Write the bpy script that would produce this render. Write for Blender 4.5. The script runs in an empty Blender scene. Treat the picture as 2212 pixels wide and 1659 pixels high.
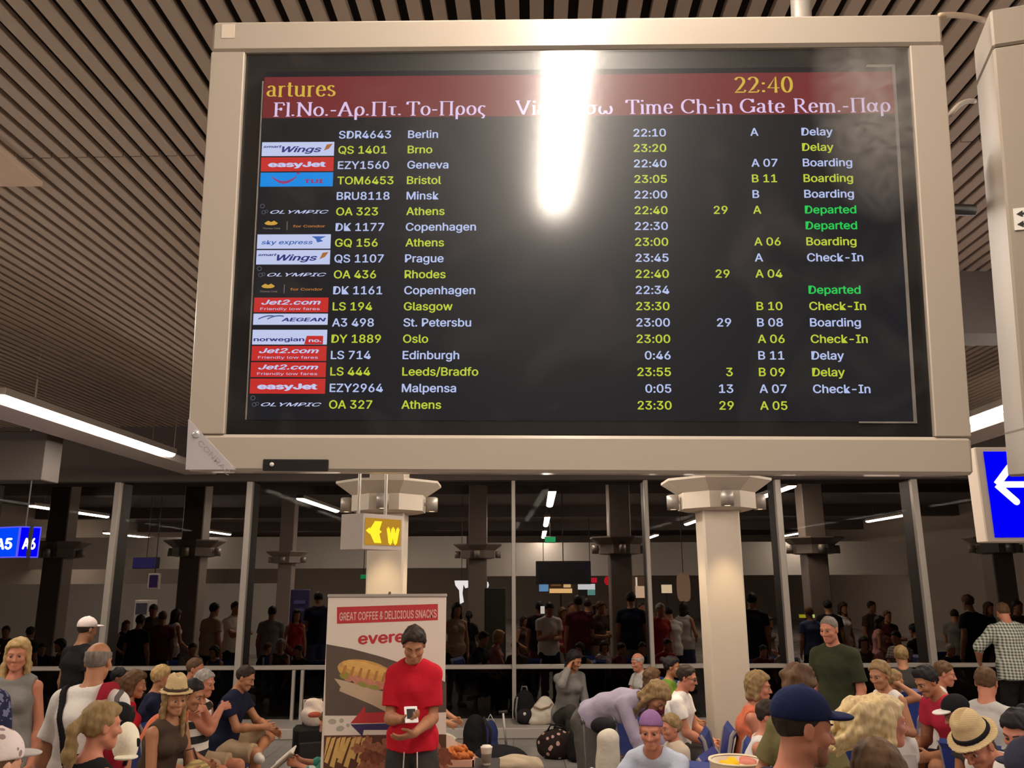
import bpy, math, random
import numpy as np
from mathutils import Matrix, Vector
random.seed(7)
rng = np.random.default_rng(7)
SC = bpy.context.scene
COL = SC.collection

# ------------------------------------------------------------------ camera
F_PX, PITCH, ROLL, CAM_Z = 1780.0, math.atan(421 / 1780.0), -0.004, 2.1
_F = np.array([0, math.cos(PITCH), math.sin(PITCH)])
_R0 = np.array([1.0, 0, 0])
_U0 = np.cross(_R0, _F)
CAM_R = _R0 * math.cos(ROLL) + _U0 * math.sin(ROLL)
CAM_U = _U0 * math.cos(ROLL) - _R0 * math.sin(ROLL)
CAM_O = np.array([0, 0, CAM_Z])
cam_data = bpy.data.cameras.new('camera')
cam_data.sensor_fit = 'HORIZONTAL'
cam_data.sensor_width = 36.0
cam_data.lens = F_PX / 2212.0 * 36.0
cam_data.clip_start = 0.05
cam_data.clip_end = 200
cam = bpy.data.objects.new('camera', cam_data)
COL.objects.link(cam)
cam.matrix_world = Matrix(((CAM_R[0], CAM_U[0], -_F[0], 0), (CAM_R[1], CAM_U[1], -_F[1], 0), (CAM_R[2], CAM_U[2], -_F[2], CAM_Z), (0, 0, 0, 1)))
SC.camera = cam

# ------------------------------------------------------------------ world, exposure (lamps carry their own light)
W = bpy.data.worlds.new('world')
SC.world = W
W.use_nodes = True
W.node_tree.nodes['Background'].inputs[0].default_value = (1.0, 0.82, 0.68, 1)
W.node_tree.nodes['Background'].inputs[1].default_value = 0.012
SC.view_settings.view_transform = 'Standard'
SC.view_settings.look = 'None'
SC.view_settings.exposure = 0.0
SC.view_settings.gamma = 1.0
SC.view_settings.use_curve_mapping = False
SC.cycles.max_bounces = 7
SC.cycles.diffuse_bounces = 4
SC.cycles.glossy_bounces = 3
SC.cycles.transparent_max_bounces = 12
SC.cycles.sample_clamp_indirect = 4.0
SC.cycles.caustics_reflective = False
SC.cycles.caustics_refractive = False
SC.cycles.use_denoising = True
LAMP = 60.0          # emission strength of the hall's strip lamps
WARM = (1.0, 0.87, 0.735)


def ray(px, py):
    return _F + CAM_R * ((px - 1106) / F_PX) + CAM_U * ((829 - py) / F_PX)


def at(px, py, Y):
    d = ray(px, py)
    return CAM_O + d * (Y / d[1])


def on_z(px, py, Z):
    d = ray(px, py)
    return CAM_O + d * ((Z - CAM_Z) / d[2])


# ------------------------------------------------------------------ materials
MATS = {}


def _new(name):
    m = bpy.data.materials.new(name)
    m.use_nodes = True
    nt = m.node_tree
    return m, nt, nt.nodes['Principled BSDF']


def mat(name, color, rough=0.6, metal=0.0, noise=0.06, scale=9.0, bump=0.0, bscale=120.0, spec=0.5, coat=0.0):
    """plain procedural surface: slight colour variation plus optional bump"""
    if name in MATS:
        return MATS[name]
    m, nt, b = _new(name)
    b.inputs['Roughness'].default_value = rough
    b.inputs['Metallic'].default_value = metal
    b.inputs['Specular IOR Level'].default_value = spec
    b.inputs['Coat Weight'].default_value = coat
    b.inputs['Coat Roughness'].default_value = 0.12
    tc = nt.nodes.new('ShaderNodeTexCoord')
    nz = nt.nodes.new('ShaderNodeTexNoise')
    nz.inputs['Scale'].default_value = scale
    nz.inputs['Detail'].default_value = 3
    nt.links.new(tc.outputs['Object'], nz.inputs['Vector'])
    mx = nt.nodes.new('ShaderNodeMix')
    mx.data_type = 'RGBA'
    c = np.array(color[:3])
    mx.inputs[6].default_value = (*np.clip(c * (1 - noise), 0, 1), 1)
    mx.inputs[7].default_value = (*np.clip(c * (1 + noise), 0, 1), 1)
    nt.links.new(nz.outputs['Fac'], mx.inputs[0])
    nt.links.new(mx.outputs[2], b.inputs['Base Color'])
    if bump:
        n2 = nt.nodes.new('ShaderNodeTexNoise')
        n2.inputs['Scale'].default_value = bscale
        nt.links.new(tc.outputs['Object'], n2.inputs['Vector'])
        bp = nt.nodes.new('ShaderNodeBump')
        bp.inputs['Strength'].default_value = bump
        bp.inputs['Distance'].default_value = 0.01
        nt.links.new(n2.outputs['Fac'], bp.inputs['Height'])
        nt.links.new(bp.outputs['Normal'], b.inputs['Normal'])
    MATS[name] = m
    return m


def glow(name, color, strength):
    if name in MATS:
        return MATS[name]
    m = bpy.data.materials.new(name)
    m.use_nodes = True
    nt = m.node_tree
    nt.nodes.clear()
    o = nt.nodes.new('ShaderNodeOutputMaterial')
    e = nt.nodes.new('ShaderNodeEmission')
    e.inputs[0].default_value = (*color, 1)
    e.inputs[1].default_value = strength
    nt.links.new(e.outputs[0], o.inputs[0])
    MATS[name] = m
    return m


def glass(name, tint, refl=0.06, rough=0.02):
    if name in MATS:
        return MATS[name]
    m = bpy.data.materials.new(name)
    m.use_nodes = True
    nt = m.node_tree
    nt.nodes.clear()
    o = nt.nodes.new('ShaderNodeOutputMaterial')
    t = nt.nodes.new('ShaderNodeBsdfTransparent')
    t.inputs[0].default_value = (*tint, 1)
    g = nt.nodes.new('ShaderNodeBsdfGlossy')
    g.inputs['Roughness'].default_value = rough
    mx = nt.nodes.new('ShaderNodeMixShader')
    mx.inputs[0].default_value = refl
    nt.links.new(t.outputs[0], mx.inputs[1])
    nt.links.new(g.outputs[0], mx.inputs[2])
    nt.links.new(mx.outputs[0], o.inputs[0])
    MATS[name] = m
    return m


def fabric(name, color, pattern=None, color2=(0.9, 0.9, 0.9), scale=40.0, rough=0.9):
    """cloth with weave bump; pattern: stripes / checks / spots / print"""
    if name in MATS:
        return MATS[name]
    m, nt, b = _new(name)
    L = nt.links.new
    b.inputs['Roughness'].default_value = rough
    b.inputs['Specular IOR Level'].default_value = 0.15
    tc = nt.nodes.new('ShaderNodeTexCoord')
    nz = nt.nodes.new('ShaderNodeTexNoise')
    nz.inputs['Scale'].default_value = 14
    L(tc.outputs['Object'], nz.inputs['Vector'])
    mx = nt.nodes.new('ShaderNodeMix')
    mx.data_type = 'RGBA'
    c = np.array(color)
    mx.inputs[6].default_value = (*np.clip(c * 0.9, 0, 1), 1)
    mx.inputs[7].default_value = (*np.clip(c * 1.1, 0, 1), 1)
    L(nz.outputs['Fac'], mx.inputs[0])
    out = mx.outputs[2]
    if pattern:
        m2 = nt.nodes.new('ShaderNodeMix')
        m2.data_type = 'RGBA'
        m2.inputs[7].default_value = (*color2, 1)
        L(out, m2.inputs[6])
        if pattern == 'stripes':
            w = nt.nodes.new('ShaderNodeTexWave')
            w.bands_direction = 'Z'
            w.inputs['Scale'].default_value = scale
            L(tc.outputs['Object'], w.inputs['Vector'])
            r = nt.nodes.new('ShaderNodeMath')
            r.operation = 'GREATER_THAN'
            r.inputs[1].default_value = 0.5
            L(w.outputs['Fac'], r.inputs[0])
            L(r.outputs[0], m2.inputs[0])
        elif pattern == 'checks':
            ws = []
            for ax in 'XZ':
                w = nt.nodes.new('ShaderNodeTexWave')
                w.bands_direction = ax
                w.inputs['Scale'].default_value = scale
                L(tc.outputs['Object'], w.inputs['Vector'])
                ws.append(w)
            r = nt.nodes.new('ShaderNodeMath')
            r.operation = 'ADD'
            L(ws[0].outputs['Fac'], r.inputs[0])
            L(ws[1].outputs['Fac'], r.inputs[1])
            r2 = nt.nodes.new('ShaderNodeMath')
            r2.operation = 'MULTIPLY'
            r2.inputs[1].default_value = 0.5
            L(r.outputs[0], r2.inputs[0])
            L(r2.outputs[0], m2.inputs[0])
        else:
            v = nt.nodes.new('ShaderNodeTexVoronoi' if pattern == 'spots' else 'ShaderNodeTexNoise')
            v.inputs['Scale'].default_value = scale
            L(tc.outputs['Object'], v.inputs['Vector'])
            r = nt.nodes.new('ShaderNodeMath')
            r.operation = 'LESS_THAN' if pattern == 'spots' else 'GREATER_THAN'
            r.inputs[1].default_value = 0.3 if pattern == 'spots' else 0.56
            L(v.outputs['Distance' if pattern == 'spots' else 'Fac'], r.inputs[0])
            L(r.outputs[0], m2.inputs[0])
        out = m2.outputs[2]
    L(out, b.inputs['Base Color'])
    n2 = nt.nodes.new('ShaderNodeTexNoise')
    n2.inputs['Scale'].default_value = 22
    n2.inputs['Detail'].default_value = 4
    L(tc.outputs['Object'], n2.inputs['Vector'])
    bp = nt.nodes.new('ShaderNodeBump')
    bp.inputs['Strength'].default_value = 0.35
    bp.inputs['Distance'].default_value = 0.02
    L(n2.outputs['Fac'], bp.inputs['Height'])
    L(bp.outputs['Normal'], b.inputs['Normal'])
    MATS[name] = m
    return m


def hairmat(name, color, color2=None):
    if name in MATS:
        return MATS[name]
    m, nt, b = _new(name)
    L = nt.links.new
    b.inputs['Roughness'].default_value = 0.62
    b.inputs['Specular IOR Level'].default_value = 0.2
    tc = nt.nodes.new('ShaderNodeTexCoord')
    mp = nt.nodes.new('ShaderNodeMapping')
    mp.inputs['Scale'].default_value = (60, 60, 10)
    L(tc.outputs['Object'], mp.inputs['Vector'])
    nz = nt.nodes.new('ShaderNodeTexNoise')
    nz.inputs['Scale'].default_value = 1.0
    nz.inputs['Detail'].default_value = 3
    L(mp.outputs['Vector'], nz.inputs['Vector'])
    mx = nt.nodes.new('ShaderNodeMix')
    mx.data_type = 'RGBA'
    c = np.array(color)
    mx.inputs[6].default_value = (*(c * 0.4), 1)
    mx.inputs[7].default_value = (*np.clip(np.array(color2) if color2 else c * 1.35, 0, 1), 1)
    L(nz.outputs['Fac'], mx.inputs[0])
    L(mx.outputs[2], b.inputs['Base Color'])
    bp = nt.nodes.new('ShaderNodeBump')
    bp.inputs['Strength'].default_value = 0.6
    bp.inputs['Distance'].default_value = 0.006
    L(nz.outputs['Fac'], bp.inputs['Height'])
    L(bp.outputs['Normal'], b.inputs['Normal'])
    MATS[name] = m
    return m


# ------------------------------------------------------------------ mesh building
def mesh_obj(name, V, Fs, material, parent=None, smooth=False, loc=None):
    me = bpy.data.meshes.new(name)
    me.from_pydata([tuple(v) for v in V], [], [tuple(f) for f in Fs])
    if smooth:
        me.polygons.foreach_set('use_smooth', [True] * len(me.polygons))
    ms = material if isinstance(material, (list, tuple)) else [material]
    for m_ in ms:
        me.materials.append(m_)
    me.update()
    o = bpy.data.objects.new(name, me)
    COL.objects.link(o)
    if parent is not None:
        o.parent = parent
    if loc is not None:
        o.location = loc
    return o


def empty(name, label, cat, loc=(0, 0, 0), rz=0.0, group=None):
    o = bpy.data.objects.new(name, None)
    o.empty_display_size = 0.1
    COL.objects.link(o)
    o.location = loc
    o.rotation_euler = (0, 0, rz)
    return tag(o, label, cat, group)


def tag(o, label=None, cat=None, group=None, kind=None):
    if label:
        o['label'] = label
    if cat:
        o['category'] = cat
    if group:
        o['group'] = group
    if kind:
        o['kind'] = kind
    return o


class MB:
    """collects shapes into ONE mesh"""

    def __init__(self):
        self.V, self.F, self.M = [], [], []
        self.mi = 0

    def add(self, V, Fs):
        n = len(self.V)
        self.V += [tuple(v) for v in V]
        self.F += [tuple(i + n for i in f) for f in Fs]
        self.M += [self.mi] * len(Fs)
        return self

    def box(self, lo, hi, bev=0.0, frame=None):
        lo, hi = np.array(lo, float), np.array(hi, float)
        if bev <= 0:
            V = [(x, y, z) for x in (lo[0], hi[0]) for y in (lo[1], hi[1]) for z in (lo[2], hi[2])]
            Fs = [(0, 1, 3, 2), (4, 6, 7, 5), (0, 4, 5, 1), (2, 3, 7, 6), (0, 2, 6, 4), (1, 5, 7, 3)]
        else:
            V, ids = [], {}
            for a in range(8):
                s = [(a >> 2) & 1, (a >> 1) & 1, a & 1]
                for ax in range(3):
                    p = [hi[i] - bev if s[i] else lo[i] + bev for i in range(3)]
                    p[ax] = hi[ax] if s[ax] else lo[ax]
                    ids[(a, ax)] = len(V)
                    V.append(p)
            Fs = []
            for ax in range(3):
                o1, o2 = [i for i in range(3) if i != ax]
                for sd in (0, 1):
                    q = []
                    for (u, v) in ((0, 0), (1, 0), (1, 1), (0, 1)):
                        s = [0, 0, 0]
                        s[ax], s[o1], s[o2] = sd, u, v
                        q.append(ids[(s[0] * 4 + s[1] * 2 + s[2], ax)])
                    Fs.append(q)
                for (u, v) in ((0, 0), (0, 1), (1, 0), (1, 1)):
                    s = [0, 0, 0]
                    s[o1], s[o2] = u, v
                    a = s[0] * 4 + s[1] * 2 + s[2]
                    s[ax] = 1
                    b_ = s[0] * 4 + s[1] * 2 + s[2]
                    Fs.append([ids[(a, o1)], ids[(a, o2)], ids[(b_, o2)], ids[(b_, o1)]])
            for a in range(8):
                Fs.append([ids[(a, 0)], ids[(a, 1)], ids[(a, 2)]])
        if frame is not None:
            V = [frame(np.array(v)) for v in V]
        return self.add(V, Fs)

    def tube(self, pts, r, n=10, cap=True):
        pts = [np.array(p, float) for p in pts]
        rs = r if isinstance(r, (list, tuple)) else [r] * len(pts)
        V, Fs = [], []
        up = np.array([0.13, 0.27, 0.95])
        for i, p in enumerate(pts):
            d = pts[min(i + 1, len(pts) - 1)] - pts[max(i - 1, 0)]
            d = d / (np.linalg.norm(d) + 1e-9)
            if abs(d @ up) > 0.95:
                up = np.array([0.9, 0.3, 0.1])
            a = np.cross(d, up)
            a /= np.linalg.norm(a)
            b = np.cross(d, a)
            for k in range(n):
                t = 2 * math.pi * k / n
                V.append(p + (a * math.cos(t) + b * math.sin(t)) * rs[i])
        for i in range(len(pts) - 1):
            for k in range(n):
                k2 = (k + 1) % n
                Fs.append((i * n + k, i * n + k2, (i + 1) * n + k2, (i + 1) * n + k))
        if cap:
            Fs.append(tuple(range(n))[::-1])
            Fs.append(tuple((len(pts) - 1) * n + k for k in range(n)))
        return self.add(V, Fs)

    def lathe(self, prof, center=(0, 0, 0), n=28, cap=True):
        V, Fs = [], []
        for (r, z) in prof:
            for k in range(n):
                t = 2 * math.pi * k / n
                V.append((center[0] + r * math.cos(t), center[1] + r * math.sin(t), center[2] + z))
        for i in range(len(prof) - 1):
            for k in range(n):
                k2 = (k + 1) % n
                Fs.append((i * n + k, i * n + k2, (i + 1) * n + k2, (i + 1) * n + k))
        if cap:
            Fs.append(tuple(range(n))[::-1])
            Fs.append(tuple((len(prof) - 1) * n + k for k in range(n)))
        return self.add(V, Fs)

    def prism(self, poly, ext):
        """planar polygon (3-D points) pushed by vector ext"""
        n = len(poly)
        V = [np.array(p, float) for p in poly]
        e = np.array(ext, float)
        V = V + [p + e for p in V]
        Fs = [tuple(range(n))[::-1], tuple(range(n, 2 * n))]
        for k in range(n):
            k2 = (k + 1) % n
            Fs.append((k, k2, n + k2, n + k))
        return self.add(V, Fs)

    def build(self, name, material, parent=None, smooth=False, loc=None):
        o = mesh_obj(name, self.V, self.F, material, parent, smooth, loc)
        if isinstance(material, (list, tuple)):
            o.data.polygons.foreach_set('material_index', self.M)
        return o


def boxobj(name, lo, hi, material, parent=None, bev=0.0, loc=None):
    return MB().box(lo, hi, bev).build(name, material, parent, loc=loc)


# ------------------------------------------------------------------ text (built-in sans outline font -> mesh arrays)
_TXT = {}
try:        # Blender's own interface font
    FONT = bpy.data.fonts.load(bpy.utils.system_resource('DATAFILES', path='fonts') + '/Inter.woff2')
except Exception:
    FONT = None



def text_mesh(s, bold=0.0, shear=0.0):
    key = (s, bold, shear)
    if key in _TXT:
        return _TXT[key]
    cu = bpy.data.curves.new('t', 'FONT')
    cu.body = s
    if FONT:
        cu.font = FONT
    cu.size = 1.0
    cu.offset = bold
    cu.shear = shear
    cu.resolution_u = 3
    ob = bpy.data.objects.new('t', cu)
    COL.objects.link(ob)
    dg = bpy.context.evaluated_depsgraph_get()
    dg.update()
    me = bpy.data.meshes.new_from_object(ob.evaluated_get(dg))
    V = np.array([v.co[:] for v in me.vertices]).reshape(-1, 3)[:, :2]
    Fs = [tuple(p.vertices) for p in me.polygons]
    bpy.data.objects.remove(ob)
    bpy.data.curves.remove(cu)
    bpy.data.meshes.remove(me)
    _TXT[key] = (V, Fs)
    return _TXT[key]


CAP = 0.727


def put_text(mb, s, O, X, Y, cap, width=None, bold=0.0, shear=0.0, align='l', lift=None, stretch=1.0):
    """lay text in the plane O + X*u + Y*v; cap = capital height; width squeezes it to that width"""
    V, Fs = text_mesh(s, 0.0, shear)
    if not len(V):
        return
    if bold:        # heavier face: overlapping copies nudged sideways
        b2 = bold * 1.3
        n0 = len(V)
        V = np.vstack([V + np.array(q) for q in ((-b2, 0), (b2, 0), (0, b2 * .7), (0, -b2 * .7))])
        Fs = [tuple(i + n0 * k for i in f) for k in range(4) for f in Fs]
    k = cap / CAP
    x0, x1 = V[:, 0].min(), V[:, 0].max()
    kx = k * stretch if width is None else width / (x1 - x0)
    off = {'l': x0, 'c': (x0 + x1) / 2, 'r': x1}[align]
    nz_ = np.cross(X, Y) * .00012
    P = O + np.outer(np.arange(len(V)) // (len(V) // 4 if bold else len(V)), nz_) + np.outer((V[:, 0] - off) * kx, X) + np.outer(V[:, 1] * k, Y)
    if lift is not None:
        P = P + lift
    mb.add(P, Fs)


# serif alphabet drawn with a broad-nib pen: each glyph = (advance, strokes, serif bars)
def _arc(cx, cy, rx, ry, a0, a1, n=14):
    return [(cx + rx * math.cos(math.radians(a0 + (a1 - a0) * i / n)), cy + ry * math.sin(math.radians(a0 + (a1 - a0) * i / n))) for i in range(n + 1)]


XH = 0.68
SERIF = {
    'a': (.62, [_arc(.26, .5, .17, .17, 160, 0, 8) + [(.43, .1), (.5, .03), (.56, .06)], _arc(.27, .2, .19, .17, 70, 340)], []),
    'r': (.5, [[(.16, 0), (.16, .66)], _arc(.34, .46, .18, .19, 170, 60, 8)], [(.04, .28, 0), (.04, .16, .65)]),
    't': (.42, [[(.18, .88), (.18, .12)] + _arc(.28, .12, .1, .1, 180, 320, 8)], [(.04, .36, .65)]),
    'u': (.72, [[(.15, .66), (.15, .2)] + _arc(.31, .2, .16, .18, 180, 330, 9), [(.54, .66), (.54, .0)]], [(.03, .15, .65), (.42, .54, .65), (.54, .66, 0)]),
    'e': (.64, [[(.1, .37), (.52, .37)] + _arc(.32, .37, .21, .3, 0, 200, 14) + _arc(.33, .32, .23, .31, 185, 325, 10)], []),
    's': (.52, [_arc(.25, .52, .15, .14, 20, 230, 9) + _arc(.26, .18, .17, .16, 60, -160, 10)], []),
    'F': (.74, [[(.2, 0), (.2, 1)], [(.2, .97), (.62, .97), (.66, .78)], [(.2, .52), (.48, .52)], [(.48, .62), (.48, .42)]], [(.06, .36, 0), (.06, .2, .98)]),
    'l': (.34, [[(.17, 0), (.17, 1)]], [(.04, .3, 0), (.04, .17, .98)]),
    '.': (.3, [[(.12, .02), (.12, .12)]], []),
    'N': (.98, [[(.18, .98), (.82, .03)], [(.18, 0), (.18, .98)], [(.82, 1), (.82, .03)]], [(.04, .34, 0), (.02, .22, .98), (.68, .96, .98)]),
    'o': (.7, [_arc(.35, .335, .24, .32, 0, 360, 24)], []),
    '-': (.46, [[(.06, .36), (.38, .36)], [(.06, .4), (.38, .4)]], []),
    'A': (.94, [[(.1, 0), (.45, .98)], [(.45, 1), (.8, 0)], [(.22, .35), (.66, .35)]], [(.0, .24, 0), (.64, .94, 0)]),
    'ρ': (.7, [[(.14, -.3), (.14, .34)] + _arc(.36, .34, .22, .31, 180, -180, 24)], []),
    'Π': (1.0, [[(.2, 0), (.2, 1)], [(.8, 0), (.8, 1)]], [(.06, .36, 0), (.66, .94, 0), (.06, .94, .97)]),
    'τ': (.58, [[(.27, .62), (.27, .14)] + _arc(.37, .14, .1, .1, 180, 320, 8)], [(.04, .52, .63)]),
    'T': (.86, [[(.43, 0), (.43, 1)], [(.06, .78), (.09, .97)], [(.8, .78), (.77, .97)]], [(.28, .6, 0), (.07, .79, .97)]),
    'ς': (.58, [_arc(.34, .36, .22, .29, 45, 230, 12) + [(.34, .06), (.44, -.06), (.4, -.2), (.28, -.22)]], []),
    'V': (.92, [[(.1, 1), (.46, .03)], [(.46, .0), (.8, 1)]], [(.0, .26, .98), (.66, .92, .98)]),
    'i': (.34, [[(.17, 0), (.17, .66)], [(.17, .86), (.17, .97)]], [(.04, .3, 0), (.04, .17, .65)]),
    'M': (1.16, [[(.2, 0), (.2, .98)], [(.2, 1), (.56, .05)], [(.56, .03), (.92, 1)], [(.92, 0), (.92, 1)]], [(.04, .34, 0), (.78, 1.1, 0), (.04, .22, .98), (.92, 1.1, .98)]),
    'έ': (.56, [_arc(.3, .5, .16, .15, 40, 270, 10), _arc(.3, .18, .2, .17, 90, 320, 12), [(.3, .78), (.4, 1)]], []),
    'σ': (.74, [_arc(.33, .33, .22, .31, 80, 440, 24), [(.36, .63), (.7, .63)]], []),
    'ω': (.9, [_arc(.26, .3, .17, .29, 120, 350, 14), _arc(.62, .3, .17, .29, 190, 420, 14)], []),
    'm': (1.08, [[(.16, 0), (.16, .66)], _arc(.34, .44, .18, .2, 180, 0, 8) + [(.52, 0)], _arc(.7, .44, .18, .2, 180, 0, 8) + [(.88, 0)]], [(.04, .28, 0), (.4, .64, 0), (.76, 1.0, 0), (.04, .16, .65)]),
    'C': (.9, [_arc(.48, .5, .38, .48, 40, 320, 26), [(.78, .98), (.78, .7)]], []),
    'h': (.74, [[(.16, 0), (.16, 1)], _arc(.36, .44, .2, .2, 180, 0, 9) + [(.56, 0)]], [(.04, .28, 0), (.44, .68, 0), (.04, .16, .98)]),
    'n': (.74, [[(.16, 0), (.16, .66)], _arc(.36, .44, .2, .2, 180, 0, 9) + [(.56, 0)]], [(.04, .28, 0), (.44, .68, 0), (.04, .16, .65)]),
    'G': (.98, [_arc(.48, .5, .38, .48, 40, 335, 26), [(.82, .42), (.82, .06)], [(.78, .98), (.78, .74)]], [(.64, .94, .42)]),
    'R': (.9, [[(.2, 0), (.2, 1)], [(.2, .97), (.42, .97)] + _arc(.42, .74, .22, .23, 90, -90, 10) + [(.2, .51)], [(.42, .5), (.78, .03)]], [(.06, .36, 0), (.06, .2, .98), (.72, .92, 0)]),
    'α': (.76, [_arc(.3, .33, .21, .31, 25, 335, 20), [(.62, .66), (.52, .36), (.56, .1), (.68, .03)]], []),
    ':': (.36, [[(.17, .04), (.17, .16)], [(.17, .52), (.17, .64)]], []),
    '2': (.68, [_arc(.32, .72, .22, .25, 160, -30, 10) + [(.3, .26), (.08, .05), (.56, .05), (.6, .18)]], []),
    '4': (.68, [[(.44, 0), (.44, .98), (.06, .3), (.62, .3)]], []),
    '0': (.68, [_arc(.33, .5, .23, .47, 0, 360, 24)], []),
    ' ': (.34, [], []),
}


def serif_text(mb, s, O, X, Y, cap, width, thick=0.15, thin=0.05):
    adv = sum(SERIF[c][0] for c in s)
    kx, ky = width / adv, cap
    x = 0.0
    for c in s:
        a, strokes, serifs = SERIF[c]
        lines = [np.array(st, float) for st in strokes]
        lines += [np.array([(p, q), (r, q)], float) for (p, r, q) in serifs]
        for L_ in lines:
            n = len(L_)
            w = np.zeros(n)
            nr = np.zeros((n, 2))
            for i in range(n):
                d = L_[min(i + 1, n - 1)] - L_[max(i - 1, 0)]
                d = d / (np.linalg.norm(d) + 1e-9)
                w[i] = thin + (thick - thin) * abs(d[1]) ** 1.3
                nr[i] = (-d[1], d[0])
            A, B = L_ + nr * w[:, None] / 2, L_ - nr * w[:, None] / 2
            P = np.vstack([A, B])
            P3 = O + np.outer((P[:, 0] + x) * kx, X) + np.outer(P[:, 1] * ky, Y)
            mb.add(P3, [(i + 1, i, n + i, n + i + 1) for i in range(n - 1)])
        x += a


# ------------------------------------------------------------------ implicit surfaces for people and cloth
def nrm(v):
    v = np.asarray(v, float)
    return v / (np.linalg.norm(v) + 1e-12)


def cone(a, b, ra, rb, k=0.012, op='u', clip=()):
    a, b = np.asarray(a, float), np.asarray(b, float)
    ab = b - a
    L2 = ab @ ab + 1e-12

    def f(P):
        t = np.clip(((P - a) @ ab) / L2, 0, 1)
        d = np.linalg.norm(P - a - t[..., None] * ab, axis=-1) - (ra + t * (rb - ra))
        for (o, n) in clip:
            d = np.maximum(d, (P - o) @ n)
        return d
    r = max(ra, rb)
    return (np.minimum(a, b) - r, np.maximum(a, b) + r, f, k, op)


def ell(c, M, r, k=0.012, op='u', clip=()):
    """ellipsoid; rows of M are its axes"""
    c, M, r = np.asarray(c, float), np.asarray(M, float), np.asarray(r, float)

    def f(P):
        q = (P - c) @ M.T
        k0 = np.linalg.norm(q / r, axis=-1)
        k1 = np.linalg.norm(q / (r * r), axis=-1) + 1e-9
        d = k0 * (k0 - 1) / k1
        for (o, n) in clip:
            d = np.maximum(d, (P - o) @ n)
        return d
    e = np.sqrt(((M * r[:, None]) ** 2).sum(0))
    return (c - e, c + e, f, k, op)


def ovals(c0, M0, a0, b0, c1, a1, b1, k=0.03, clip=()):
    """tapering limb with an oval section: M0 rows = (side, forward, along)"""
    c0, c1 = np.asarray(c0, float), np.asarray(c1, float)
    ax = c1 - c0
    L = np.linalg.norm(ax)
    u = ax / L
    x = nrm(M0[0] - u * (M0[0] @ u))
    fw = np.cross(u, x)

    def f(P):
        q = P - c0
        h = q @ u
        t = np.clip(h / L, 0, 1)
        A = a0 + t * (a1 - a0)
        B = b0 + t * (b1 - b0)
        e = (h - t * L)
        m = np.minimum(A, B)
        k0 = np.sqrt(((q @ x) / A) ** 2 + ((q @ fw) / B) ** 2 + (e / m) ** 2)
        d = (k0 - 1) * m
        for (o, n) in clip:
            d = np.maximum(d, (P - o) @ n)
        return d
    r = max(a0, b0, a1, b1)
    return (np.minimum(c0, c1) - r, np.maximum(c0, c1) + r, f, k, 'u')


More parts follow.
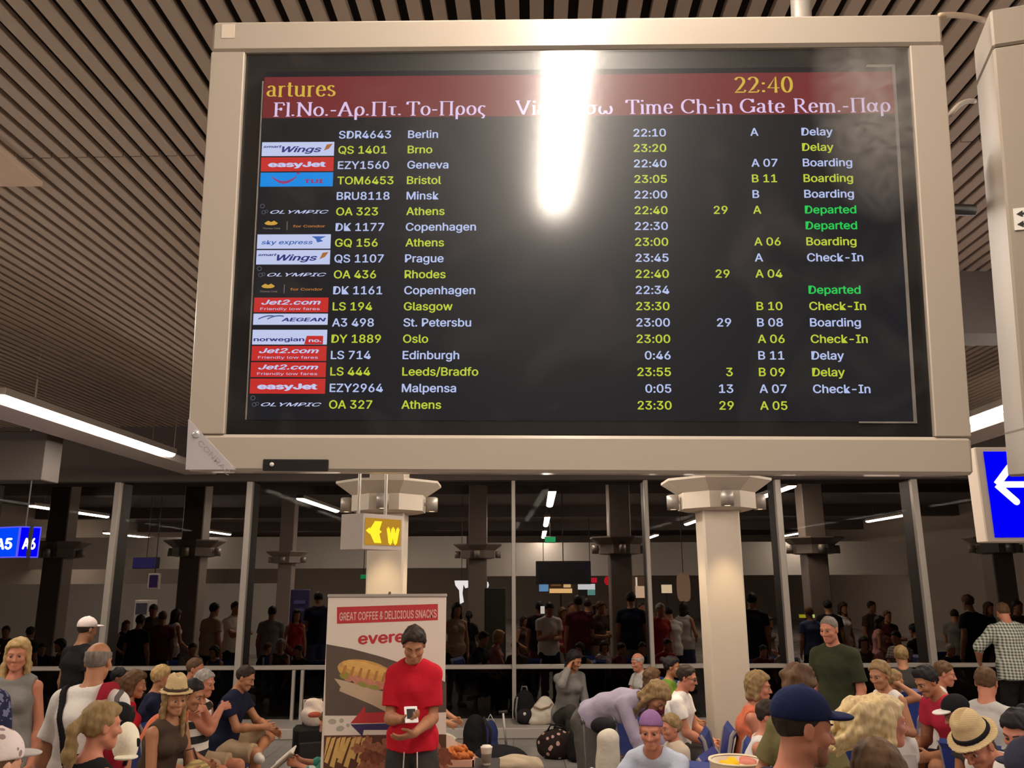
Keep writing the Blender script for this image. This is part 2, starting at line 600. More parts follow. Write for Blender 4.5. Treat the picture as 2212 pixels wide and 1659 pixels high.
def solid(prims, h, fold=0.0, post=None, ff=1.0):
    """sample the blended solid on a grid and wrap it (surface nets) -> V, F"""
    un = [p for p in prims if p[4] == 'u']
    lo = np.min([p[0] for p in un], 0) - 3 * h - abs(fold)
    hi = np.max([p[1] for p in un], 0) + 3 * h + abs(fold)
    n = np.ceil((hi - lo) / h).astype(int) + 1
    G = np.full(n, 1.0, np.float32)
    axs = [lo[i] + h * np.arange(n[i]) for i in range(3)]
    for (pl, ph, f, k, op) in prims:
        mg = 0.045 + (k if op == 'u' else 0.02)
        i0 = np.clip(np.floor((pl - mg - lo) / h).astype(int), 0, n)
        i1 = np.clip(np.ceil((ph + mg - lo) / h).astype(int) + 1, 0, n)
        if (i1 <= i0).any():
            continue
        sl = tuple(slice(i0[i], i1[i]) for i in range(3))
        P = np.stack(np.meshgrid(*[axs[i][sl[i]] for i in range(3)], indexing='ij'), -1)
        d = f(P).astype(np.float32)
        g = G[sl]
        if op == 'u':
            hh = np.maximum(k - np.abs(g - d), 0) / k
            G[sl] = np.minimum(g, d) - hh * hh * k * 0.25
        elif op == 's':
            d = -d
            hh = np.maximum(k - np.abs(g - d), 0) / k
            G[sl] = np.maximum(g, d) + hh * hh * k * 0.25
    if fold or post is not None:
        near = np.abs(G) < 0.08
        P = np.argwhere(near) * h + lo
        if fold:
            Q = P * ff
            w = (np.sin(Q @ (31, 9, 22) + 2 * np.sin(Q @ (4, 17, 7))) + np.sin(Q @ (-17, 26, 13) + 1.5 * np.sin(Q @ (12, -5, 9))) + 0.6 * np.sin(Q @ (9, 14, -41)))
            G[near] += (fold * 0.4 * w).astype(np.float32)
        if post is not None:
            G[near] = np.maximum(G[near], post(P).astype(np.float32))
    S = G < 0
    c = np.zeros(np.array(n) - 1, np.int8)
    for dx in (0, 1):
        for dy in (0, 1):
            for dz in (0, 1):
                c += S[dx:n[0] - 1 + dx, dy:n[1] - 1 + dy, dz:n[2] - 1 + dz]
    cells = np.argwhere((c > 0) & (c < 8))
    if not len(cells):
        return np.zeros((0, 3)), np.zeros((0, 4), int)
    idx = np.full(np.array(n) - 1, -1, np.int32)
    idx[tuple(cells.T)] = np.arange(len(cells))
    acc = np.zeros((len(cells), 3))
    cnt = np.zeros(len(cells))
    cor = [(0, 0, 0), (1, 0, 0), (0, 1, 0), (0, 0, 1), (1, 1, 0), (1, 0, 1), (0, 1, 1), (1, 1, 1)]
    val = {o: G[cells[:, 0] + o[0], cells[:, 1] + o[1], cells[:, 2] + o[2]] for o in cor}
    for a in cor:
        for ax in range(3):
            if a[ax] == 0:
                b = list(a)
                b[ax] = 1
                b = tuple(b)
                va, vb = val[a], val[b]
                m = (va < 0) != (vb < 0)
                t = va[m] / (va[m] - vb[m])
                p = np.tile(np.array(a, float), (m.sum(), 1))
                p[:, ax] = t
                acc[m] += p
                cnt[m] += 1
    V = (cells + acc / cnt[:, None]) * h + lo
    Fs = []
    for ax in range(3):
        o1, o2 = (ax + 1) % 3, (ax + 2) % 3
        sa = [slice(None)] * 3
        sb = [slice(None)] * 3
        sa[ax], sb[ax] = slice(0, -1), slice(1, None)
        e = S[tuple(sa)] != S[tuple(sb)]
        q = np.argwhere(e)
        ok = (q[:, o1] > 0) & (q[:, o2] > 0) & (q[:, o1] < n[o1] - 1) & (q[:, o2] < n[o2] - 1)
        q = q[ok]
        ins = S[tuple(q.T)]
        quad = []
        for (u, v) in ((0, 0), (1, 0), (1, 1), (0, 1)):
            r = q.copy()
            r[:, o1] -= u
            r[:, o2] -= v
            quad.append(idx[tuple(r.T)])
        quad = np.stack(quad, 1)
        quad[~ins] = quad[~ins][:, ::-1]
        Fs.append(quad)
    Fs = np.concatenate(Fs)
    Fs = Fs[(Fs >= 0).all(1)]
    return V, Fs


def np_obj(name, V, Fs, material, parent=None):
    me = bpy.data.meshes.new(name)
    nf = len(Fs)
    me.vertices.add(len(V))
    me.vertices.foreach_set('co', V.astype(np.float32).ravel())
    me.loops.add(nf * 4)
    me.loops.foreach_set('vertex_index', Fs.astype(np.int32).ravel())
    me.polygons.add(nf)
    me.polygons.foreach_set('loop_start', (np.arange(nf) * 4).astype(np.int32))
    me.polygons.foreach_set('use_smooth', np.ones(nf, bool))
    me.update(calc_edges=True)
    me.materials.append(material)
    o = bpy.data.objects.new(name, me)
    COL.objects.link(o)
    if parent is not None:
        o.parent = parent
    return o


# ------------------------------------------------------------------ skeleton
def two_bone(a, t, l1, l2, pole):
    a, t = np.asarray(a, float), np.asarray(t, float)
    d = t - a
    L = np.linalg.norm(d)
    L = min(max(L, abs(l1 - l2) + 0.02), (l1 + l2) * 0.998)
    u = nrm(d)
    t = a + u * L
    x = (l1 * l1 - l2 * l2 + L * L) / (2 * L)
    h = math.sqrt(max(l1 * l1 - x * x, 0))
    p = np.asarray(pole, float)
    p = nrm(p - u * (p @ u))
    return a + u * x + p * h, t


def skeleton(ps):
    """joints of a figure that faces -Y; ps = pose dictionary"""
    H = ps.get('H', 1.75)
    s = H / 1.75
    fem = ps.get('sex', 'm') == 'f'
    kid = ps.get('kid', 0.0)
    J = dict(s=s, fem=fem, kid=kid, w=ps.get('w', 1.0))
    sit = ps.get('sit', None)
    hip = (0.93 * s * (1 - 0.04 * kid)) if sit is None else sit + 0.095 * s
    P = np.array([0, 0, hip + 0.0])
    th = math.radians(ps.get('lean', 3))
    sd = math.radians(ps.get('side', 0))

    def up(k):
        return nrm([math.sin(sd * k), -math.sin(th * k), math.cos(th * k)])
    tw = math.radians(ps.get('twist', 0))
    x0 = np.array([1.0, 0, 0])
    xt = np.array([math.cos(tw), math.sin(tw), 0])
    k0 = ps.get('curl', 0.6)
    u1, u2, u3 = up(k0), up(1.0), up(1.0 + ps.get('hunch', 0.0))
    W_ = P + u1 * 0.18 * s
    C = W_ + u2 * 0.19 * s
    N = C + u3 * 0.17 * s
    xc = nrm(xt - u3 * (xt @ u3))
    fc = np.cross(xc, u3)
    J.update(P=P, W=W_, C=C, N=N, u1=u1, u2=u2, u3=u3, xc=xc, fc=fc, x0=x0)
    # head
    hs = s * (1 + 0.22 * kid) if kid else (0.45 + 0.55 * s) * (0.92 if fem else 0.95)
    hy = tw + math.radians(ps.get('yaw', 0))
    hp = math.radians(ps.get('nod', 5))
    hr = math.radians(ps.get('roll', 0))
    f = np.array([math.sin(hy) * math.cos(hp), -math.cos(hy) * math.cos(hp), -math.sin(hp)])
    x = np.array([math.cos(hy), math.sin(hy), 0])
    u = np.cross(f, x)
    x, u = x * math.cos(hr) + u * math.sin(hr), u * math.cos(hr) - x * math.sin(hr)
    T = N + nrm(u3 * 0.55 + u * 0.5 + f * 0.28) * 0.085 * s
    Hc = T + u * 0.075 * hs + f * 0.012 * hs
    J.update(hs=hs, hx=x, hf=f, hu=u, T=T, Hc=Hc, top=Hc + u * 0.125 * hs)
    # arms
    sw = (0.150 if fem else 0.170) * s * J['w'] ** 0.5 * (1 - 0.1 * kid) * ps.get('sh', 1.0)
    for sg, n in ((1, 'L'), (-1, 'R')):
        S = N - u3 * 0.085 * s + xc * sw * sg + fc * ps.get('shrug_f', 0.0)
        tgt = ps.get('hand' + n)
        if tgt is None:
            tgt = S + np.array([0.05 * sg, -0.06, -0.52]) * s
        else:
            tgt = np.asarray(tgt, float) * s
            if sit is not None:
                tgt = tgt + np.array([0, 0, sit - 0.44 * s])
        pole = ps.get('elbow' + n, (0.5 * sg, 0.7, -0.45))
        E, Wr = two_bone(S, tgt, 0.285 * s, 0.25 * s, pole)
        J['S' + n], J['E' + n], J['W' + n] = S, E, Wr
        J['hd' + n] = nrm(ps.get('hdir' + n, nrm(Wr - E)))
        J['hn' + n] = nrm(ps.get('hnorm' + n, (-sg, 0.1, -0.1)))
        J['hc' + n] = ps.get('grip' + n, 0.35)
        # legs
        hw = (0.088 if not fem else 0.09) * s
        Hj = P + np.array([hw * sg, 0, -0.03 * s])
        ft = ps.get('foot' + n)
        if ft is None:
            ft = (0.10 * sg, 0.0, 0.085) if sit is None else (0.12 * sg, -0.46, 0.085)
        ft = np.asarray(ft, float) * s
        kp = ps.get('knee' + n, (0.15 * sg, -1, 0.2))
        K, A = two_bone(Hj, ft, 0.43 * s, 0.405 * s, kp)
        J['H' + n], J['K' + n], J['A' + n] = Hj, K, A
        J['toe' + n] = nrm(ps.get('toe' + n, (0.22 * sg, -1, 0)))
    return J


def p_torso(J, g=0.0, clip=(), low=True):
    s, w, fem, kid = J['s'], J['w'], J['fem'], J['kid']
    b = 1.0 + (w - 1) * 1.0
    M = (J['x0'], 0, 0)
    Mc = (J['xc'], 0, 0)
    q = 1 - 0.08 * kid
    hipA, hipB = (0.172 if fem else 0.160) * s * w * q, (0.118 if fem else 0.112) * s * b
    waA, waB = (0.128 if fem else 0.146) * s * w * q, (0.096 if fem else 0.106) * s * b * (1 + 0.1 * kid)
    chA, chB = (0.146 if fem else 0.168) * s * (0.4 + 0.6 * w) * q, (0.108 if fem else 0.120) * s * (0.5 + 0.5 * b)
    upA, upB = 0.115 * s * q, 0.075 * s
    P, W_, C, N = J['P'], J['W'], J['C'], J['N']
    k = 0.035 * s
    out = [ovals(P - J['u1'] * 0.035 * s, M, hipA + g, hipB + g, P + J['u1'] * 0.04 * s, hipA * 0.97 + g, hipB * 0.95 + g, k, clip),
           ovals(P + J['u1'] * 0.04 * s, M, hipA * 0.97 + g, hipB * 0.95 + g, W_, waA + g, waB + g, k, clip),
           ovals(W_, Mc, waA + g, waB + g, C, chA + g, chB + g, k, clip),
           ovals(C, Mc, chA + g, chB + g, N - J['u3'] * 0.06 * s, upA + g, upB + g, k, clip)]
    if fem and not kid:
        for sg in (1, -1):
            out.append(ell(C + J['fc'] * 0.075 * s + J['xc'] * 0.07 * s * sg - J['u3'] * 0.0, np.eye(3), np.array([.062, .06, .062]) * s + g, 0.03, clip=clip))
    for n in 'LR':
        out.append(cone(N_low(J), J['S' + n], 0.055 * s + g, (0.044 if fem else 0.050) * s + g, 0.03, clip=clip))
    return out


def N_low(J):
    return J['N'] - J['u3'] * 0.035 * J['s']


def p_arm(J, n, g=0.0, frac=2.0, flare=0.0):
    """sleeve or arm; frac 1 = elbow, 2 = wrist"""
    s = J['s'] * (0.5 + 0.5 * J['w'])
    fm = 0.86 if J['fem'] else 1.0
    S, E, Wv = J['S' + n], J['E' + n], J['W' + n]
    out = []
    f1 = min(frac, 1.0)
    e1 = S + (E - S) * f1
    r0, r1 = 0.051 * s * fm, 0.041 * s * fm
    cl = ((e1, nrm(E - S)),) if frac < 1 else ()
    re = r0 + (r1 - r0) * f1
    out.append(cone(S, e1 + (nrm(E - S) * 0.02 if frac < 1 else 0), r0 + g, re + g + flare, 0.02, clip=cl))
    if frac > 1:
        f2 = min(frac - 1, 1.0)
        e2 = E + (Wv - E) * f2
        q1, q2 = 0.043 * s * fm, 0.028 * s * fm
        m = E + (Wv - E) * 0.3
        cl = ((e2, nrm(Wv - E)),) if g else ()
        if f2 > 0.3:
            out.append(cone(E, m, q1 * 0.97 + g, q1 * 1.02 + g, 0.02))
            out.append(cone(m, e2, q1 * 1.02 + g, q1 + (q2 - q1) * f2 + g + flare, 0.02, clip=cl))
        else:
            out.append(cone(E, e2, q1 + g, q1 + g + flare, 0.02, clip=cl))
    return out


def p_leg(J, n, g=0.0, frac=2.0, flare=0.0):
    s = J['s'] * (0.45 + 0.55 * J['w'])
    Hj, K, A = J['H' + n], J['K' + n], J['A' + n]
    out = []
    f1 = min(frac, 1.0)
    e1 = Hj + (K - Hj) * f1
    r0, r1 = (0.092 if J['fem'] else 0.088) * s, 0.056 * s
    cl = ((e1, nrm(K - Hj)),) if frac < 1 else ()
    re = r0 + (r1 - r0) * f1
    out.append(cone(Hj, e1 + (nrm(K - Hj) * 0.03 if frac < 1 else 0), r0 + g, re + g + flare, 0.03, clip=cl))
    if frac > 1:
        f2 = min(frac - 1, 1.0)
        e2 = K + (A - K) * f2
        cl = ((e2, nrm(A - K)),) if g else ()
        back = nrm(np.array([0, 1.0, 0]) - nrm(A - K) * nrm(A - K)[1])
        m = K + (A - K) * min(0.32, f2) + back * 0.012 * s
        out.append(cone(K, m, 0.053 * s + g, 0.056 * s + g, 0.02))
        if f2 > 0.32:
            out.append(cone(m, e2, 0.056 * s + g, 0.056 * s + (0.036 - 0.056) * s * f2 + g + flare, 0.02, clip=cl))
    return out


def p_foot(J, n, g=0.0, flat=True):
    s = J['s']
    A, t = J['A' + n], J['toe' + n]
    t = nrm(t)
    heel = A + np.array([0, 0, -0.045 * s]) - t * 0.03 * s
    ball = A + np.array([0, 0, -0.055 * s]) + t * 0.12 * s
    tip = A + np.array([0, 0, -0.06 * s]) + t * 0.17 * s
    return [cone(A, heel, 0.036 * s + g, 0.034 * s + g, 0.02), cone(A - np.array([0, 0, .02 * s]), ball, 0.034 * s + g, 0.030 * s + g, 0.02),
            cone(ball, tip, 0.032 * s + g, 0.024 * s + g, 0.02), cone(heel, ball, 0.033 * s + g, 0.029 * s + g, 0.02)]


def p_hand(J, n):
    s = J['s'] * (1.0 if not J['fem'] else 0.92) * (1 + 0.05 * J['kid'])
    w, d = J['W' + n], J['hd' + n]
    nn = J['hn' + n]
    nn = nrm(nn - d * (nn @ d))
    sg = 1 if n == 'L' else -1
    lat = np.cross(nn, d)                       # towards the thumb for the left hand
    lat = lat * sg
    c = J['hc' + n]
    M = np.array([lat, d, nn])
    out = [ell(w + d * 0.048 * s, M, np.array([0.041, 0.056, 0.0165]) * s, 0.012), cone(w, w + d * 0.03 * s, 0.026 * s, 0.026 * s, 0.014)]
    for i, (o, ln) in enumerate(((0.031, .068), (0.0105, .078), (-0.0105, .072), (-0.031, .056))):
        b = w + d * (0.086 - 0.006 * (i == 3) - 0.004 * (i == 0)) * s + lat * o * s
        ang = 0.0
        p = b
        for j, fr in enumerate((.45, .32, .25)):
            ang += math.radians((18, 45, 32)[j] * 2.0 * c + (4 if j == 0 else 0))
            q = p + (d * math.cos(ang) + nn * math.sin(ang) + lat * o * 1.6 * (1 - c)) * ln * fr * s
            r0, r1 = (0.0092, 0.0086, 0.008, 0.0072)[j:j + 2]
            out.append(cone(p, q, r0 * s, r1 * s, 0.004))
            p = q
    t0 = w + d * 0.025 * s + lat * 0.026 * s
    t1 = t0 + nrm(lat * 0.75 + d * 0.65 + nn * (0.25 + 0.5 * c)) * 0.042 * s
    t2 = t1 + nrm(lat * 0.2 + d * 0.95 + nn * (0.3 + 0.7 * c)) * 0.034 * s
    out += [cone(t0, t1, 0.0135 * s, 0.0105 * s, 0.01), cone(t1, t2, 0.0105 * s, 0.0085 * s, 0.004)]
    return out


def hp(J, x, f, u):
    """point in head coordinates (side, forward, up)"""
    return J['Hc'] + (J['hx'] * x + J['hf'] * f + J['hu'] * u) * J['hs']


def p_head(J, fine=True):
    q = J['hs']
    M = np.array([J['hx'], J['hf'], J['hu']])
    kid = J['kid']
    fw = 0.92 if J['fem'] else 1.0
    s = J['s']
    out = [cone(J['N'] - J['u3'] * 0.02 * s, hp(J, 0, -0.012, -0.04), (0.046 if J['fem'] else 0.056) * s, (0.046 if J['fem'] else 0.055) * s, 0.03),
           ell(hp(J, 0, -0.012, 0.032), M, np.array([.074, .094, .088]) * q, 0.02),
           ell(hp(J, 0, 0.03, -0.03), M, np.array([.059 * fw, .058, .078]) * q, 0.03),
           cone(hp(J, 0, 0.066, -0.098 + 0.012 * kid), hp(J, 0, 0.06, -0.09), 0.02 * q, 0.024 * q, 0.022)]
    for sg in (1, -1):
        out.append(cone(hp(J, .05 * sg * fw, .005, -.062), hp(J, .012 * sg, .062, -.098 + .012 * kid), .017 * q, .018 * q, 0.025))
    if fine:
        for sg in (1, -1):
            out.append(ell(hp(J, .04 * sg, .062, -.03), M, np.array([.024, .022, .022]) * q, 0.02))
            out.append(cone(hp(J, .016 * sg, .084, .018), hp(J, .046 * sg, .066, .02), .011 * q, .011 * q, 0.014))
        for sg in (1, -1):
            out.append(ell(hp(J, .031 * sg, .098, -.004), M, np.array([.019, .016, .013]) * q, 0.012, 's'))
        for sg in (1, -1):
            out.append(cone(hp(J, .018 * sg, .0845, .0085), hp(J, .045 * sg, .072, .0075), .0062 * q, .0062 * q, 0.004))
        out.append(cone(hp(J, 0, .088, .006), hp(J, 0, .108, -.036), .0085 * q, .0125 * q, 0.008))
        for sg in (1, -1):
            out.append(ell(hp(J, .0125 * sg, .096, -.039), M, np.array([.0095, .0105, .008]) * q, 0.006))
            out.append(cone(hp(J, 0, .092, -.066), hp(J, .021 * sg, .082, -.0685), .0075 * q, .005 * q, 0.006))
            out.append(cone(hp(J, 0, .089, -.076), hp(J, .018 * sg, .081, -.0755), .008 * q, .005 * q, 0.006))
        out.append(cone(hp(J, -.017, .0985, -.0705), hp(J, .017, .0985, -.0705), .0022 * q, .0022 * q, 0.003, 's'))
    for sg in (1, -1):
        e = np.array([J['hx'] * 0.94 - J['hf'] * 0.3 * sg, J['hf'], J['hu']])
        out.append(ell(hp(J, .077 * sg, -.008, -.008), M, np.array([.010, .019, .032]) * q, 0.006))
        if fine:
            out.append(ell(hp(J, .087 * sg, -.004, -.006), M, np.array([.005, .010, .019]) * q, 0.004, 's'))
    return out


# ------------------------------------------------------------------ hair, hats
def hairline(J, a=1.0, off=-0.012):
    """keeps what lies above/behind a slanting line from brow to nape"""
    n = nrm(J['hf'] * a - J['hu'])
    o = hp(J, 0, 0.0, off)
    return ((o, n),)


def make_hair(J, kind, h, rt, material, name='hair'):
    M = np.array([J['hx'], J['hf'], J['hu']])
    q = J['hs']
    t = {'short': .010, 'buzz': .005, 'crop': .016, 'bald': .006, 'long': .018, 'pony': .010, 'bun': .011, 'curly': .04, 'bob': .022, 'blown': .016, 'wispy': .012}[kind]
    skull = lambda g, cl, fw=0.0: ell(hp(J, 0, -0.012 + fw, 0.032), M, np.array([.074, .094, .088]) * q + g, 0.012, clip=cl)
    pr = []
    fold, ff = (0.0025 if kind == 'buzz' else 0.006), 3.2
    if kind in ('short', 'buzz', 'crop', 'wispy'):
        pr.append(skull(t, hairline(J, 1.0, -0.002)))
        if kind == 'crop':
            pr.append(ell(hp(J, 0, 0.035, 0.098), M, np.array([.056, .05, .03]) * q, 0.02))
    elif kind == 'bald':
        c = hp(J, 0, 0.02, 0.135)
        pr.append(skull(t, hairline(J, 0.75, -0.012) + ((hp(J, 0, 0, 0.062), J['hu']),)))
        fold = 0.003
    elif kind == 'curly':
        pr.append(ell(hp(J, 0, -0.035, 0.035), M, np.array([.1, .115, .115]) * q, 0.02, clip=hairline(J, 0.8, -0.02)))
        pr.append(ell(hp(J, 0, -0.05, -0.07), M, np.array([.1, .08, .09]) * q, 0.03))
        fold, ff = 0.024, 2.0
    else:
        pr.append(skull(t, hairline(J, 1.0, -0.004)))
        if kind in ('long', 'bob', 'blown'):
            dn = {'long': -.30, 'bob': -.10, 'blown': -.10}[kind]
            for sg in (1, -1):
                pr.append(cone(hp(J, .062 * sg, .0, .03), hp(J, .082 * sg, -.015, -.09), .024 * q, .026 * q, 0.02))
                if kind == 'long':
                    pr.append(cone(hp(J, .082 * sg, -.015, -.09), hp(J, .085 * sg, .02, dn), .026 * q, .02 * q, 0.02))
            pr.append(ovals(hp(J, 0, -.07, .03), (J['hx'], 0, 0), .075 * q, .05 * q, hp(J, 0, -.075, dn), .085 * q, .035 * q, 0.03))
            if kind == 'blown':
                for i in range(26):
                    t_ = i / 25
                    a = hp(J, rng.uniform(-.06, .06), -.05, .10 - .17 * t_)
                    b = a + (-J['hf'] * rng.uniform(.09, .13) + J['hx'] * rng.uniform(-.025, .025) - J['hu'] * rng.uniform(.015, .045)) * q
                    c_ = b + (-J['hf'] * rng.uniform(.09, .14) - J['hu'] * rng.uniform(.05, .09) + J['hx'] * rng.uniform(-.02, .02)) * q
                    pr.append(cone(a, b, .028 * q, .022 * q, 0.03))
                    pr.append(cone(b, c_, .022 * q, .007 * q, 0.03))
        if kind == 'pony':
            a = hp(J, 0.0, -.10, .03)
            b = hp(J, 0.0, -.15, -.01)
            c_ = b + np.array([0, 0.0, -.13]) * J['s']
            d = c_ + np.array([0, -.015, -.15]) * J['s']
            pr += [cone(a, b, .026 * q, .028 * q, 0.02), cone(b, c_, .03 * q, .034 * q, 0.02), cone(c_, d, .034 * q, .010 * q, 0.02)]
        if kind == 'bun':
            pr.append(ell(hp(J, 0, -.115, .07), M, np.array([.042, .04, .04]) * q, 0.015))
    if kind in ('long', 'bob', 'blown', 'pony', 'bun'):
        pr.append(ell(hp(J, 0, .045, .085), M, np.array([.055, .045, .028]) * q, 0.02))
    V, Fs = solid(pr, h, fold=fold, ff=ff)
    return np_obj(name, V, Fs, material, rt)


def make_hat(J, kind, h, rt, m1, m2=None):
    M = np.array([J['hx'], J['hf'], J['hu']])
    q = J['hs']
    if kind == 'straw':
        o = hp(J, 0, -0.005, 0.066)
        pr = [ovals(hp(J, 0, -.008, .06), (J['hx'], 0, 0), .093 * q, .107 * q, hp(J, 0, -.008, .135), .075 * q, .088 * q, 0.012, clip=((hp(J, 0, 0, .052), -J['hu']),)),
              ell(hp(J, 0, -.005, .058), M, np.array([.135, .15, .011]) * q, 0.008),
              ell(hp(J, 0, .01, .19), M, np.array([.02, .06, .018]) * q, 0.02, 's')]
        V, Fs = solid(pr, h, fold=0.003)
        hat = np_obj('straw_hat', V, Fs, m1, rt)
        pr = [ovals(hp(J, 0, -.008, .064), (J['hx'], 0, 0), .098 * q, .112 * q, hp(J, 0, -.008, .084), .095 * q, .109 * q, 0.004,
                    clip=((hp(J, 0, 0, .066), -J['hu']), (hp(J, 0, 0, .09), J['hu'])))]
        V, Fs = solid(pr, h)
        np_obj('hat_band', V, Fs, m2, hat)
        return hat
    if kind == 'cap':
        pr = [ell(hp(J, 0, -.01, .045), M, np.array([.086, .108, .095]) * q, 0.01, clip=((hp(J, 0, 0, .03), nrm(-J['hu'] + J['hf'] * .10)),)),
              ell(hp(J, 0, -.01, .138), M, np.array([.012, .012, .008]) * q, 0.004)]
        V, Fs = solid(pr, h)
        hat = np_obj('cap', V, Fs, m1, rt)
        vf = nrm(J['hf'] + J['hu'] * 0.12)
        vu = np.cross(J['hx'], -vf)
        vu = nrm(np.cross(J['hx'], vf)) if np.cross(J['hx'], vf) @ J['hu'] > 0 else -nrm(np.cross(J['hx'], vf))
        Mv = np.array([J['hx'], vf, vu])
        pr = [ell(hp(J, 0, .108, .050), Mv, np.array([.078, .068, .014]) * q, 0.004), ell(hp(J, 0, .10, .024), Mv, np.array([.085, .085, .02]) * q, 0.006, 's')]
        V, Fs = solid(pr, h * 0.8)
        np_obj('visor', V, Fs, m2 or m1, hat)
        return hat
    if kind == 'bandana':
        pr = [ell(hp(J, 0, -.012, .036), M, np.array([.083, .103, .096]) * q, 0.01, clip=((hp(J, 0, 0.08, .052), nrm(-J['hu'] + J['hf'] * .35)),)),
              cone(hp(J, 0, -.105, .0), hp(J, .02, -.13, -.06), .018 * q, .01 * q, 0.01)]
        V, Fs = solid(pr, h, fold=0.003)
        return np_obj('bandana', V, Fs, m1, rt)


# ------------------------------------------------------------------ a whole person
SKIN = {'fair': (.58, .30, .19), 'tan': (.41, .18, .092), 'red': (.50, .195, .115), 'brown': (.30, .135, .07)}


def skin(k):
    return mat('skin_' + k, SKIN[k], 0.5, noise=0.07, scale=18, spec=0.35)


def person(ps, label, loc, face, wear, hair=('short', 'dark'), tone='tan', h=0.008, fine=True, group=None, hat=None, beard=None, brows=True, blink=False, name='person'):
    """loc = (x, y) on the floor, face = degrees (0 looks to the camera, 90 to +X)"""
    J = skeleton(ps)
    rt = empty(name, label, 'person', (loc[0], loc[1], ps.get('z0', 0.0)), math.radians(face), group)
    body = p_torso(J)
    for n in 'LR':
        body += p_arm(J, n) + p_leg(J, n) + p_foot(J, n)
    body += p_head(J, fine)
    for n in 'LR':
        body += p_hand(J, n)
    V, Fs = solid(body, h)
    np_obj('body', V, Fs, skin(tone), rt)
    s = J['s']
    for it in wear:
        kind, m = it[0], it[1]
        o = it[2] if len(it) > 2 else {}
        if kind in ('tshirt', 'shirt', 'tank', 'dress'):
            g = o.get('g', 0.013)
            hemd = o.get('hem', 0.10)
            cl = ((J['P'] - J['u1'] * hemd * s, -J['u1']),)
            pr = p_torso(J, g, cl)
            w = 0.45 + 0.55 * J['w']
            pr.append(ovals(J['P'] - J['u1'] * (hemd + .06) * s, (J['x0'], 0, 0), (.186 if J['fem'] else .190) * s * w + g, .132 * s * w + g, J['P'] + J['u1'] * .05 * s, (.180 if J['fem'] else .178) * s * w + g, .122 * s * w + g, .03, clip=cl))
            fr = o.get('sleeve', 0.55 if kind != 'shirt' else 1.9)
            if kind == 'tank':
                neckr = 0.082
                sub = [ell(J['S' + n] + J['xc'] * (.045 if n == 'L' else -.045) * s, np.eye(3), np.array([.062, .075, .085]) * s, 0.02, 's') for n in 'LR']
            else:
                neckr = o.get('neck', 0.062)
                sub = []
                for n in 'LR':
                    pr += p_arm(J, n, g + 0.002, fr, 0.012 * (fr < 1))
            sub.append(cone(J['N'] + J['u3'] * .02 * s - J['fc'] * .01, J['N'] + J['u3'] * 0.06 * s + J['fc'] * .045 * s, neckr * s, neckr * 1.15 * s, 0.008, 's'))
            V, Fs = solid(pr + sub, h, fold=o.get('fold', 0.006))
            ob = np_obj({'tshirt': 't_shirt', 'shirt': 'shirt', 'tank': 'tank_top', 'dress': 'dress'}[kind], V, Fs, m, rt)
        elif kind in ('shorts', 'trousers', 'leggings'):
            g = o.get('g', 0.016 if kind != 'leggings' else 0.006)
            fr = o.get('len', {'shorts': .8, 'trousers': 1.97, 'leggings': 1.9}[kind])
            top = ((J['P'] + J['u1'] * 0.10 * s, J['u1']),)
            pr = p_torso(J, g * .5, top)[:2]
            for n in 'LR':
                pr += p_leg(J, n, g, fr, 0.018 if kind == 'shorts' else .012 * (kind == 'trousers'))
            V, Fs = solid(pr, h, fold=o.get('fold', 0.007))
            np_obj(kind, V, Fs, m, rt)
        elif kind == 'skirt':
            cl = ((J['P'] + J['u1'] * 0.12 * s, J['u1']),)
            e = (J['KL'] + J['KR']) / 2
            pr = p_torso(J, .015, cl)[:2] + [ovals(J['P'], (J['x0'], 0, 0), .18 * s, .13 * s, J['P'] + (e - J['P']) * o.get('len', .9), .24 * s, .17 * s, .04)]
            V, Fs = solid(pr, h, fold=0.012)
            np_obj('skirt', V, Fs, m, rt)
        elif kind == 'shoes':
            for n in 'LR':
                cl = J['A' + n] + np.array([0, 0, .015])
                pr = p_foot(J, n, 0.008)
                pr.append(cone(J['A' + n] - np.array([0, 0, .065 * s]) - J['toe' + n] * .02 * s, J['A' + n] - np.array([0, 0, .068 * s]) + J['toe' + n] * .16 * s, .03 * s, .03 * s, .02))
                A_ = J['A' + n]
                V, Fs = solid(pr, max(h, .008), post=lambda P, A_=A_: np.maximum(P[:, 2] - (A_[2] + .012), (A_[2] - .085 * s) - P[:, 2]))
                np_obj('shoe', V, Fs, m, rt)
        elif kind == 'strap':      # band round the torso over one shoulder; o: x0 (offset), width, g
            base = p_torso(J, o.get('g', .024))
            nn = nrm(J['xc'] * 1.0 + J['u3'] * o.get('slope', 0.0))
            c0 = J['C'] + J['xc'] * o['x'] * s
            wd = o.get('width', .022) * s
            lowz = o.get('low', -.5)
            V, Fs = solid([(p[0], p[1], p[2], p[3], p[4]) for p in base], min(h, .008), post=lambda P: np.maximum(np.maximum(np.abs((P - c0) @ nn) - wd, (J['C'] + J['u3'] * lowz * s - P) @ J['u3']), (P - J['N'] - J['u3'] * .03) @ J['u3']))
            np_obj('bag_strap', V, Fs, m, rt)
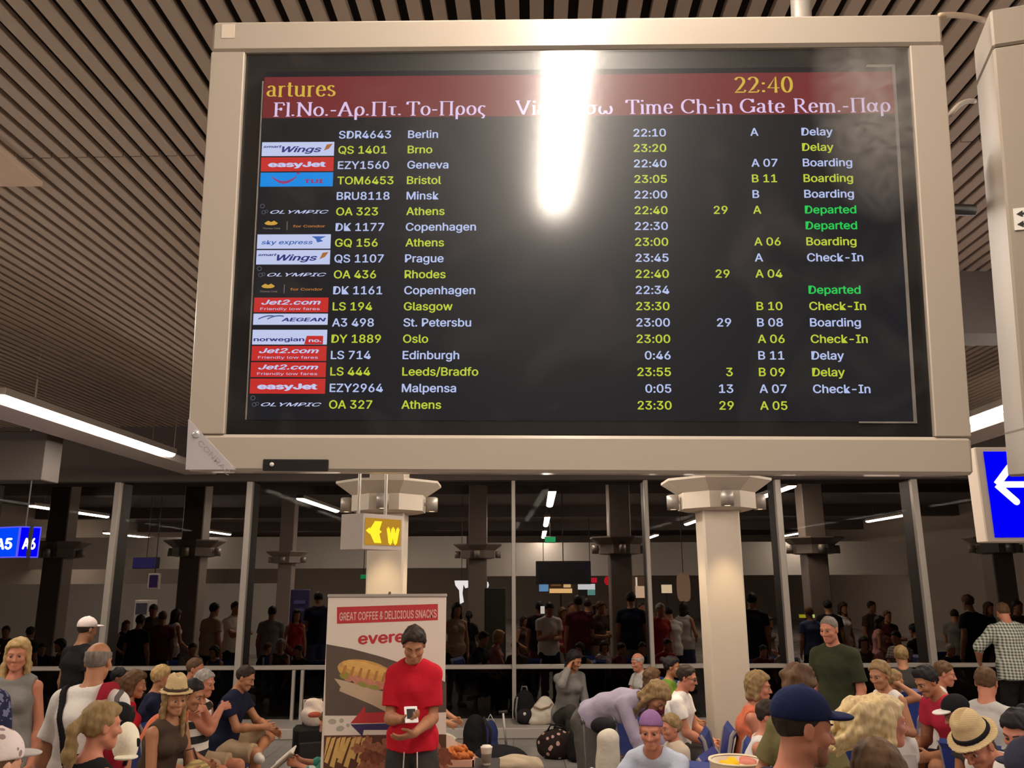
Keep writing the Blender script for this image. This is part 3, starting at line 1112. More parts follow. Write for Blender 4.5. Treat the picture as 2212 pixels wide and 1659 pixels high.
    if hair:
        hm = HAIR[hair[1]]
        hm = hairmat('hair_' + hair[1], *hm)
        make_hair(J, hair[0], min(h, 0.008), rt, hm)
        if fine and brows:
            for sg in (1, -1):
                V, Fs = solid([cone(hp(J, .015 * sg, .099, .021), hp(J, .045 * sg, .082, .024), .0042 * J['hs'], .003 * J['hs'], .002)], min(h * .6, .004))
                np_obj('eyebrow', V, Fs, hm, rt)
        if beard:
            M = np.array([J['hx'], J['hf'], J['hu']])
            g = .003
            pr = [ell(hp(J, 0, 0.03, -0.03), M, np.array([.060, .060, .080]) * J['hs'] + g, 0.03), cone(hp(J, 0, .067, -.098), hp(J, 0, .06, -.09), (.022) * J['hs'], .026 * J['hs'], .02)]
            for sg in (1, -1):
                pr.append(cone(hp(J, .05 * sg, .005, -.062), hp(J, .012 * sg, .062, -.098), .019 * J['hs'], .020 * J['hs'], 0.025))
            cut = hp(J, 0, .09, -.052)
            V, Fs = solid(pr + [ell(hp(J, 0, .095, -.071), M, np.array([.024, .03, .008]) * J['hs'], .004, 's')], min(h, .006), fold=.002,
                          post=lambda P: np.maximum((P - cut) @ nrm(J['hu'] + J['hf'] * .35), (hp(J, 0, -.012, 0) - P) @ J['hf']))
            if len(Fs):
                np_obj('beard', V, Fs, mat('beard_' + beard, (.27, .115, .066), .7, noise=.2, scale=60), rt)
    if hat:
        make_hat(J, hat[0], min(h, .008), rt, *hat[1:])
    if fine and not blink:
        q = J['hs']
        for sg in (1, -1):
            c = hp(J, .031 * sg, .0775, -.004)
            V, Fs, mi = [], [], []
            nu, nv = 10, 12
            for i in range(nu + 1):
                a = math.pi * i / nu
                for k in range(nv):
                    t = 2 * math.pi * k / nv
                    V.append(c + (J['hf'] * math.cos(a) + (J['hx'] * math.cos(t) + J['hu'] * math.sin(t)) * math.sin(a)) * .0118 * q)
            for i in range(nu):
                for k in range(nv):
                    k2 = (k + 1) % nv
                    Fs.append((i * nv + k, i * nv + k2, (i + 1) * nv + k2, (i + 1) * nv + k))
                    mi.append(1 if i < 3 else 0)
            e = mesh_obj('eye', V, Fs, [mat('eye_white', (.48, .40, .35), .4), mat('iris', (.05, .03, .02), .2)], rt, smooth=True)
            e.data.polygons.foreach_set('material_index', mi)
    return rt, J


HAIR = {'stubble': ((.34, .15, .09), (.30, .135, .08)), 'dark': ((.022, .014, .010), (.05, .034, .024)), 'black': ((.010, .008, .008), (.025, .02, .02)), 'brown': ((.09, .045, .02), (.16, .085, .04)), 'red_brown': ((.14, .055, .02), (.24, .11, .04)),
        'blond': ((.42, .26, .10), (.68, .46, .2)), 'dirty_blond': ((.24, .145, .06), (.42, .27, .12)), 'grey': ((.30, .27, .24), (.5, .46, .42)), 'salt': ((.14, .11, .09), (.30, .25, .21)),
        'bright_blond': ((.6, .42, .17), (.85, .64, .32)), 'white': ((.55, .5, .44), (.75, .7, .64))}


def world_of(rt, p):
    c, s_ = math.cos(rt.rotation_euler[2]), math.sin(rt.rotation_euler[2])
    return np.array([rt.location[0] + c * p[0] - s_ * p[1], rt.location[1] + s_ * p[0] + c * p[1], rt.location[2] + p[2]])


def place(ps, px, py, face, Y=None):
    """floor spot that puts the crown of the head where the ray through (px, py) reaches it. With Y given the stature is fitted."""
    a = math.radians(face)
    for _ in range(6):
        J = skeleton(ps)
        top = J['top']
        if Y is None:
            g = on_z(px, py, top[2] + ps.get('z0', 0))
        else:
            g = at(px, py, Y + (math.sin(a) * top[0] + math.cos(a) * top[1]))
            err = g[2] - (top[2] + ps.get('z0', 0))
            ps['H'] = float(np.clip(ps.get('H', 1.75) + err * (1.0 if ps.get('sit') is None else 1.6), ps.get('hmin', 0.9), ps.get('hmax', 1.98)))
    x = g[0] - (math.cos(a) * top[0] - math.sin(a) * top[1])
    y = g[1] - (math.sin(a) * top[0] + math.cos(a) * top[1])
    return (x, y)


# ------------------------------------------------------------------ setting
ANG = math.atan(49 / F_PX * math.cos(PITCH))          # the hall's slats and lamp rows run a touch to the right of the view


def hall(x, y):
    return (x * math.cos(ANG) + y * math.sin(ANG), -x * math.sin(ANG) + y * math.cos(ANG))


def hallf(p):
    a, b = hall(p[0], p[1])
    return np.array([a, b, p[2]])


GLASS_Y = 12.7
CEIL = 4.4
cream = mat('cream_metal', (.60, .50, .41), .42, noise=.03, bump=.03, spec=.5)
column_paint = mat('column_paint', (.58, .50, .40), .55, noise=.03, bump=.04, bscale=60)
slat_m = mat('slat_paint', (.42, .33, .26), .6, noise=.05)
void_m = mat('ceiling_void', (.02, .015, .013), .9)
alu = mat('aluminium', (.48, .43, .38), .38, metal=.35, noise=.04)
dark_alu = mat('dark_bronze', (.05, .04, .036), .5, noise=.06)
grey_panel = mat('grey_panel', (.30, .25, .225), .6, noise=.04)
dark_panel = mat('dark_panel', (.10, .08, .072), .7, noise=.06)
black = mat('black_plastic', (.016, .014, .014), .45)
white_paint = mat('white_paint', (.72, .66, .6), .55, noise=.03)


def tile_floor():
    m, nt, b = _new('floor_tiles')
    L = nt.links.new
    tc = nt.nodes.new('ShaderNodeTexCoord')
    br = nt.nodes.new('ShaderNodeTexBrick')
    br.offset = 0.0
    br.inputs['Scale'].default_value = 1.0
    br.inputs['Brick Width'].default_value = 0.6
    br.inputs['Row Height'].default_value = 0.6
    br.inputs['Mortar Size'].default_value = 0.004
    br.inputs['Color1'].default_value = (.27, .245, .225, 1)
    br.inputs['Color2'].default_value = (.31, .28, .26, 1)
    br.inputs['Mortar'].default_value = (.12, .11, .1, 1)
    L(tc.outputs['Object'], br.inputs['Vector'])
    L(br.outputs['Color'], b.inputs['Base Color'])
    nz = nt.nodes.new('ShaderNodeTexNoise')
    nz.inputs['Scale'].default_value = 3
    L(tc.outputs['Object'], nz.inputs['Vector'])
    mr = nt.nodes.new('ShaderNodeMapRange')
    mr.inputs[3].default_value = .16
    mr.inputs[4].default_value = .32
    L(nz.outputs['Fac'], mr.inputs[0])
    L(mr.outputs[0], b.inputs['Roughness'])
    return m


XL, XR, YB, YF = -15.5, 14.5, -16.0, 46.0


def struct(o):
    o['kind'] = 'structure'
    return o


struct(boxobj('floor', (XL, YB, -.1), (XR, YF, 0), tile_floor()))
side_wall = mat('side_wall_paint', (.34, .29, .25), .7, noise=.04)
struct(boxobj('wall_left', (XL - .2, YB, 0), (XL, YF, CEIL + .4), side_wall))
struct(boxobj('wall_right', (XR, YB, 0), (XR + .2, YF, CEIL + .4), side_wall))
struct(boxobj('wall_back', (XL, YB - .2, 0), (XR, YB, CEIL + .4), side_wall))
struct(boxobj('wall_front', (XL, YF, 0), (XR, YF + .2, CEIL + .4), side_wall))

# slatted ceiling of this hall, one mesh: slats, void and butt joints between slat lengths
mb = MB()
PIT = 0.1015
ends = [-15.9, -12.1, -8.0, -3.95, .05, 4.12, 8.2, 12.35]
i = -152
while i * PIT < 14.2:
    x = i * PIT
    for a, b_ in zip(ends[:-1], ends[1:]):
        mb.box((x, a + .006, CEIL), (x + .058, b_ - .006, CEIL + .035), frame=hallf)
    i += 1
ceil = struct(mb.build('ceiling', slat_m))
struct(boxobj('trim_1', (XL, YB, CEIL + .3), (XR, 12.5, CEIL + .4), void_m))       # slab above the slats
# hall mirrored in the glass, its reflection built as solids: dark ceiling with beams
struct(boxobj('trim_2', (XL, 13.2, CEIL), (XR, YF, CEIL + .4), dark_panel))
mb = MB()
for yb in (19.5, 27.0, 34.5):
    mb.box((XL, yb, CEIL - .35), (XR, yb + .4, CEIL))
struct(mb.build('trim_3', dark_panel))

# bulkhead over the glass wall
struct(boxobj('trim_4', (XL, 12.5, 3.56), (XR, 13.2, CEIL + .4), dark_panel))
# downstand beam on the right of the board
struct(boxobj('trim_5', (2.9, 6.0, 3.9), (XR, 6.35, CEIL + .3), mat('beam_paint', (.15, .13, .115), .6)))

# ceiling hatch
p = on_z(92, 403, CEIL - .03)
tag(boxobj('ceiling_hatch', (p[0] - .7, p[1] - .62, CEIL - .03), (p[0], p[1], CEIL + .04), mat('hatch_paint', (.62, .46, .34), .6), bev=.004),
    'plain beige flush hatch panel set in the slatted ceiling, far left', 'ceiling panel')

# ---- glass wall
mull_x = [-10.04, -8.03, -6.01, -4.0, -1.99, .014, 2.03, 4.04, 6.12, 8.1, 10.1]
pane_m = glass('tinted_glass', (.55, .53, .52), .001, .01)  # tint added to dim the mirrored hall built behind it
low_m = glass('tinted_low_glass', (.20, .195, .19), .01, .02)
edges = [XL] + mull_x + [XR]
for k in range(len(edges) - 1):
    w_ = bpy.data.objects.new('window_%d' % (k + 1), None)
    COL.objects.link(w_)
    w_['kind'] = 'structure'
    w_.location = ((edges[k] + edges[k + 1]) / 2, GLASS_Y, 0)
    hw = (edges[k + 1] - edges[k]) / 2
    boxobj('pane', (-hw, -.005, .88), (hw, .005, 3.56), pane_m, w_)
    boxobj('lower_pane', (-hw, -.005, .14), (hw, .005, .82), low_m, w_)
    boxobj('rail', (-hw, -.06, .82), (hw, .04, .88), alu, w_, bev=.008)
mb_n = 6
for k, x in enumerate(mull_x):
    wd = .06 if abs(x) < 3 else .09
    m_ = bpy.data.objects.new('trim_%d' % (k + 6), None)
    COL.objects.link(m_)
    m_['kind'] = 'structure'
    m_.location = (x, GLASS_Y, 0)
    boxobj('mullion_cap', (-wd / 2, -.14, .14), (wd / 2, -.05, 3.56), alu, m_, bev=.006)
    boxobj('mullion_fin', (-wd / 2 + .015, -.05, .0), (wd / 2 - .015, .30, 3.56), dark_alu, m_)
struct(boxobj('trim_17', (XL, 11.9, 0), (XR, 12.95, .14), mat('ledge_stone', (.46, .41, .37), .45, noise=.08), bev=.012))
for k, px in enumerate((633, 652)):
    q = at(px, 1500, 12.62)
    struct(boxobj('trim_%d' % (18 + k), (q[0] - .02, 12.58, .14), (q[0] + .02, 12.64, .82), alu))

# ------------------------------------------------------------------ strip lamps
LAMP_Z = 3.65
lamp_glow = glow('lamp_diffuser', WARM, LAMP)
lamp_glow_far = glow('lamp_diffuser_mirrored', (1.0, .86, .70), LAMP * 1.5)  # for the lamps built in place of their reflections


def strip_lamp(x, y0, y1, label, far=False, w=.13, z=LAMP_Z, group='ceiling strip lights'):
    cx, cy = hall(x, (y0 + y1) / 2)
    r = empty('strip_light', label, 'light', (cx, cy, z), -ANG, group)
    L = (y1 - y0) / 2
    boxobj('housing', (-w / 2 - .012, -L - .02, .03), (w / 2 + .012, L + .02, .10), alu, r, bev=.006)
    mbd = MB()
    n = 6
    pr = []
    for k in range(n + 1):
        a = math.pi * k / n
        pr.append((-w / 2 * math.cos(a), .03 - .04 * math.sin(a)))
    for yy in (-L, L):
        mbd.V += [(a, yy, b) for a, b in pr]
    mbd.F += [(k, k + 1, n + 2 + k, n + 1 + k) for k in range(n)] + [tuple(range(n + 1)), tuple(range(n + 1, 2 * n + 2))[::-1]]
    mbd.M += [0] * len(mbd.F)
    mbd.build('diffuser', lamp_glow_far if far else lamp_glow, r)
    for yy in (-L * .7, L * .7):
        MB().tube([(0, yy, .10), (0, yy, CEIL - z - .002)], .0012, 5).build('suspension_wire', alu, r)
    return r


ROWS = {'far left': -10.4, 'left': -4.68, 'middle': .33, 'right': 4.5, 'far right': 9.3}
for rn, x in ROWS.items():
    for k, (a, b_) in enumerate(((-14.5, -11.0), (-8.2, -4.7), (-1.9, 1.5), (2.4, 5.8), (6.9, 10.4))):  # lengths just beyond the board are added, unseen, to brighten the crowd
        if k < 2:          # nothing of the hall behind the camera shows, not even in the screen
            continue
        pos = ('at the far end behind the camera', 'behind the camera', 'overhead beside the board', 'added fill, unseen beyond the board', 'this side of the glass wall')[k]
        strip_lamp(.135 if rn == 'middle' and k == 2 else x, a, b_, 'strip light, %s row, %s' % (rn, pos), group='strip lights of the near hall')
# flat trunking that carries the left and right rows up to the glass
for nm, sg in (('left', -1), ('right', 1)):
    x0, x1 = sorted((sg * 4.80, sg * 5.28))
    cx, cy = hall((x0 + x1) / 2, 9.3)
    r = empty('lamp_trunking', 'flat grey trunking running beside the %s strip light to the glass' % nm, 'trunking', (cx, cy, LAMP_Z), -ANG, None)
    boxobj('channel', (-(x1 - x0) / 2, -3.0, .0), ((x1 - x0) / 2, 3.0, .10), mat('trunking_paint', (.62, .54, .50), .5), r, bev=.01)
    for yy in (-2.0, 2.0):
        MB().tube([(0, yy, .10), (0, yy, CEIL - LAMP_Z - .002)], .003, 6).build('hanger', alu, r)

# reflected lamp rows, built as solids behind the glass
FAR = [('left', -4.68, ((16.4, 19.5), (22.2, 25.0), (33.4, 40.0))), ('middle', .33, ((15.4, 18.4), (22.0, 25.5), (28.5, 33.0))),
       ('right', 4.55, ((14.7, 17.3), (22.2, 25.2), (31.4, 35.5))), ('far left', -10.85, ((17.6, 20.8), (26.2, 29.4), (35.5, 41.0))),
       ('outer left', -14.6, ((28.0, 31.5),)), ('far right', 9.6, ((21.5, 24.3), (29.5, 33.0)))]
for rn, x, segs in FAR:
    for k, (a, b_) in enumerate(segs):
        strip_lamp(x, a, b_, 'strip light reflected in glass, %s row, %s one from it' % (rn, ('first', 'second', 'third')[k]), True, .14, LAMP_Z, 'strip lights reflected in glass')

# ------------------------------------------------------------------ columns with lit capitals
spot_glow = glow('spot_lens', (1.0, .72, .42), 7.0)


def octa(ap, z, c=(0, 0)):
    q = ap * math.tan(math.pi / 8)
    return [(c[0] + x, c[1] + y, z) for x, y in ((ap, -q), (ap, q), (q, ap), (-q, ap), (-ap, q), (-ap, -q), (-q, -ap), (q, -ap))]


def capital_mb(zb):
    m = MB()
    rings = [(.30, zb), (.385, zb + .02), (.385, zb + .19), (.40, zb + .20), (.55, zb + .31), (.55, zb + .335), (.33, zb + .345)]
    V, Fs = [], []
    for ap, z in rings:
        V += octa(ap, z)
    for k in range(len(rings) - 1):
        for j in range(8):
            j2 = (j + 1) % 8
            Fs.append((k * 8 + j, k * 8 + j2, (k + 1) * 8 + j2, (k + 1) * 8 + j))
    Fs += [tuple(range(8))[::-1], tuple((len(rings) - 1) * 8 + j for j in range(8))]
    m.add(V, Fs)
    return m


def column(x, y, label, w=.39, lit=True, m=None, zb=2.80, energy=62):
    r = empty('support_column', label, 'column', (x, y, 0))
    m = m or column_paint
    boxobj('shaft', (-w / 2, -w / 2, 0), (w / 2, w / 2, CEIL), m, r, bev=.018)
    capital_mb(zb).build('capital', m, r)
    for (dx, dy) in ((0, -1), (1, 0), (-1, 0)):
        c = (dx * .47, dy * .47, zb + .05)
        s_ = MB().lathe([(.06, -.02), (.066, -.03), (.066, .12), (.05, .13)], c, 18).build('spotlight', alu, r, True)
        MB().lathe([(.055, -.022), (.052, -.020)], c, 18).build('lens', spot_glow if lit else black, s_)
        MB().box((min(dx * .38, dx * .42, -.02), min(dy * .38, dy * .42, -.02), zb + .09), (max(dx * .38, dx * .42, .02), max(dy * .38, dy * .42, .02), zb + .12)).build('bracket', alu, s_)
        if lit:
            ld = bpy.data.lights.new('spot_beam', 'SPOT')
            ld.energy = energy
            ld.color = (1.0, .74, .45)
            ld.spot_size = math.radians(62)
            ld.spot_blend = .7
            ld.shadow_soft_size = .05
            lo = bpy.data.objects.new('spot_beam', ld)
            COL.objects.link(lo)
            lo.parent = s_
            lo.location = (c[0], c[1], c[2] - .04)
            lo.rotation_euler = (0, 0, 0)
    return r


column(-1.36, 9.15, 'cream column with octagonal capital behind the tall promo banner and yellow sign')
column(2.21, 9.0, 'cream column with octagonal capital beside the blue seats and litter bin')
dark_col = mat('dark_column', (.21, .17, .145), .4)  # darker columns built in place of the reflected ones
for px, Y, lab in ((121, 17.5, 'dark column reflected in glass at the far left, below the blue A6 sign'), (415, 17.0, 'dark column reflected in glass between the two left mullions'),
                   (1032, 19.5, 'dark column reflected in glass right of the promo banner'), (1340, 16.4, 'dark column reflected in glass just left of the right cream column'),
                   (1762, 16.8, 'dark column reflected in glass behind the man in dark green'), (2160, 16.8, 'dark column reflected in glass below the large blue arrow sign'),
                   (618, 24.0, 'slim pale column reflected in glass left of the yellow sign')):
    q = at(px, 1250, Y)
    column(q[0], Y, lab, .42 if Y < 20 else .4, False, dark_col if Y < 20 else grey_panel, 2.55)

# ------------------------------------------------------------------ the flight information board
B_C = np.array([.1174, 1.45, 2.7294])
_yaw, _tilt, _rl, B_W, B_H = -.0277, .0934, -.0124, 1.4286, .8902
_n0 = np.array([math.cos(_yaw), math.sin(_yaw), 0])
_fw = np.array([-math.sin(_yaw), math.cos(_yaw), 0])
_up = np.array([0, 0, 1]) * math.cos(_tilt) - _fw * math.sin(_tilt)
B_X = _n0 * math.cos(_rl) + _up * math.sin(_rl)
B_Y = _up * math.cos(_rl) - _n0 * math.sin(_rl)
B_N = np.cross(B_X, B_Y)               # towards the viewer


def uv(px, py):
    d = ray(px, py)
    t = ((B_C - CAM_O) @ B_N) / (d @ B_N)
    P = CAM_O + d * t - B_C
    return np.array([P @ B_X, P @ B_Y])


board = bpy.data.objects.new('flight_board', None)
COL.objects.link(board)
board.matrix_world = Matrix(((B_X[0], B_Y[0], B_N[0], B_C[0]), (B_X[1], B_Y[1], B_N[1], B_C[1]), (B_X[2], B_Y[2], B_N[2], B_C[2]), (0, 0, 0, 1)))
tag(board, 'large cream-framed departures screen hanging overhead with a white glare streak', 'display board')
hw, hh = B_W / 2, B_H / 2
iu0, iu1, iv0, iv1 = -.647, .650, -.3767, .3804
fr_m = mat('board_frame_paint', (.50, .425, .35), .30, noise=.02, bump=.015, spec=.6, coat=.35)
boxobj('top_rail', (-hw, iv1, -.12), (hw, hh, 0), fr_m, board, bev=.006)
boxobj('bottom_rail', (-hw, -hh, -.12), (hw, iv0, 0), fr_m, board, bev=.006)
boxobj('side_rail', (-hw, iv0, -.12), (iu0, iv1, -.0006), fr_m, board, bev=.002)
boxobj('side_rail', (iu1, iv0, -.12), (hw, iv1, -.0006), fr_m, board, bev=.002)
boxobj('back_case', (-hw + .03, -hh + .03, -.17), (hw - .03, hh - .03, -.10), dark_panel, board)
MB().box((iu0, iv0, -.03), (iu1, iv1, -.012)).build('bezel', mat('bezel_black', (.012, .011, .011), .35, spec=.4), board)
s0, s1, t0, t1 = *uv(556, 905)[:1], *uv(1950, 500)[:1], uv(1000, 906)[1], uv(1000, 150)[1]
SU0, SU1, SV0, SV1 = uv(548, 540)[0], uv(1958, 540)[0], uv(1250, 907)[1], uv(1250, 143)[1]
scr = boxobj('screen', (SU0, SV0, -.012), (SU1, SV1, -.0105), glow('screen_dark', (.46, .46, .58), .026), board)
I3 = np.eye(3)


def bt(mbx, s, u, v, cap, width=None, bold=0.012, shear=0.0, align='l', z=-.0088):
    put_text(mbx, s, np.array([u, v, z]), I3[0], I3[1], cap, width, bold, shear, align, stretch=1.09)


# red heading band
hb1, hb0 = uv(1000, 157)[1], uv(1000, 246)[1]
boxobj('heading_band', (uv(566, 200)[0], hb0, -.0105), (SU1, hb1, -.0095), glow('band_red', (.20, .028, .03), .95), board)
GOLD = glow('screen_gold', (.72, .50, .06), 1.0)
PINK = glow('screen_pink_white', (.80, .62, .92), 1.0)
CWHITE = glow('screen_white', (.55, .64, 1.0), .95)
CYEL = glow('screen_yellow', (.62, .72, .05), .95)
CGRN = glow('screen_green', (.02, .70, .10), .95)


def span(x0, x1, y):
    a, b_ = uv(x0, y), uv(x1, y)
    return a[0], b_[0] - a[0]


mb = MB()
for s, x0, x1, yb, yt in (('artures', 572, 720, 203, 172), ('22:40', 1587, 1716, 195, 161)):
    u, wd = span(x0, x1, yb)
    v = uv((x0 + x1) / 2, yb)[1]
    serif_text(mb, s, np.array([u, v, -.0088]), I3[0], I3[1], (uv(x0, yt)[1] - uv(x0, yb)[1]) / (.9 if s[0] == 'a' else .97), wd * 1.02)
mb.build('title_text', GOLD, board)
vb, vt = uv(1000, 248)[1], uv(1000, 213)[1]
vb = uv(650, 248)[1]
vc = uv(650, 218)[1] - vb
mb = MB()
for s, x0, x1 in (('Fl.No.-Aρ.Πτ.', 586, 868), ('To-Προς', 876, 1050), ('Via-Mέσω', 1113, 1326), ('Time', 1352, 1457), ('Ch-in', 1472, 1588), ('Gate', 1600, 1700), ('Rem.-Παρ', 1716, 1930)):
    s = s.translate(str.maketrans('ΑΤοΜ', 'ATοM'.replace('ο', 'o')))
    u, wd = span(x0, x1, 235)
    serif_text(mb, s, np.array([u, vb + .002, -.0088]), I3[0], I3[1], vc, wd)
mb.build('column_headings', PINK, board)

FL = [('', 'SDR4643', 'Berlin', '22:10', '', 'A', 'Delay', 'w'), ('wings', 'QS 1401', 'Brno', '23:20', '', '', 'Delay', 'y'), ('easy', 'EZY1560', 'Geneva', '22:40', '', 'A 07', 'Boarding', 'w'),
      ('tui', 'TOM6453', 'Bristol', '23:05', '', 'B 11', 'Boarding', 'y'), ('', 'BRU8118', 'Minsk', '22:00', '', 'B', 'Boarding', 'w'), ('oly', 'OA 323', 'Athens', '22:40', '29', 'A', 'Departed', 'y'),
      ('tc', 'DK 1177', 'Copenhagen', '22:30', '', '', 'Departed', 'w'), ('sky', 'GQ 156', 'Athens', '23:00', '', 'A 06', 'Boarding', 'y'), ('wings', 'QS 1107', 'Prague', '23:45', '', 'A', 'Check-In', 'w'),
      ('oly', 'OA 436', 'Rhodes', '22:40', '29', 'A 04', '', 'y'), ('tc', 'DK 1161', 'Copenhagen', '22:34', '', '', 'Departed', 'w'), ('jet', 'LS 194', 'Glasgow', '23:30', '', 'B 10', 'Check-In', 'y'),
      ('aeg', 'A3 498', 'St. Petersbu', '23:00', '29', 'B 08', 'Boarding', 'w'), ('nor', 'DY 1889', 'Oslo', '23:00', '', 'A 06', 'Check-In', 'y'), ('jet', 'LS 714', 'Edinburgh', '0:46', '', 'B 11', 'Delay', 'w'),
      ('jet', 'LS 444', 'Leeds/Bradfo', '23:55', '3', 'B 09', 'Delay', 'y'), ('easy', 'EZY2964', 'Malpensa', '0:05', '13', 'A 07', 'Check-In', 'w'), ('oly', 'OA 327', 'Athens', '23:30', '29', 'A 05', '', 'y')]
RV0, RDV, CAPH = .2122, .03111, .0217
uF, uT, uTm, uCh, uG, uR = uv(730, 283)[0], uv(880, 283)[0], uv(1440, 278)[0], uv(1574, 446)[0], uv(1623, 276)[0], uv(1734, 274)[0]
LU0, LU1 = uv(562, 315)[0], uv(719, 315)[0]
LW = LU1 - LU0
G_ = lambda n, c, k=1.0: glow('logo_' + n, c, k)
lw, lr, lb, ln = G_('white', (.60, .66, .95)), G_('red', (.62, .03, .025)), G_('sky_blue', (.0, .28, .85)), G_('navy', (.03, .04, .22))
lo, lrd, ldim, lpale = G_('orange', (.55, .20, .05), .8), G_('purple_red', (.35, .04, .16)), G_('dim', (.12, .12, .16)), G_('pale', (.62, .66, .98))


def rect(mbx, u0, v0, u1, v1, z):
    mbx.add([(u0, v0, z), (u1, v0, z), (u1, v1, z), (u0, v1, z)], [(0, 1, 2, 3)])


for k, (lg, no, to, tm, ch, gt, rm, cc) in enumerate(FL):
    vc_ = RV0 - RDV * k
    vb_ = vc_ - CAPH / 2
    cm = CWHITE if cc == 'w' else CYEL
    mb = MB()
    bt(mb, no, uF, vb_, CAPH)
    bt(mb, to, uT, vb_, CAPH)
    bt(mb, tm, uTm, vb_, CAPH, align='r')
    if ch:
        bt(mb, ch, uCh, vb_, CAPH, align='r')
    if gt:
        bt(mb, gt, uG, vb_, CAPH)
    if rm and rm != 'Departed':
        bt(mb, rm, uR, vb_, CAPH)
    row = mb.build('flight_row', cm, board)
    if rm == 'Departed':
        mb = MB()
        bt(mb, rm, uR, vb_, CAPH)
        mb.build('departed_text', CGRN, row)
    if not lg:
        continue
    a, b_ = vc_ - RDV * .455, vc_ + RDV * .455
    z0 = -.0100
    bg = {'wings': lw, 'easy': lr, 'tui': lb, 'sky': lw, 'jet': lr, 'aeg': lw, 'nor': lw}.get(lg)
    if bg is not None:
        mb = MB()
        if lg == 'aeg':
            a += RDV * .22
        if lg == 'nor':
            b_ += 0
        mb.box((LU0, a, -.0105), (LU1, b_, z0))
        logo = mb.build('airline_logo', bg, board)
    else:
        logo = None
    z1 = -.0092
    X_ = lambda f_: LU0 + LW * f_
    Yv = lambda f_: a + (b_ - a) * f_
    jobs = []
    if lg == 'wings':
        m1 = MB()
        bt(m1, 'Wings', X_(.28), Yv(.26), RDV * .52, LW * .55, .02, .3, z=z1)
        bt(m1, 'smart', X_(.02), Yv(.58), RDV * .22, LW * .26, .02, .3, z=z1)
        m2 = MB()
        m2.add([(X_(.86), Yv(.35), z1), (X_(.93), Yv(.5), z1), (X_(.98), Yv(.85), z1), (X_(.90), Yv(.8), z1)], [(0, 1, 2, 3)])
        jobs = [('logo_lettering', m1, ln), ('logo_emblem', m2, lo)]
    elif lg == 'easy':
        m1 = MB()
        bt(m1, 'easyJet', X_(.10), Yv(.30), RDV * .46, LW * .80, .035, z=z1)
        jobs = [('logo_lettering', m1, lpale)]
    elif lg == 'jet':
        m1 = MB()
        bt(m1, 'Jet2.com', X_(.10), Yv(.52), RDV * .40, LW * .80, .02, .25, z=z1)
        bt(m1, 'Friendly low fares', X_(.09), Yv(.14), RDV * .22, LW * .80, .0, .0, z=z1)
        jobs = [('logo_lettering', m1, lpale)]
    elif lg == 'tui':
        m1, m2 = MB(), MB()
        P_ = [(X_(.16 + .34 * t), Yv(.80 - .62 * math.sin(math.pi * (.08 + .84 * t))), z1) for t in np.linspace(0, 1, 14)]
        for q in range(13):
            w_ = RDV * (.08 + .10 * math.sin(math.pi * q / 13))
            m1.add([P_[q], P_[q + 1], (P_[q + 1][0], P_[q + 1][1] + w_, z1), (P_[q][0], P_[q][1] + w_, z1)], [(0, 1, 2, 3)])
        rect(m1, X_(.50), Yv(.85), X_(.54), Yv(.98), z1)
        bt(m2, 'TUI', X_(.60), Yv(.22), RDV * .34, LW * .27, .03, z=z1)
        jobs = [('logo_emblem', m1, lrd), ('logo_lettering', m2, lrd)]
    elif lg == 'oly':
        m1, m2 = MB(), MB()
        bt(m1, 'OLYMPIC', X_(.16), Yv(.26), RDV * .30, LW * .80, .01, .35, z=z1)
        for (cx_, cy_, rr) in ((.05, .80, .11), (.07, .36, .10), (.11, .42, .08)):
            ring = [(X_(cx_) + RDV * rr * math.cos(t), Yv(cy_) + RDV * rr * math.sin(t)) for t in np.linspace(0, 2 * math.pi, 15)]
            for q in range(14):
                o_ = [(X_(cx_) + (p_[0] - X_(cx_)) * 1.35, Yv(cy_) + (p_[1] - Yv(cy_)) * 1.35) for p_ in ring[q:q + 2]]
                m2.add([(*ring[q], z1), (*ring[q + 1], z1), (*o_[1], z1), (*o_[0], z1)], [(0, 1, 2, 3)])
        jobs = [('logo_lettering', m1, lpale), ('logo_emblem', m2, ldim)]
    elif lg == 'tc':
        m1, m2, m3 = MB(), MB(), MB()
        hp_ = [(X_(.18 + .09 * math.copysign(abs(math.cos(t)) ** .8, math.cos(t))), Yv(.70 + .16 * math.sin(t)), z1) for t in np.linspace(math.pi, 2 * math.pi, 9)]
        m1.add(hp_ + [(X_(.22), Yv(.86), z1), (X_(.18), Yv(.76), z1), (X_(.14), Yv(.86), z1)], [tuple(range(12))])
        bt(m2, 'Thomas Cook', X_(.07), Yv(.26), RDV * .16, LW * .24, z=z1)
        rect(m2, X_(.395), Yv(.2), X_(.405), Yv(.8), z1)
        bt(m3, 'for Condor', X_(.48), Yv(.38), RDV * .22, LW * .44, .02, z=z1)
        jobs = [('logo_emblem', m1, glow('logo_gold', (.75, .42, .06), .9)), ('logo_caption', m2, glow('logo_grey', (.25, .2, .18), .8)), ('logo_lettering', m3, lo)]
    elif lg == 'sky':
        m1 = MB()
        bt(m1, 'sky express', X_(.06), Yv(.30), RDV * .36, LW * .70, .015, .2, z=z1)
        m2 = MB()
        m2.add([(X_(.74), Yv(.85), z1), (X_(.94), Yv(.85), z1), (X_(.86), Yv(.66), z1), (X_(.90), Yv(.5), z1), (X_(.82), Yv(.42), z1), (X_(.80), Yv(.66), z1)], [(0, 1, 2, 3, 4, 5)][::1])
        cb = glow('logo_blue', (.05, .14, .5), 1.0)
        jobs = [('logo_lettering', m1, cb), ('logo_emblem', m2, cb)]
    elif lg == 'aeg':
        m1, m2 = MB(), MB()
        bt(m1, 'AEGEAN', X_(.38), Yv(.30), RDV * .30, LW * .60, .025, .2, z=z1)
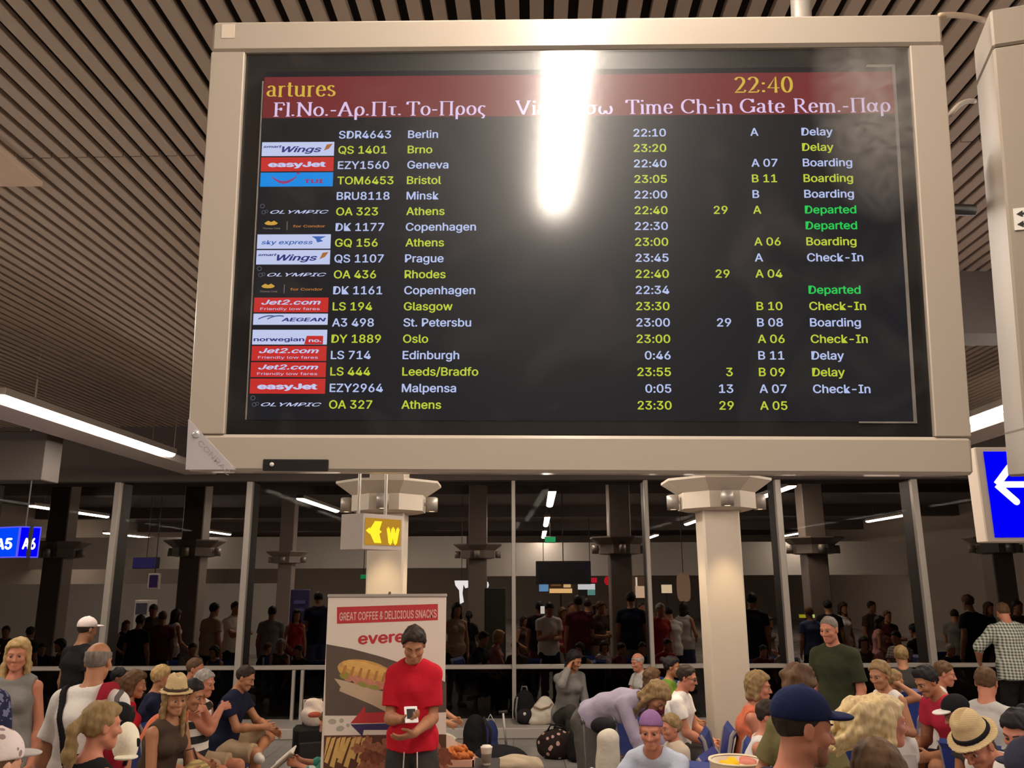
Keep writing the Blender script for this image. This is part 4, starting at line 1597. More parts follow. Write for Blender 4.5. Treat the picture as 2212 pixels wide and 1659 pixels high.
        for q in range(9):
            t, t2 = q / 9, (q + 1) / 9
            y1 = lambda tt: .32 + .42 * math.sin(math.pi * (.1 + .55 * tt))
            for sh in (0, .12):
                m2.add([(X_(.07 + sh + .22 * t), Yv(y1(t)), z1), (X_(.07 + sh + .22 * t2), Yv(y1(t2)), z1), (X_(.07 + sh + .22 * t2), Yv(y1(t2) + .12), z1), (X_(.07 + sh + .22 * t), Yv(y1(t) + .12), z1)], [(0, 1, 2, 3)])
        jobs = [('logo_lettering', m1, ln), ('logo_emblem', m2, glow('logo_slate', (.10, .15, .35), 1.0))]
    elif lg == 'nor':
        m1, m2, m3 = MB(), MB(), MB()
        bt(m1, 'norwegian', X_(.02), Yv(.22), RDV * .32, LW * .68, .02, z=z1)
        m2.add([(X_(.70), Yv(.0), z1), (X_(.95), Yv(.0), z1), (X_(.95), Yv(.58), z1), (X_(.73), Yv(.58), z1)], [(0, 1, 2, 3)])
        bt(m3, 'no.', X_(.76), Yv(.16), RDV * .28, LW * .17, .02, z=z1 + .0004)
        jobs = [('logo_lettering', m1, ln), ('logo_emblem', m2, lr), ('logo_caption', m3, lpale)]
    for nm_, m_, mt in jobs:
        if not m_.V:
            continue
        if logo is None:
            logo = m_.build('airline_logo', mt, board)
        else:
            m_.build(nm_, mt, logo)

# pane in front of the screen, with wiped dust in its roughness
gm = bpy.data.materials.new('screen_glass')
gm.use_nodes = True
nt = gm.node_tree
nt.nodes.clear()
o_ = nt.nodes.new('ShaderNodeOutputMaterial')
tr = nt.nodes.new('ShaderNodeBsdfTransparent')
gl = nt.nodes.new('ShaderNodeBsdfGlossy')
gl.inputs['Roughness'].default_value = .12
g2 = nt.nodes.new('ShaderNodeBsdfGlossy')
g2.inputs['Roughness'].default_value = .36
mg = nt.nodes.new('ShaderNodeMixShader')
mg.inputs[0].default_value = .28
mx = nt.nodes.new('ShaderNodeMixShader')
mx.inputs[0].default_value = .075
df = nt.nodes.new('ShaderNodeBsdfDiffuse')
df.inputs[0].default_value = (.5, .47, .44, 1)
tc = nt.nodes.new('ShaderNodeTexCoord')
nz = nt.nodes.new('ShaderNodeTexNoise')
nz.inputs['Scale'].default_value = 4.5
nz.inputs['Detail'].default_value = 6
nz.inputs['Distortion'].default_value = 1.2
mr = nt.nodes.new('ShaderNodeMapRange')
mr.inputs[1].default_value = .5
mr.inputs[2].default_value = .85
mr.inputs[4].default_value = .03
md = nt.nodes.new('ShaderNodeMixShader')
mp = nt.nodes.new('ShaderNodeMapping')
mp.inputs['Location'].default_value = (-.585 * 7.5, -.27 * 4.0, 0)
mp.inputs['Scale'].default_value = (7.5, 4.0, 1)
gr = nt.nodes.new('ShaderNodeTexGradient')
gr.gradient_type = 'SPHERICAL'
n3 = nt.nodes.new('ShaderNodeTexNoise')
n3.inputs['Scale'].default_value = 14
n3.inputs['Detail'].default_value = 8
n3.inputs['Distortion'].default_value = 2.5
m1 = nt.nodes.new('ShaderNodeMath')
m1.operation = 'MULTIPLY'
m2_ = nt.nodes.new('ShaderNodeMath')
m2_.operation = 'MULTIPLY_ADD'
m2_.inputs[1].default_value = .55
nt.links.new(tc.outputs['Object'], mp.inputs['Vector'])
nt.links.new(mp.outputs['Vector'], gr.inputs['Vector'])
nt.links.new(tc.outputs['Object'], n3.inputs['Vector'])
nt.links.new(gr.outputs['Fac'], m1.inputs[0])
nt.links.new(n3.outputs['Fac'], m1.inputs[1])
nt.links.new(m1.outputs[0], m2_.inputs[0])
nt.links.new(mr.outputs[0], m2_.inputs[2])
for a_, b_ in ((gl.outputs[0], mg.inputs[1]), (g2.outputs[0], mg.inputs[2]), (tr.outputs[0], mx.inputs[1]), (mg.outputs[0], mx.inputs[2]), (tc.outputs['Object'], nz.inputs['Vector']),
               (nz.outputs['Fac'], mr.inputs[0]), (m2_.outputs[0], md.inputs[0]), (mx.outputs[0], md.inputs[1]), (df.outputs[0], md.inputs[2]), (md.outputs[0], o_.inputs[0])):
    nt.links.new(a_, b_)
boxobj('cover_glass', (iu0 + .002, iv0 + .002, -.0060), (iu1 - .002, iv1 - .002, -.0050), gm, board)
# glint on the inner bezel edges, put in as thin pale strips
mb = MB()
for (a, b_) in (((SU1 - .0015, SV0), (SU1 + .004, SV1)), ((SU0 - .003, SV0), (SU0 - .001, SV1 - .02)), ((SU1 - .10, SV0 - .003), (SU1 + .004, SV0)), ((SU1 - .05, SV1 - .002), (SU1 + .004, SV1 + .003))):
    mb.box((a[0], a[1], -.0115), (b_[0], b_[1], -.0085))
mb.build('edge_glint', mat('glint_grey', (.30, .27, .25), .6, noise=.5, scale=30), board)
# small fittings on the frame
a, b_ = uv(478, 82), uv(508, 52)
boxobj('paper_sticker', (a[0], a[1], 0), (b_[0], b_[1], .0008), mat('paper_cream', (.74, .62, .50), .7), board)
a, b_ = uv(568, 1017), uv(711, 992)
boxobj('sensor_window', (a[0], a[1], 0), (b_[0], b_[1], .004), black, board, bev=.0015)
c = uv(589, 1003)
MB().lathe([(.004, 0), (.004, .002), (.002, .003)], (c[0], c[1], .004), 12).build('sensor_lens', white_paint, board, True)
c0, c1, c2 = uv(408, 905), uv(402, 1014), uv(510, 1014)
st = MB().prism([(c0[0], c0[1], .0), (c1[0], c1[1], .0), (c2[0], c2[1], .0)], (0, 0, .0025)).build('corner_plate', mat('corner_plastic', (.55, .50, .52), .25, coat=.5), board)
mb = MB()
d_ = np.array([c2[0] - c0[0], c2[1] - c0[1], 0])
d_ /= np.linalg.norm(d_)
o2 = np.array([c0[0], c0[1], .0028]) + d_ * .045 + np.array([-d_[1], d_[0], 0]) * -.018
put_text(mb, 'CONRAC', o2, d_, np.array([-d_[1], d_[0], 0]), .013, .085)
mb.build('plate_lettering', mat('plate_grey', (.36, .32, .32), .5), st)
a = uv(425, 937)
MB().lathe([(.0075, 0), (.007, .003), (.004, .0055), (.001, .006)], (a[0], a[1], .001), 14).build('plate_highlight', mat('highlight_white', (.95, .95, .97), .12, metal=.6), st, True)  # small pale dome added as the reflected highlight on the plate
# hanger of the board
MB().tube([(.52, .30, -.17), (.52, .42, -.22), (.52, 1.75, -.22)], .022, 10).build('hanger_arm', alu, board, True)
MB().tube([(-.35, .1, -.17), (-.35, .1, -1.9), (-.35, 1.55, -2.05)], .02, 10).build('hanger_arm', alu, board, True)
# right-hand screen housing, seen mostly from its side
p0 = at(2163, 300, 1.5)
yaw2 = math.radians(19)
r2 = empty('display_housing', 'beige second display housing cut off by the right picture edge', 'display board', (.89, 1.42, 2.27), 0)
r2.rotation_euler = (math.radians(6), 0, 0)
fx = np.array([math.cos(yaw2), -math.sin(yaw2), 0])
bx_ = np.array([math.sin(yaw2), math.cos(yaw2), 0])
cream2 = mat('housing_paint', (.33, .27, .215), .4, noise=.03)


def hf(p):
    return fx * p[0] + bx_ * p[1] + np.array([0, 0, p[2]])


Hh = .86
MB().box((0, 0, 0), (.62, .15, Hh - .075), .004, hf).build('case', cream2, r2)
MB().box((0, 0, Hh - .073), (.62, .15, Hh), .004, hf).build('cap_section', cream2, r2)
MB().box((0, .0, .08), (.62, .149, .083), 0, lambda p: hf(p * np.array([1, 1, 1]) + np.array([-.0006, 0, 0]))).build('seam', mat('seam_brown', (.22, .17, .14), .7), r2)
MB().box((.08, -.003, .12), (.56, .0, Hh - .12), 0, hf).build('screen', black, r2)
MB().box((.28, .06, Hh), (.34, .09, CEIL - r2.location[2] + .01), 0, hf).build('hanger_pole', alu, r2)
zs = .455
stk = MB().box((.010, -.003, zs - .02), (.063, .0, zs + .02), 0, hf).build('arrow_sticker', mat('sticker_white', (.80, .76, .70), .5), r2)
mb = MB()
for dz in (.009, -.010):
    for P_ in ([(.014, dz), (.024, dz + .006), (.024, dz - .006)], [(.024, dz + .002), (.058, dz + .002), (.058, dz - .002), (.024, dz - .002)]):
        mb.prism([hf(np.array([a, -.0032, zs + b_])) for a, b_ in P_], -bx_ * .0006)
mb.build('sticker_arrows', black, stk)
# cables and arm between the two housings
q0, q1 = at(2030, 33, 1.50), at(2128, 44, 1.60)
tag(MB().tube([q0 + (q1 - q0) * t + np.array([0, 0, .006 * math.sin(math.pi * t)]) for t in np.linspace(0, 1, 9)], .006, 8).build('cable_conduit', mat('conduit_tan', (.55, .40, .27), .5), None, True),
    'tan cable conduit joining the top corners of the two displays', 'cable')
q0, q1 = at(2052, 248, 1.60), at(2106, 218, 1.64)
tag(MB().tube([q0 + (q1 - q0) * t + np.array([0, 0, .012 * math.sin(math.pi * t)]) for t in np.linspace(0, 1, 9)], .0055, 8).build('cable', mat('cable_grey', (.45, .38, .31), .5), None, True),
    'thin grey cable bridging the gap between the two displays', 'cable')
MB().tube([(hw - .06, .115, -.14), (hw + .02, .105, -.15), (hw + .12, .105, -.16)], .012, 8).build('link_arm', black, board, True)
boxobj('arm_bracket', (hw - .03, .15, -.24), (hw + .05, .215, -.17), black, board, bev=.01)

# ------------------------------------------------------------------ hanging signs
blue = glow('sign_blue', (.0, .0, .95), 1.0)
blue2 = glow('sign_azure', (.0, .06, .95), 1.0)
sgw = glow('sign_white', (1.0, .97, 1.0), 1.3)
q_bl, q_tl, q_br = at(2141, 1164, 3.2), at(2112, 968, 3.2), at(2330, 1164, 3.2)
zb, zt = q_bl[2], at(2112, 972, 3.2)[2]
x0 = at(2130, 1070, 3.2)[0]
r = empty('direction_sign', 'large bright blue hanging sign with a white left arrow', 'sign', (x0, 3.2, zb))
hgt = zt - zb
wdt = .95
boxobj('case', (-.02, .0, -.012), (wdt, .075, hgt + .012), cream, r, bev=.004)
boxobj('face', (.012, -.004, .006), (wdt - .012, .002, hgt - .006), blue, r)
boxobj('rear_fill', (.012, .073, .006), (wdt - .012, .079, hgt - .006), glow('rear_fill_blue', (.03, .03, 1.0), 4.0), r)  # unseen rear glow added to tint the ceiling slats blue
mb = MB()
ax, az = .045, hgt - .135


def bar(p, q, w_):
    p, q = np.array(p, float), np.array(q, float)
    d = (q - p) / np.linalg.norm(q - p)
    n = np.array([-d[1], d[0]]) * w_ / 2
    pts = [p - n, q - n]
    pts += [q + np.array([math.cos(t) * d[0] - math.sin(t) * d[1], math.sin(t) * d[0] + math.cos(t) * d[1]]) * w_ / 2 for t in np.linspace(-math.pi / 2, math.pi / 2, 7)[1:-1]]
    pts += [q + n, p + n]
    mb.prism([(a_, -.0042, b2) for a_, b2 in pts], (0, -.0015, 0))


bar((ax, az), (ax + .058, az + .066), .027)
bar((ax, az), (ax + .066, az - .066), .027)
bar((ax + .004, az), (ax + .19, az), .024)
mb.build('arrow', sgw, r)
for dx in (.35, .8):
    MB().tube([(dx, .04, hgt), (dx, .04, CEIL - zb - .002)], .012, 8).build('hanger_rod', alu, r)

# plain box and the blue wedge sign hanging from it
qa, qb = at(90, 1037, 9.2), at(90, 930, 9.2)
r = empty('hanging_sign_box', 'plain brownish box hanging under the left strip light', 'sign box', (qa[0], 9.2, qa[2]))
boxobj('case', (-1.9, 0, 0), (0, .35, qb[2] - qa[2]), mat('box_paint', (.075, .06, .052), .6), r, bev=.01)
for dx in (-1.6, -.3):
    MB().tube([(dx, .18, qb[2] - qa[2]), (dx, .18, CEIL - qa[2] - .002)], .01, 8).build('hanger_rod', alu, r)
qt, qbm = at(44, 1136, 9.1), at(44, 1204, 9.1)
r = empty('gate_sign', 'small lit blue wedge sign reading A5 and A6 at the left edge', 'sign', (qt[0], 9.1, qbm[2]))
hg = qt[2] - qbm[2]
for nm, ang, lab, wd, al in (('left_face', 155, 'A5', .46, blue2), ('right_face', 42, 'A6', .21, blue)):
    a_ = math.radians(ang)
    d = np.array([math.cos(a_), abs(math.sin(a_)), 0])
    n = np.array([d[1], -d[0], 0]) if d[0] > 0 else np.array([-d[1], d[0], 0])
    if n[1] > 0:
        n = -n
    fo = MB().prism([(0, 0, 0), tuple(d * wd), tuple(d * wd + np.array([0, 0, hg])), (0, 0, hg)], -n * .03).build(nm, al, r)
    mb = MB()
    for (u0, u1, v0, v1) in ((.0, wd, 0, .014), (.0, wd, hg - .014, hg), (.0, .012, 0, hg), (wd - .012, wd, 0, hg)):
        mb.prism([tuple(d * u0 + np.array([0, 0, v0])), tuple(d * u1 + np.array([0, 0, v0])), tuple(d * u1 + np.array([0, 0, v1])), tuple(d * u0 + np.array([0, 0, v1]))], n * .004)
    mb.build('face_border', glow('sign_lilac', (.12, .10, .85), 1.0), fo)
    mb = MB()
    dirx = d if d[0] > 0 else -d
    put_text(mb, lab, d * wd * .5 + np.array([0, 0, hg * .28]) + n * .005, dirx, I3[2], hg * .48, wd * .62, .03, align='c')
    mb.build('lettering', sgw, fo)
boxobj('core', (-.12, .06, .0), (.10, .22, hg), black, r)
MB().tube([(0, .1, hg), (0, .1, qa[2] - qbm[2] - .002)], .008, 8).build('hanger_rod', dark_alu, r)

# yellow sign box in front of the left column
qa, qb = at(782, 1190, 7.9), at(782, 1108, 7.9)
r = empty('yellow_sign', 'grey box sign with a glowing yellow face hanging before the left column', 'sign', (qa[0], 7.9, qa[2] + .02))
hg = qb[2] - qa[2] - .02
cs = lambda d_, ang: np.array([math.cos(math.radians(ang)), math.sin(math.radians(ang)), 0]) * d_
R_, L_ = cs(.50, 50), cs(.27, 150)
MB().prism([(0, 0, 0), tuple(R_), tuple(R_ + L_), tuple(L_)], (0, 0, hg)).build('case', mat('sign_case_grey', (.42, .36, .32), .5), r)
nR = np.array([math.sin(math.radians(50)), -math.cos(math.radians(50)), 0])
q4 = lambda u0, u1, v0, v1, o=.002: [tuple(R_ * u + np.array([0, 0, hg * v]) + nR * o) for u, v in ((u0, v0), (u1, v0), (u1, v1), (u0, v1))]
fo = MB().prism(q4(.05, .96, .12, .88), nR * .004).build('face', glow('sign_amber', (.60, .30, .03), .75), r)
mb = MB()
YW = glow('sign_yellow', (1.0, .82, .03), 1.1)
RD = R_ / np.linalg.norm(R_)
mb.prism([tuple(R_ * u + np.array([0, 0, hg * v]) + nR * .007) for u, v in ((.06, .52), (.16, .62), (.16, .56), (.28, .80), (.46, .80), (.40, .56), (.46, .50), (.40, .44), (.46, .18), (.28, .18), (.16, .46), (.16, .42))], nR * .001)
put_text(mb, 'W', R_ * .58 + np.array([0, 0, hg * .18]) + nR * .007, RD, I3[2], hg * .62, .17, .05)
mb.build('sign_symbols', YW, fo)
for t in (.12, .80):
    c = R_ * t + L_ * .45
    MB().tube([(c[0], c[1], hg), (c[0], c[1], CEIL - qa[2] - .002)], .016, 8).build('hanger_rod', alu, r)

# ------------------------------------------------------------------ promo banner
BY = 6.75
bm_white = mat('banner_white', (.74, .64, .55), .55, noise=.02)
bp0 = at(706, 1290, BY)
bz_t = at(836, 1286, BY)[2]
bx0, bx1 = at(709, 1290, BY)[0], at(964, 1290, BY)[0]
bw = bx1 - bx0
r = empty('promo_banner', 'tall white and brown snack advertising banner behind the man in red', 'banner', (bx0, BY, 0))
boxobj('panel', (0, 0, .08), (bw, .012, bz_t), bm_white, r)
boxobj('base', (-.03, -.08, 0), (bw + .03, .12, .08), alu, r, bev=.015)
boxobj('top_bar', (-.005, -.012, bz_t - .012), (bw + .005, .024, bz_t + .012), alu, r, bev=.005)
MB().tube([(bw * .5, .03, .08), (bw * .5, .03, bz_t + .01)], .012, 8).build('pole', alu, r)
MB().tube([(bw * .52, .0, bz_t + .008), (bw * .52, .0, bz_t + .03)], [.014, .008], 10).build('pole_knob', mat('knob_brown', (.12, .07, .05), .4), r)


def bp(px, py, o=.002):
    P = at(px, py, BY)
    return (P[0] - bx0, -o, P[2])


def bpoly(mbx, pts, o):
    mbx.prism([bp(x, y, o) for x, y in pts], (0, -.0006, 0))


def print_part(name, polys, m, o=.001, parent=None):
    mbx = MB()
    for i_, P_ in enumerate(polys):
        bpoly(mbx, P_, o + i_ * .00022)
    return mbx.build(name, m, parent or r)


brownbg = mat('print_brown', (.11, .075, .058), .55, noise=.25, scale=4)
curve = [(705, 1391), (760, 1401), (820, 1417), (880, 1436), (930, 1456), (964, 1474)]
lowb = [(964, 1590), (964, 1545), (701, 1545)]
print_part('brown_print', [curve + [(964, 1545), (702, 1545)]], brownbg, .001)
cv = print_part('slogan_plate', [[(728, 1311), (946, 1304), (946, 1339), (728, 1347)]], mat('print_red', (.50, .035, .04), .5), .001)
mb = MB()
a, b_ = np.array(bp(733, 1340, .0022)), np.array(bp(943, 1333, .0022))
dx_ = (b_ - a) / np.linalg.norm(b_ - a)
put_text(mb, 'GREAT COFFEE & DELICIOUS SNACKS', a, dx_, np.array([0, 0, 1.0]), bp(733, 1316)[2] - bp(733, 1340)[2], np.linalg.norm(b_ - a), .012)
mb.build('slogan_lettering', mat('print_pink', (.72, .48, .42), .6), cv)
mb = MB()
a, b_ = np.array(bp(773, 1391, .0014)), np.array(bp(905, 1384, .0014))
dx_ = (b_ - a) / np.linalg.norm(b_ - a)
put_text(mb, 'everest', a, dx_, np.array([0, 0, 1.0]), (bp(773, 1363)[2] - bp(773, 1391)[2]) * 1.2, np.linalg.norm(b_ - a) * 1.02, .022)
mb.build('shop_lettering', MATS['print_red'], r)


def blob(cx_, cy_, rx, ry, rot=0, n=22, wob=0.0, ph=0):
    out = []
    for t in np.linspace(0, 2 * math.pi, n, endpoint=False):
        k = 1 + wob * math.sin(5 * t + ph)
        x, y = rx * k * math.cos(t), ry * k * math.sin(t)
        c_, s_ = math.cos(math.radians(rot)), math.sin(math.radians(rot))
        out.append((cx_ + x * c_ - y * s_, cy_ + x * s_ + y * c_))
    return out


print_part('paper_wrap_print', [[(722, 1465), (745, 1470), (870, 1505), (862, 1545), (742, 1490), (735, 1482)], [(735, 1484), (850, 1530), (850, 1545), (800, 1520), (733, 1492)]], mat('print_paper', (.52, .38, .25), .6), .0016)
bun = print_part('sandwich_print', [blob(790, 1452, 62, 26, 12)], mat('print_bread', (.62, .34, .09), .6, noise=.35, scale=14), .0022)
print_part('filling_print', [blob(752, 1462, 12, 9, 30), blob(772, 1468, 13, 9, 20, wob=.1), blob(795, 1474, 14, 9, 15), blob(820, 1480, 15, 9, 15, wob=.1), blob(845, 1484, 12, 8)], mat('print_ham', (.55, .22, .14), .6, noise=.4, scale=30), .0030, bun)
print_part('leaf_print', [blob(744, 1458, 10, 8), blob(784, 1478, 12, 5, 20), blob(808, 1484, 12, 5, 10)], mat('print_leaf', (.28, .26, .05), .6), .0034, bun)
print_part('ridge_print', [[(745 + i * 17, 1436 + i * 3), (750 + i * 17, 1437 + i * 3), (744 + i * 17, 1458 + i * 3), (738 + i * 17, 1456 + i * 3)] for i in range(6)], mat('print_ridge', (.45, .20, .05), .6), .0048, bun)
print_part('crust_print', [blob(780, 1440, 42, 12, 12), blob(812, 1447, 26, 10, 14)], mat('print_crust', (.72, .42, .12), .6, noise=.3, scale=20), .0034, bun)
wb = print_part('white_band_print', [[(700, 1548), (964, 1538), (964, 1585), (700, 1588)]], bm_white, .0036)
print_part('grey_marks_print', [blob(718, 1558, 9, 6), blob(738, 1556, 5, 5), blob(735, 1573, 9, 6, -10), blob(752, 1566, 4, 4)], mat('print_greyish', (.42, .37, .32), .6), .0044, wb)
ar = print_part('arrow_print', [[(757, 1562), (789, 1524), (789, 1539), (870, 1536), (870, 1560)]], MATS['print_red'], .0046)
print_part('arrow_shade_print', [[(757, 1564), (870, 1561), (870, 1576), (786, 1576), (783, 1590)]], mat('print_navy', (.04, .025, .10), .6), .0046, ar)
fr_polys, ck = [], []
for k in range(9):
    x = 706 + k * 11
    fr_polys.append([(x, 1592 + (k % 3) * 2), (x + 9, 1591), (x - 12 + (k % 4) * 3, 1640 + (k % 3) * 9), (x - 22 + (k % 4) * 3, 1636 + (k % 3) * 9)])
print_part('lower_brown_print', [[(700, 1588), (964, 1586), (964, 1700), (698, 1700)]], mat('print_dark', (.10, .035, .015), .6), .0020)
print_part('fries_print', [[(max(px_, 700), py_) for px_, py_ in P_] for P_ in fr_polys], mat('print_fries', (.66, .40, .12), .6, noise=.25, scale=25), .0030)
for k in range(46):
    ck.append(blob(772 + (k * 37) % 190, 1598 + (k * 23) % 90, 14 + k % 6, 9 + k % 5, k * 40, wob=.2, ph=k))
print_part('chicken_print', ck[::2], mat('print_chicken', (.34, .12, .06), .55, noise=.7, scale=40), .0036)
print_part('chicken_print', ck[1::2], mat('print_wing', (.22, .06, .03), .55, noise=.7, scale=40), .0037)

# ------------------------------------------------------------------ reflected shops and furniture, built as solids behind the glass


def far_box(name, label, cat, px0, py0, px1, py1, Y, m, depth=.08, parts=(), stand=False, hang=True):
    a, b2 = at(px0, py1, Y), at(px1, py0, Y)
    z0 = 0 if stand else a[2]
    rr = empty(name, label, cat, ((a[0] + b2[0]) / 2, Y, z0))
    if not stand:
        if hang:
            MB().tube([(0, depth / 2, b2[2] - z0), (0, depth / 2, CEIL - z0 - .002)], .012, 8).build('hanger_rod', black, rr)
        else:
            MB().tube([(0, depth / 2, -z0), (0, depth / 2, 0)], .03, 8).build('stand_post', black, rr)
    w2 = (b2[0] - a[0]) / 2
    boxobj('body' if not stand else 'cabinet', (-w2, 0, 0), (w2, depth, b2[2] - z0), m, rr, bev=.01)
    for (nm, u0, v0, u1, v1, mm) in parts:
        boxobj(nm, (-w2 + 2 * w2 * u0, -.01, (b2[2] - z0) * v0), (-w2 + 2 * w2 * u1, .004, (b2[2] - z0) * v1), mm, rr)
    return rr


pale_wall = mat('pale_far_wall', (.78, .74, .70), .6, noise=.05)
struct(MB().box((XL, 27.0, 2.45), (-1.5, 27.2, 3.45)).build('wall_far', pale_wall))
struct(MB().box((XL, 25.0, 0), (-6.5, 25.2, 2.0)).build('wall_low', pale_wall))
struct(MB().box((-1.2, 31.0, 2.2), (XR, 31.2, 3.4)).build('wall_shop', pale_wall))
gE = lambda n, c, k: glow('far_' + n, c, k)
far_box('exit_sign', 'small green exit sign reflected in glass under the middle lamps', 'sign', 1176, 1158, 1201, 1172, 24.0, black, .06, (('face', .05, .1, .95, .9, gE('green', (.05, .75, .25), 1.3)),))
far_box('exit_sign', 'tiny green exit sign reflected in glass beside the left column', 'sign', 778, 1240, 792, 1251, 24.0, black, .06, (('face', .05, .1, .95, .9, gE('green2', (.02, .45, .12), 1.2)),))
rr = far_box('monitor', 'dark monitor reflected in glass right of its centre mullion', 'display board', 1158, 1211, 1276, 1262, 19.5, black, .15, (('screen', .05, .08, .95, .92, mat('screen_off', (.03, .028, .035), .2)),))
far_box('advert_screen', 'blue lit screen of a shop reflected in glass', 'screen', 1164, 1247, 1185, 1278, 28.2, black, .1, (('face', .03, .03, .97, .97, gE('blue', (.25, .55, 1.0), 1.3)),))
rr = far_box('snack_counter', 'warm lit snack counter reflected in glass', 'counter', 1186, 1250, 1238, 1284, 29.5, mat('counter_brown', (.14, .08, .04), .5), .6, (('lit_shelf', .02, .10, .95, .38, gE('amber', (1.0, .62, .25), 2.2)), ('lamp_globe', .60, .45, .90, .90, gE('amber2', (1.0, .66, .30), 1.8)), ('price_board', .08, .55, .5, .85, gE('amber3', (.45, .2, .05), 1.0))), hang=False)
far_box('menu_screen', 'white and teal menu screen reflected in glass', 'screen', 1248, 1260, 1286, 1286, 28.0, black, .1, (('face', .02, .5, .98, .97, gE('white', (.9, .95, 1.0), 1.8)), ('lower_face', .55, .03, .98, .5, gE('teal', (.25, .6, .55), 1.1))), hang=False)
far_box('shop_sign', 'red lit sign above the menu screen reflected in glass', 'sign', 1260, 1247, 1290, 1259, 27.6, black, .08, (('face', .02, .05, .98, .95, gE('red', (.9, .02, .05), 1.4)),))
q = at(1315, 1254, 27.5)
rr = empty('round_sign', 'round red lit sign reflected in glass left of the right cream column', 'sign', (q[0], 27.5, q[2]))
fr3 = lambda p: np.array([p[0], p[2], p[1]])
mb = MB()
mb.lathe([(.14, -.03), (.15, 0), (.15, .03), (.14, .05)], n=24)
mb.V = [tuple(fr3(v)) for v in mb.V]
mb.build('disc', gE('red2', (.85, .02, .04), 1.3), rr)
MB().tube([(0, .0, .14), (0, .0, CEIL - q[2] - .002)], .01, 6).build('hanger_rod', black, rr)
rr = far_box('bottle_shelf', 'lit shelf of bottles reflected in glass left of the right cream column', 'shelf', 1356, 1244, 1392, 1292, 27.0, mat('shelf_brown', (.2, .12, .07), .5), .4, (('back_light', .45, .02, .97, .55, gE('peach', (1.0, .68, .45), 1.5)), ('light_strip', .05, .12, .16, .95, gE('strip', (1.0, .85, .7), 1.8)), ('light_strip', .48, .55, .58, .95, gE('strip', None or (1.0, .85, .7), 1.8))), hang=False)
far_box('counter_lamp', 'small glowing counter lamp reflected in glass beside the beige hanging panel', 'light', 1428, 1256, 1452, 1282, 27.0, black, .12, (('shade', .05, .05, .95, .75, gE('lamp', (1.0, .78, .5), 1.8)),), hang=False)
q = at(1477, 1268, 20.0)
rr = empty('hanging_sign', 'beige rounded panel reflected in glass beside the right cream column', 'sign', (q[0], 20.0, q[2]))
P_ = [(x, 0, z) for x, z in [(.16 * math.copysign(abs(math.cos(t)) ** .5, math.cos(t)), .33 * math.copysign(abs(math.sin(t)) ** .6, math.sin(t))) for t in np.linspace(0, 2 * math.pi, 28, endpoint=False)]]
MB().prism(P_, (0, .03, 0)).build('panel', mat('panel_beige', (.80, .58, .42), .6), rr)
MB().tube([(0, .015, .32), (0, .015, CEIL - q[2] - .002)], .01, 6).build('hanger_rod', black, rr)
q = at(997, 1262, 24.0)
rr = empty('letter_sign', 'bright white hook shaped lit sign reflected in glass beside the banner', 'sign', (q[0], 24.0, q[2]))
k = 24.0 / F_PX
mb = MB()
mb.prism([(a_ * k, 0, b2 * k) for a_, b2 in ((-15, 8), (15, 8), (15, -6), (8, -8), (4, 0), (2, -18), (5, -36), (-3, -40), (-5, -12), (-13, -2))], (0, .05, 0))
mb.build('lit_shape', gE('hook', (1, 1, 1), 2.6), rr)
MB().tube([(0, .03, .1), (0, .03, CEIL - q[2] - .002)], .01, 6).build('hanger_rod', black, rr)
q = at(1049, 1263, 24.0)
rr = empty('round_lamp', 'small round white lamp reflected in glass right of the white hook sign', 'light', (q[0], 24.0, q[2]))
MB().lathe([(.01, -.10), (.07, -.08), (.095, 0), (.07, .08), (.01, .10)], n=16).build('globe', gE('globe', (1, 1, 1), 2.4), rr, True)
MB().tube([(0, 0, .1), (0, 0, CEIL - q[2] - .002)], .01, 6).build('hanger_rod', black, rr)
far_box('vending_cabinet', 'dark green cabinet reflected in glass left of its centre mullion', 'cabinet', 1046, 1270, 1092, 1420, 17.5, mat('cabinet_green', (.03, .035, .028), .5), .6, (('door', .06, .05, .94, .96, mat('cabinet_door', (.045, .05, .04), .3)),), True)
rr = far_box('poster_stand', 'navy poster stand reflected in glass left of the banner', 'poster', 620, 1273, 669, 1420, 18.5, mat('poster_navy', (.035, .03, .11), .5), .1, (('print_line', .2, .84, .8, .88, mat('poster_blue', (.12, .11, .35), .5)), ('print_line', .25, .76, .75, .79, mat('poster_blue', (.12, .11, .35), .5))), True)
far_box('info_screen', 'violet tinted information screen reflected in glass on the left', 'screen', 285, 1203, 342, 1228, 21.0, black, .12, (('face', .03, .05, .97, .95, gE('violet', (.05, .04, .16), 1.0)),))
far_box('info_screen', 'small framed dark violet screen reflected in glass beside the slim wall', 'screen', 318, 1238, 345, 1272, 20.6, white_paint, .1, (('face', .12, .10, .88, .90, gE('violet2', (.04, .02, .07), 1.0)),))
far_box('kiosk', 'pale kiosk panel reflected in glass behind the dark figures on the left', 'kiosk', 280, 1296, 322, 1420, 20.5, pale_wall, .5, (('screen', .1, .80, .9, .96, mat('kiosk_screen', (.12, .12, .17), .3)),), True)
far_box('led_ticker', 'small yellow lit text strip reflected in glass beside the man in green', 'sign', 1726, 1326, 1760, 1335, 16.0, black, .05, (('face', .02, .1, .8, .9, gE('yellow', (.75, .7, .03), 1.1)), ('tip', .84, .1, .98, .9, gE('yellow2', (.8, 1, .3), 1.6))), hang=False)


# ------------------------------------------------------------------ cloth colours
C_ = {}


def cl(name, color, *a, **k):
    return fabric('cloth_' + name, color, *a, **k)


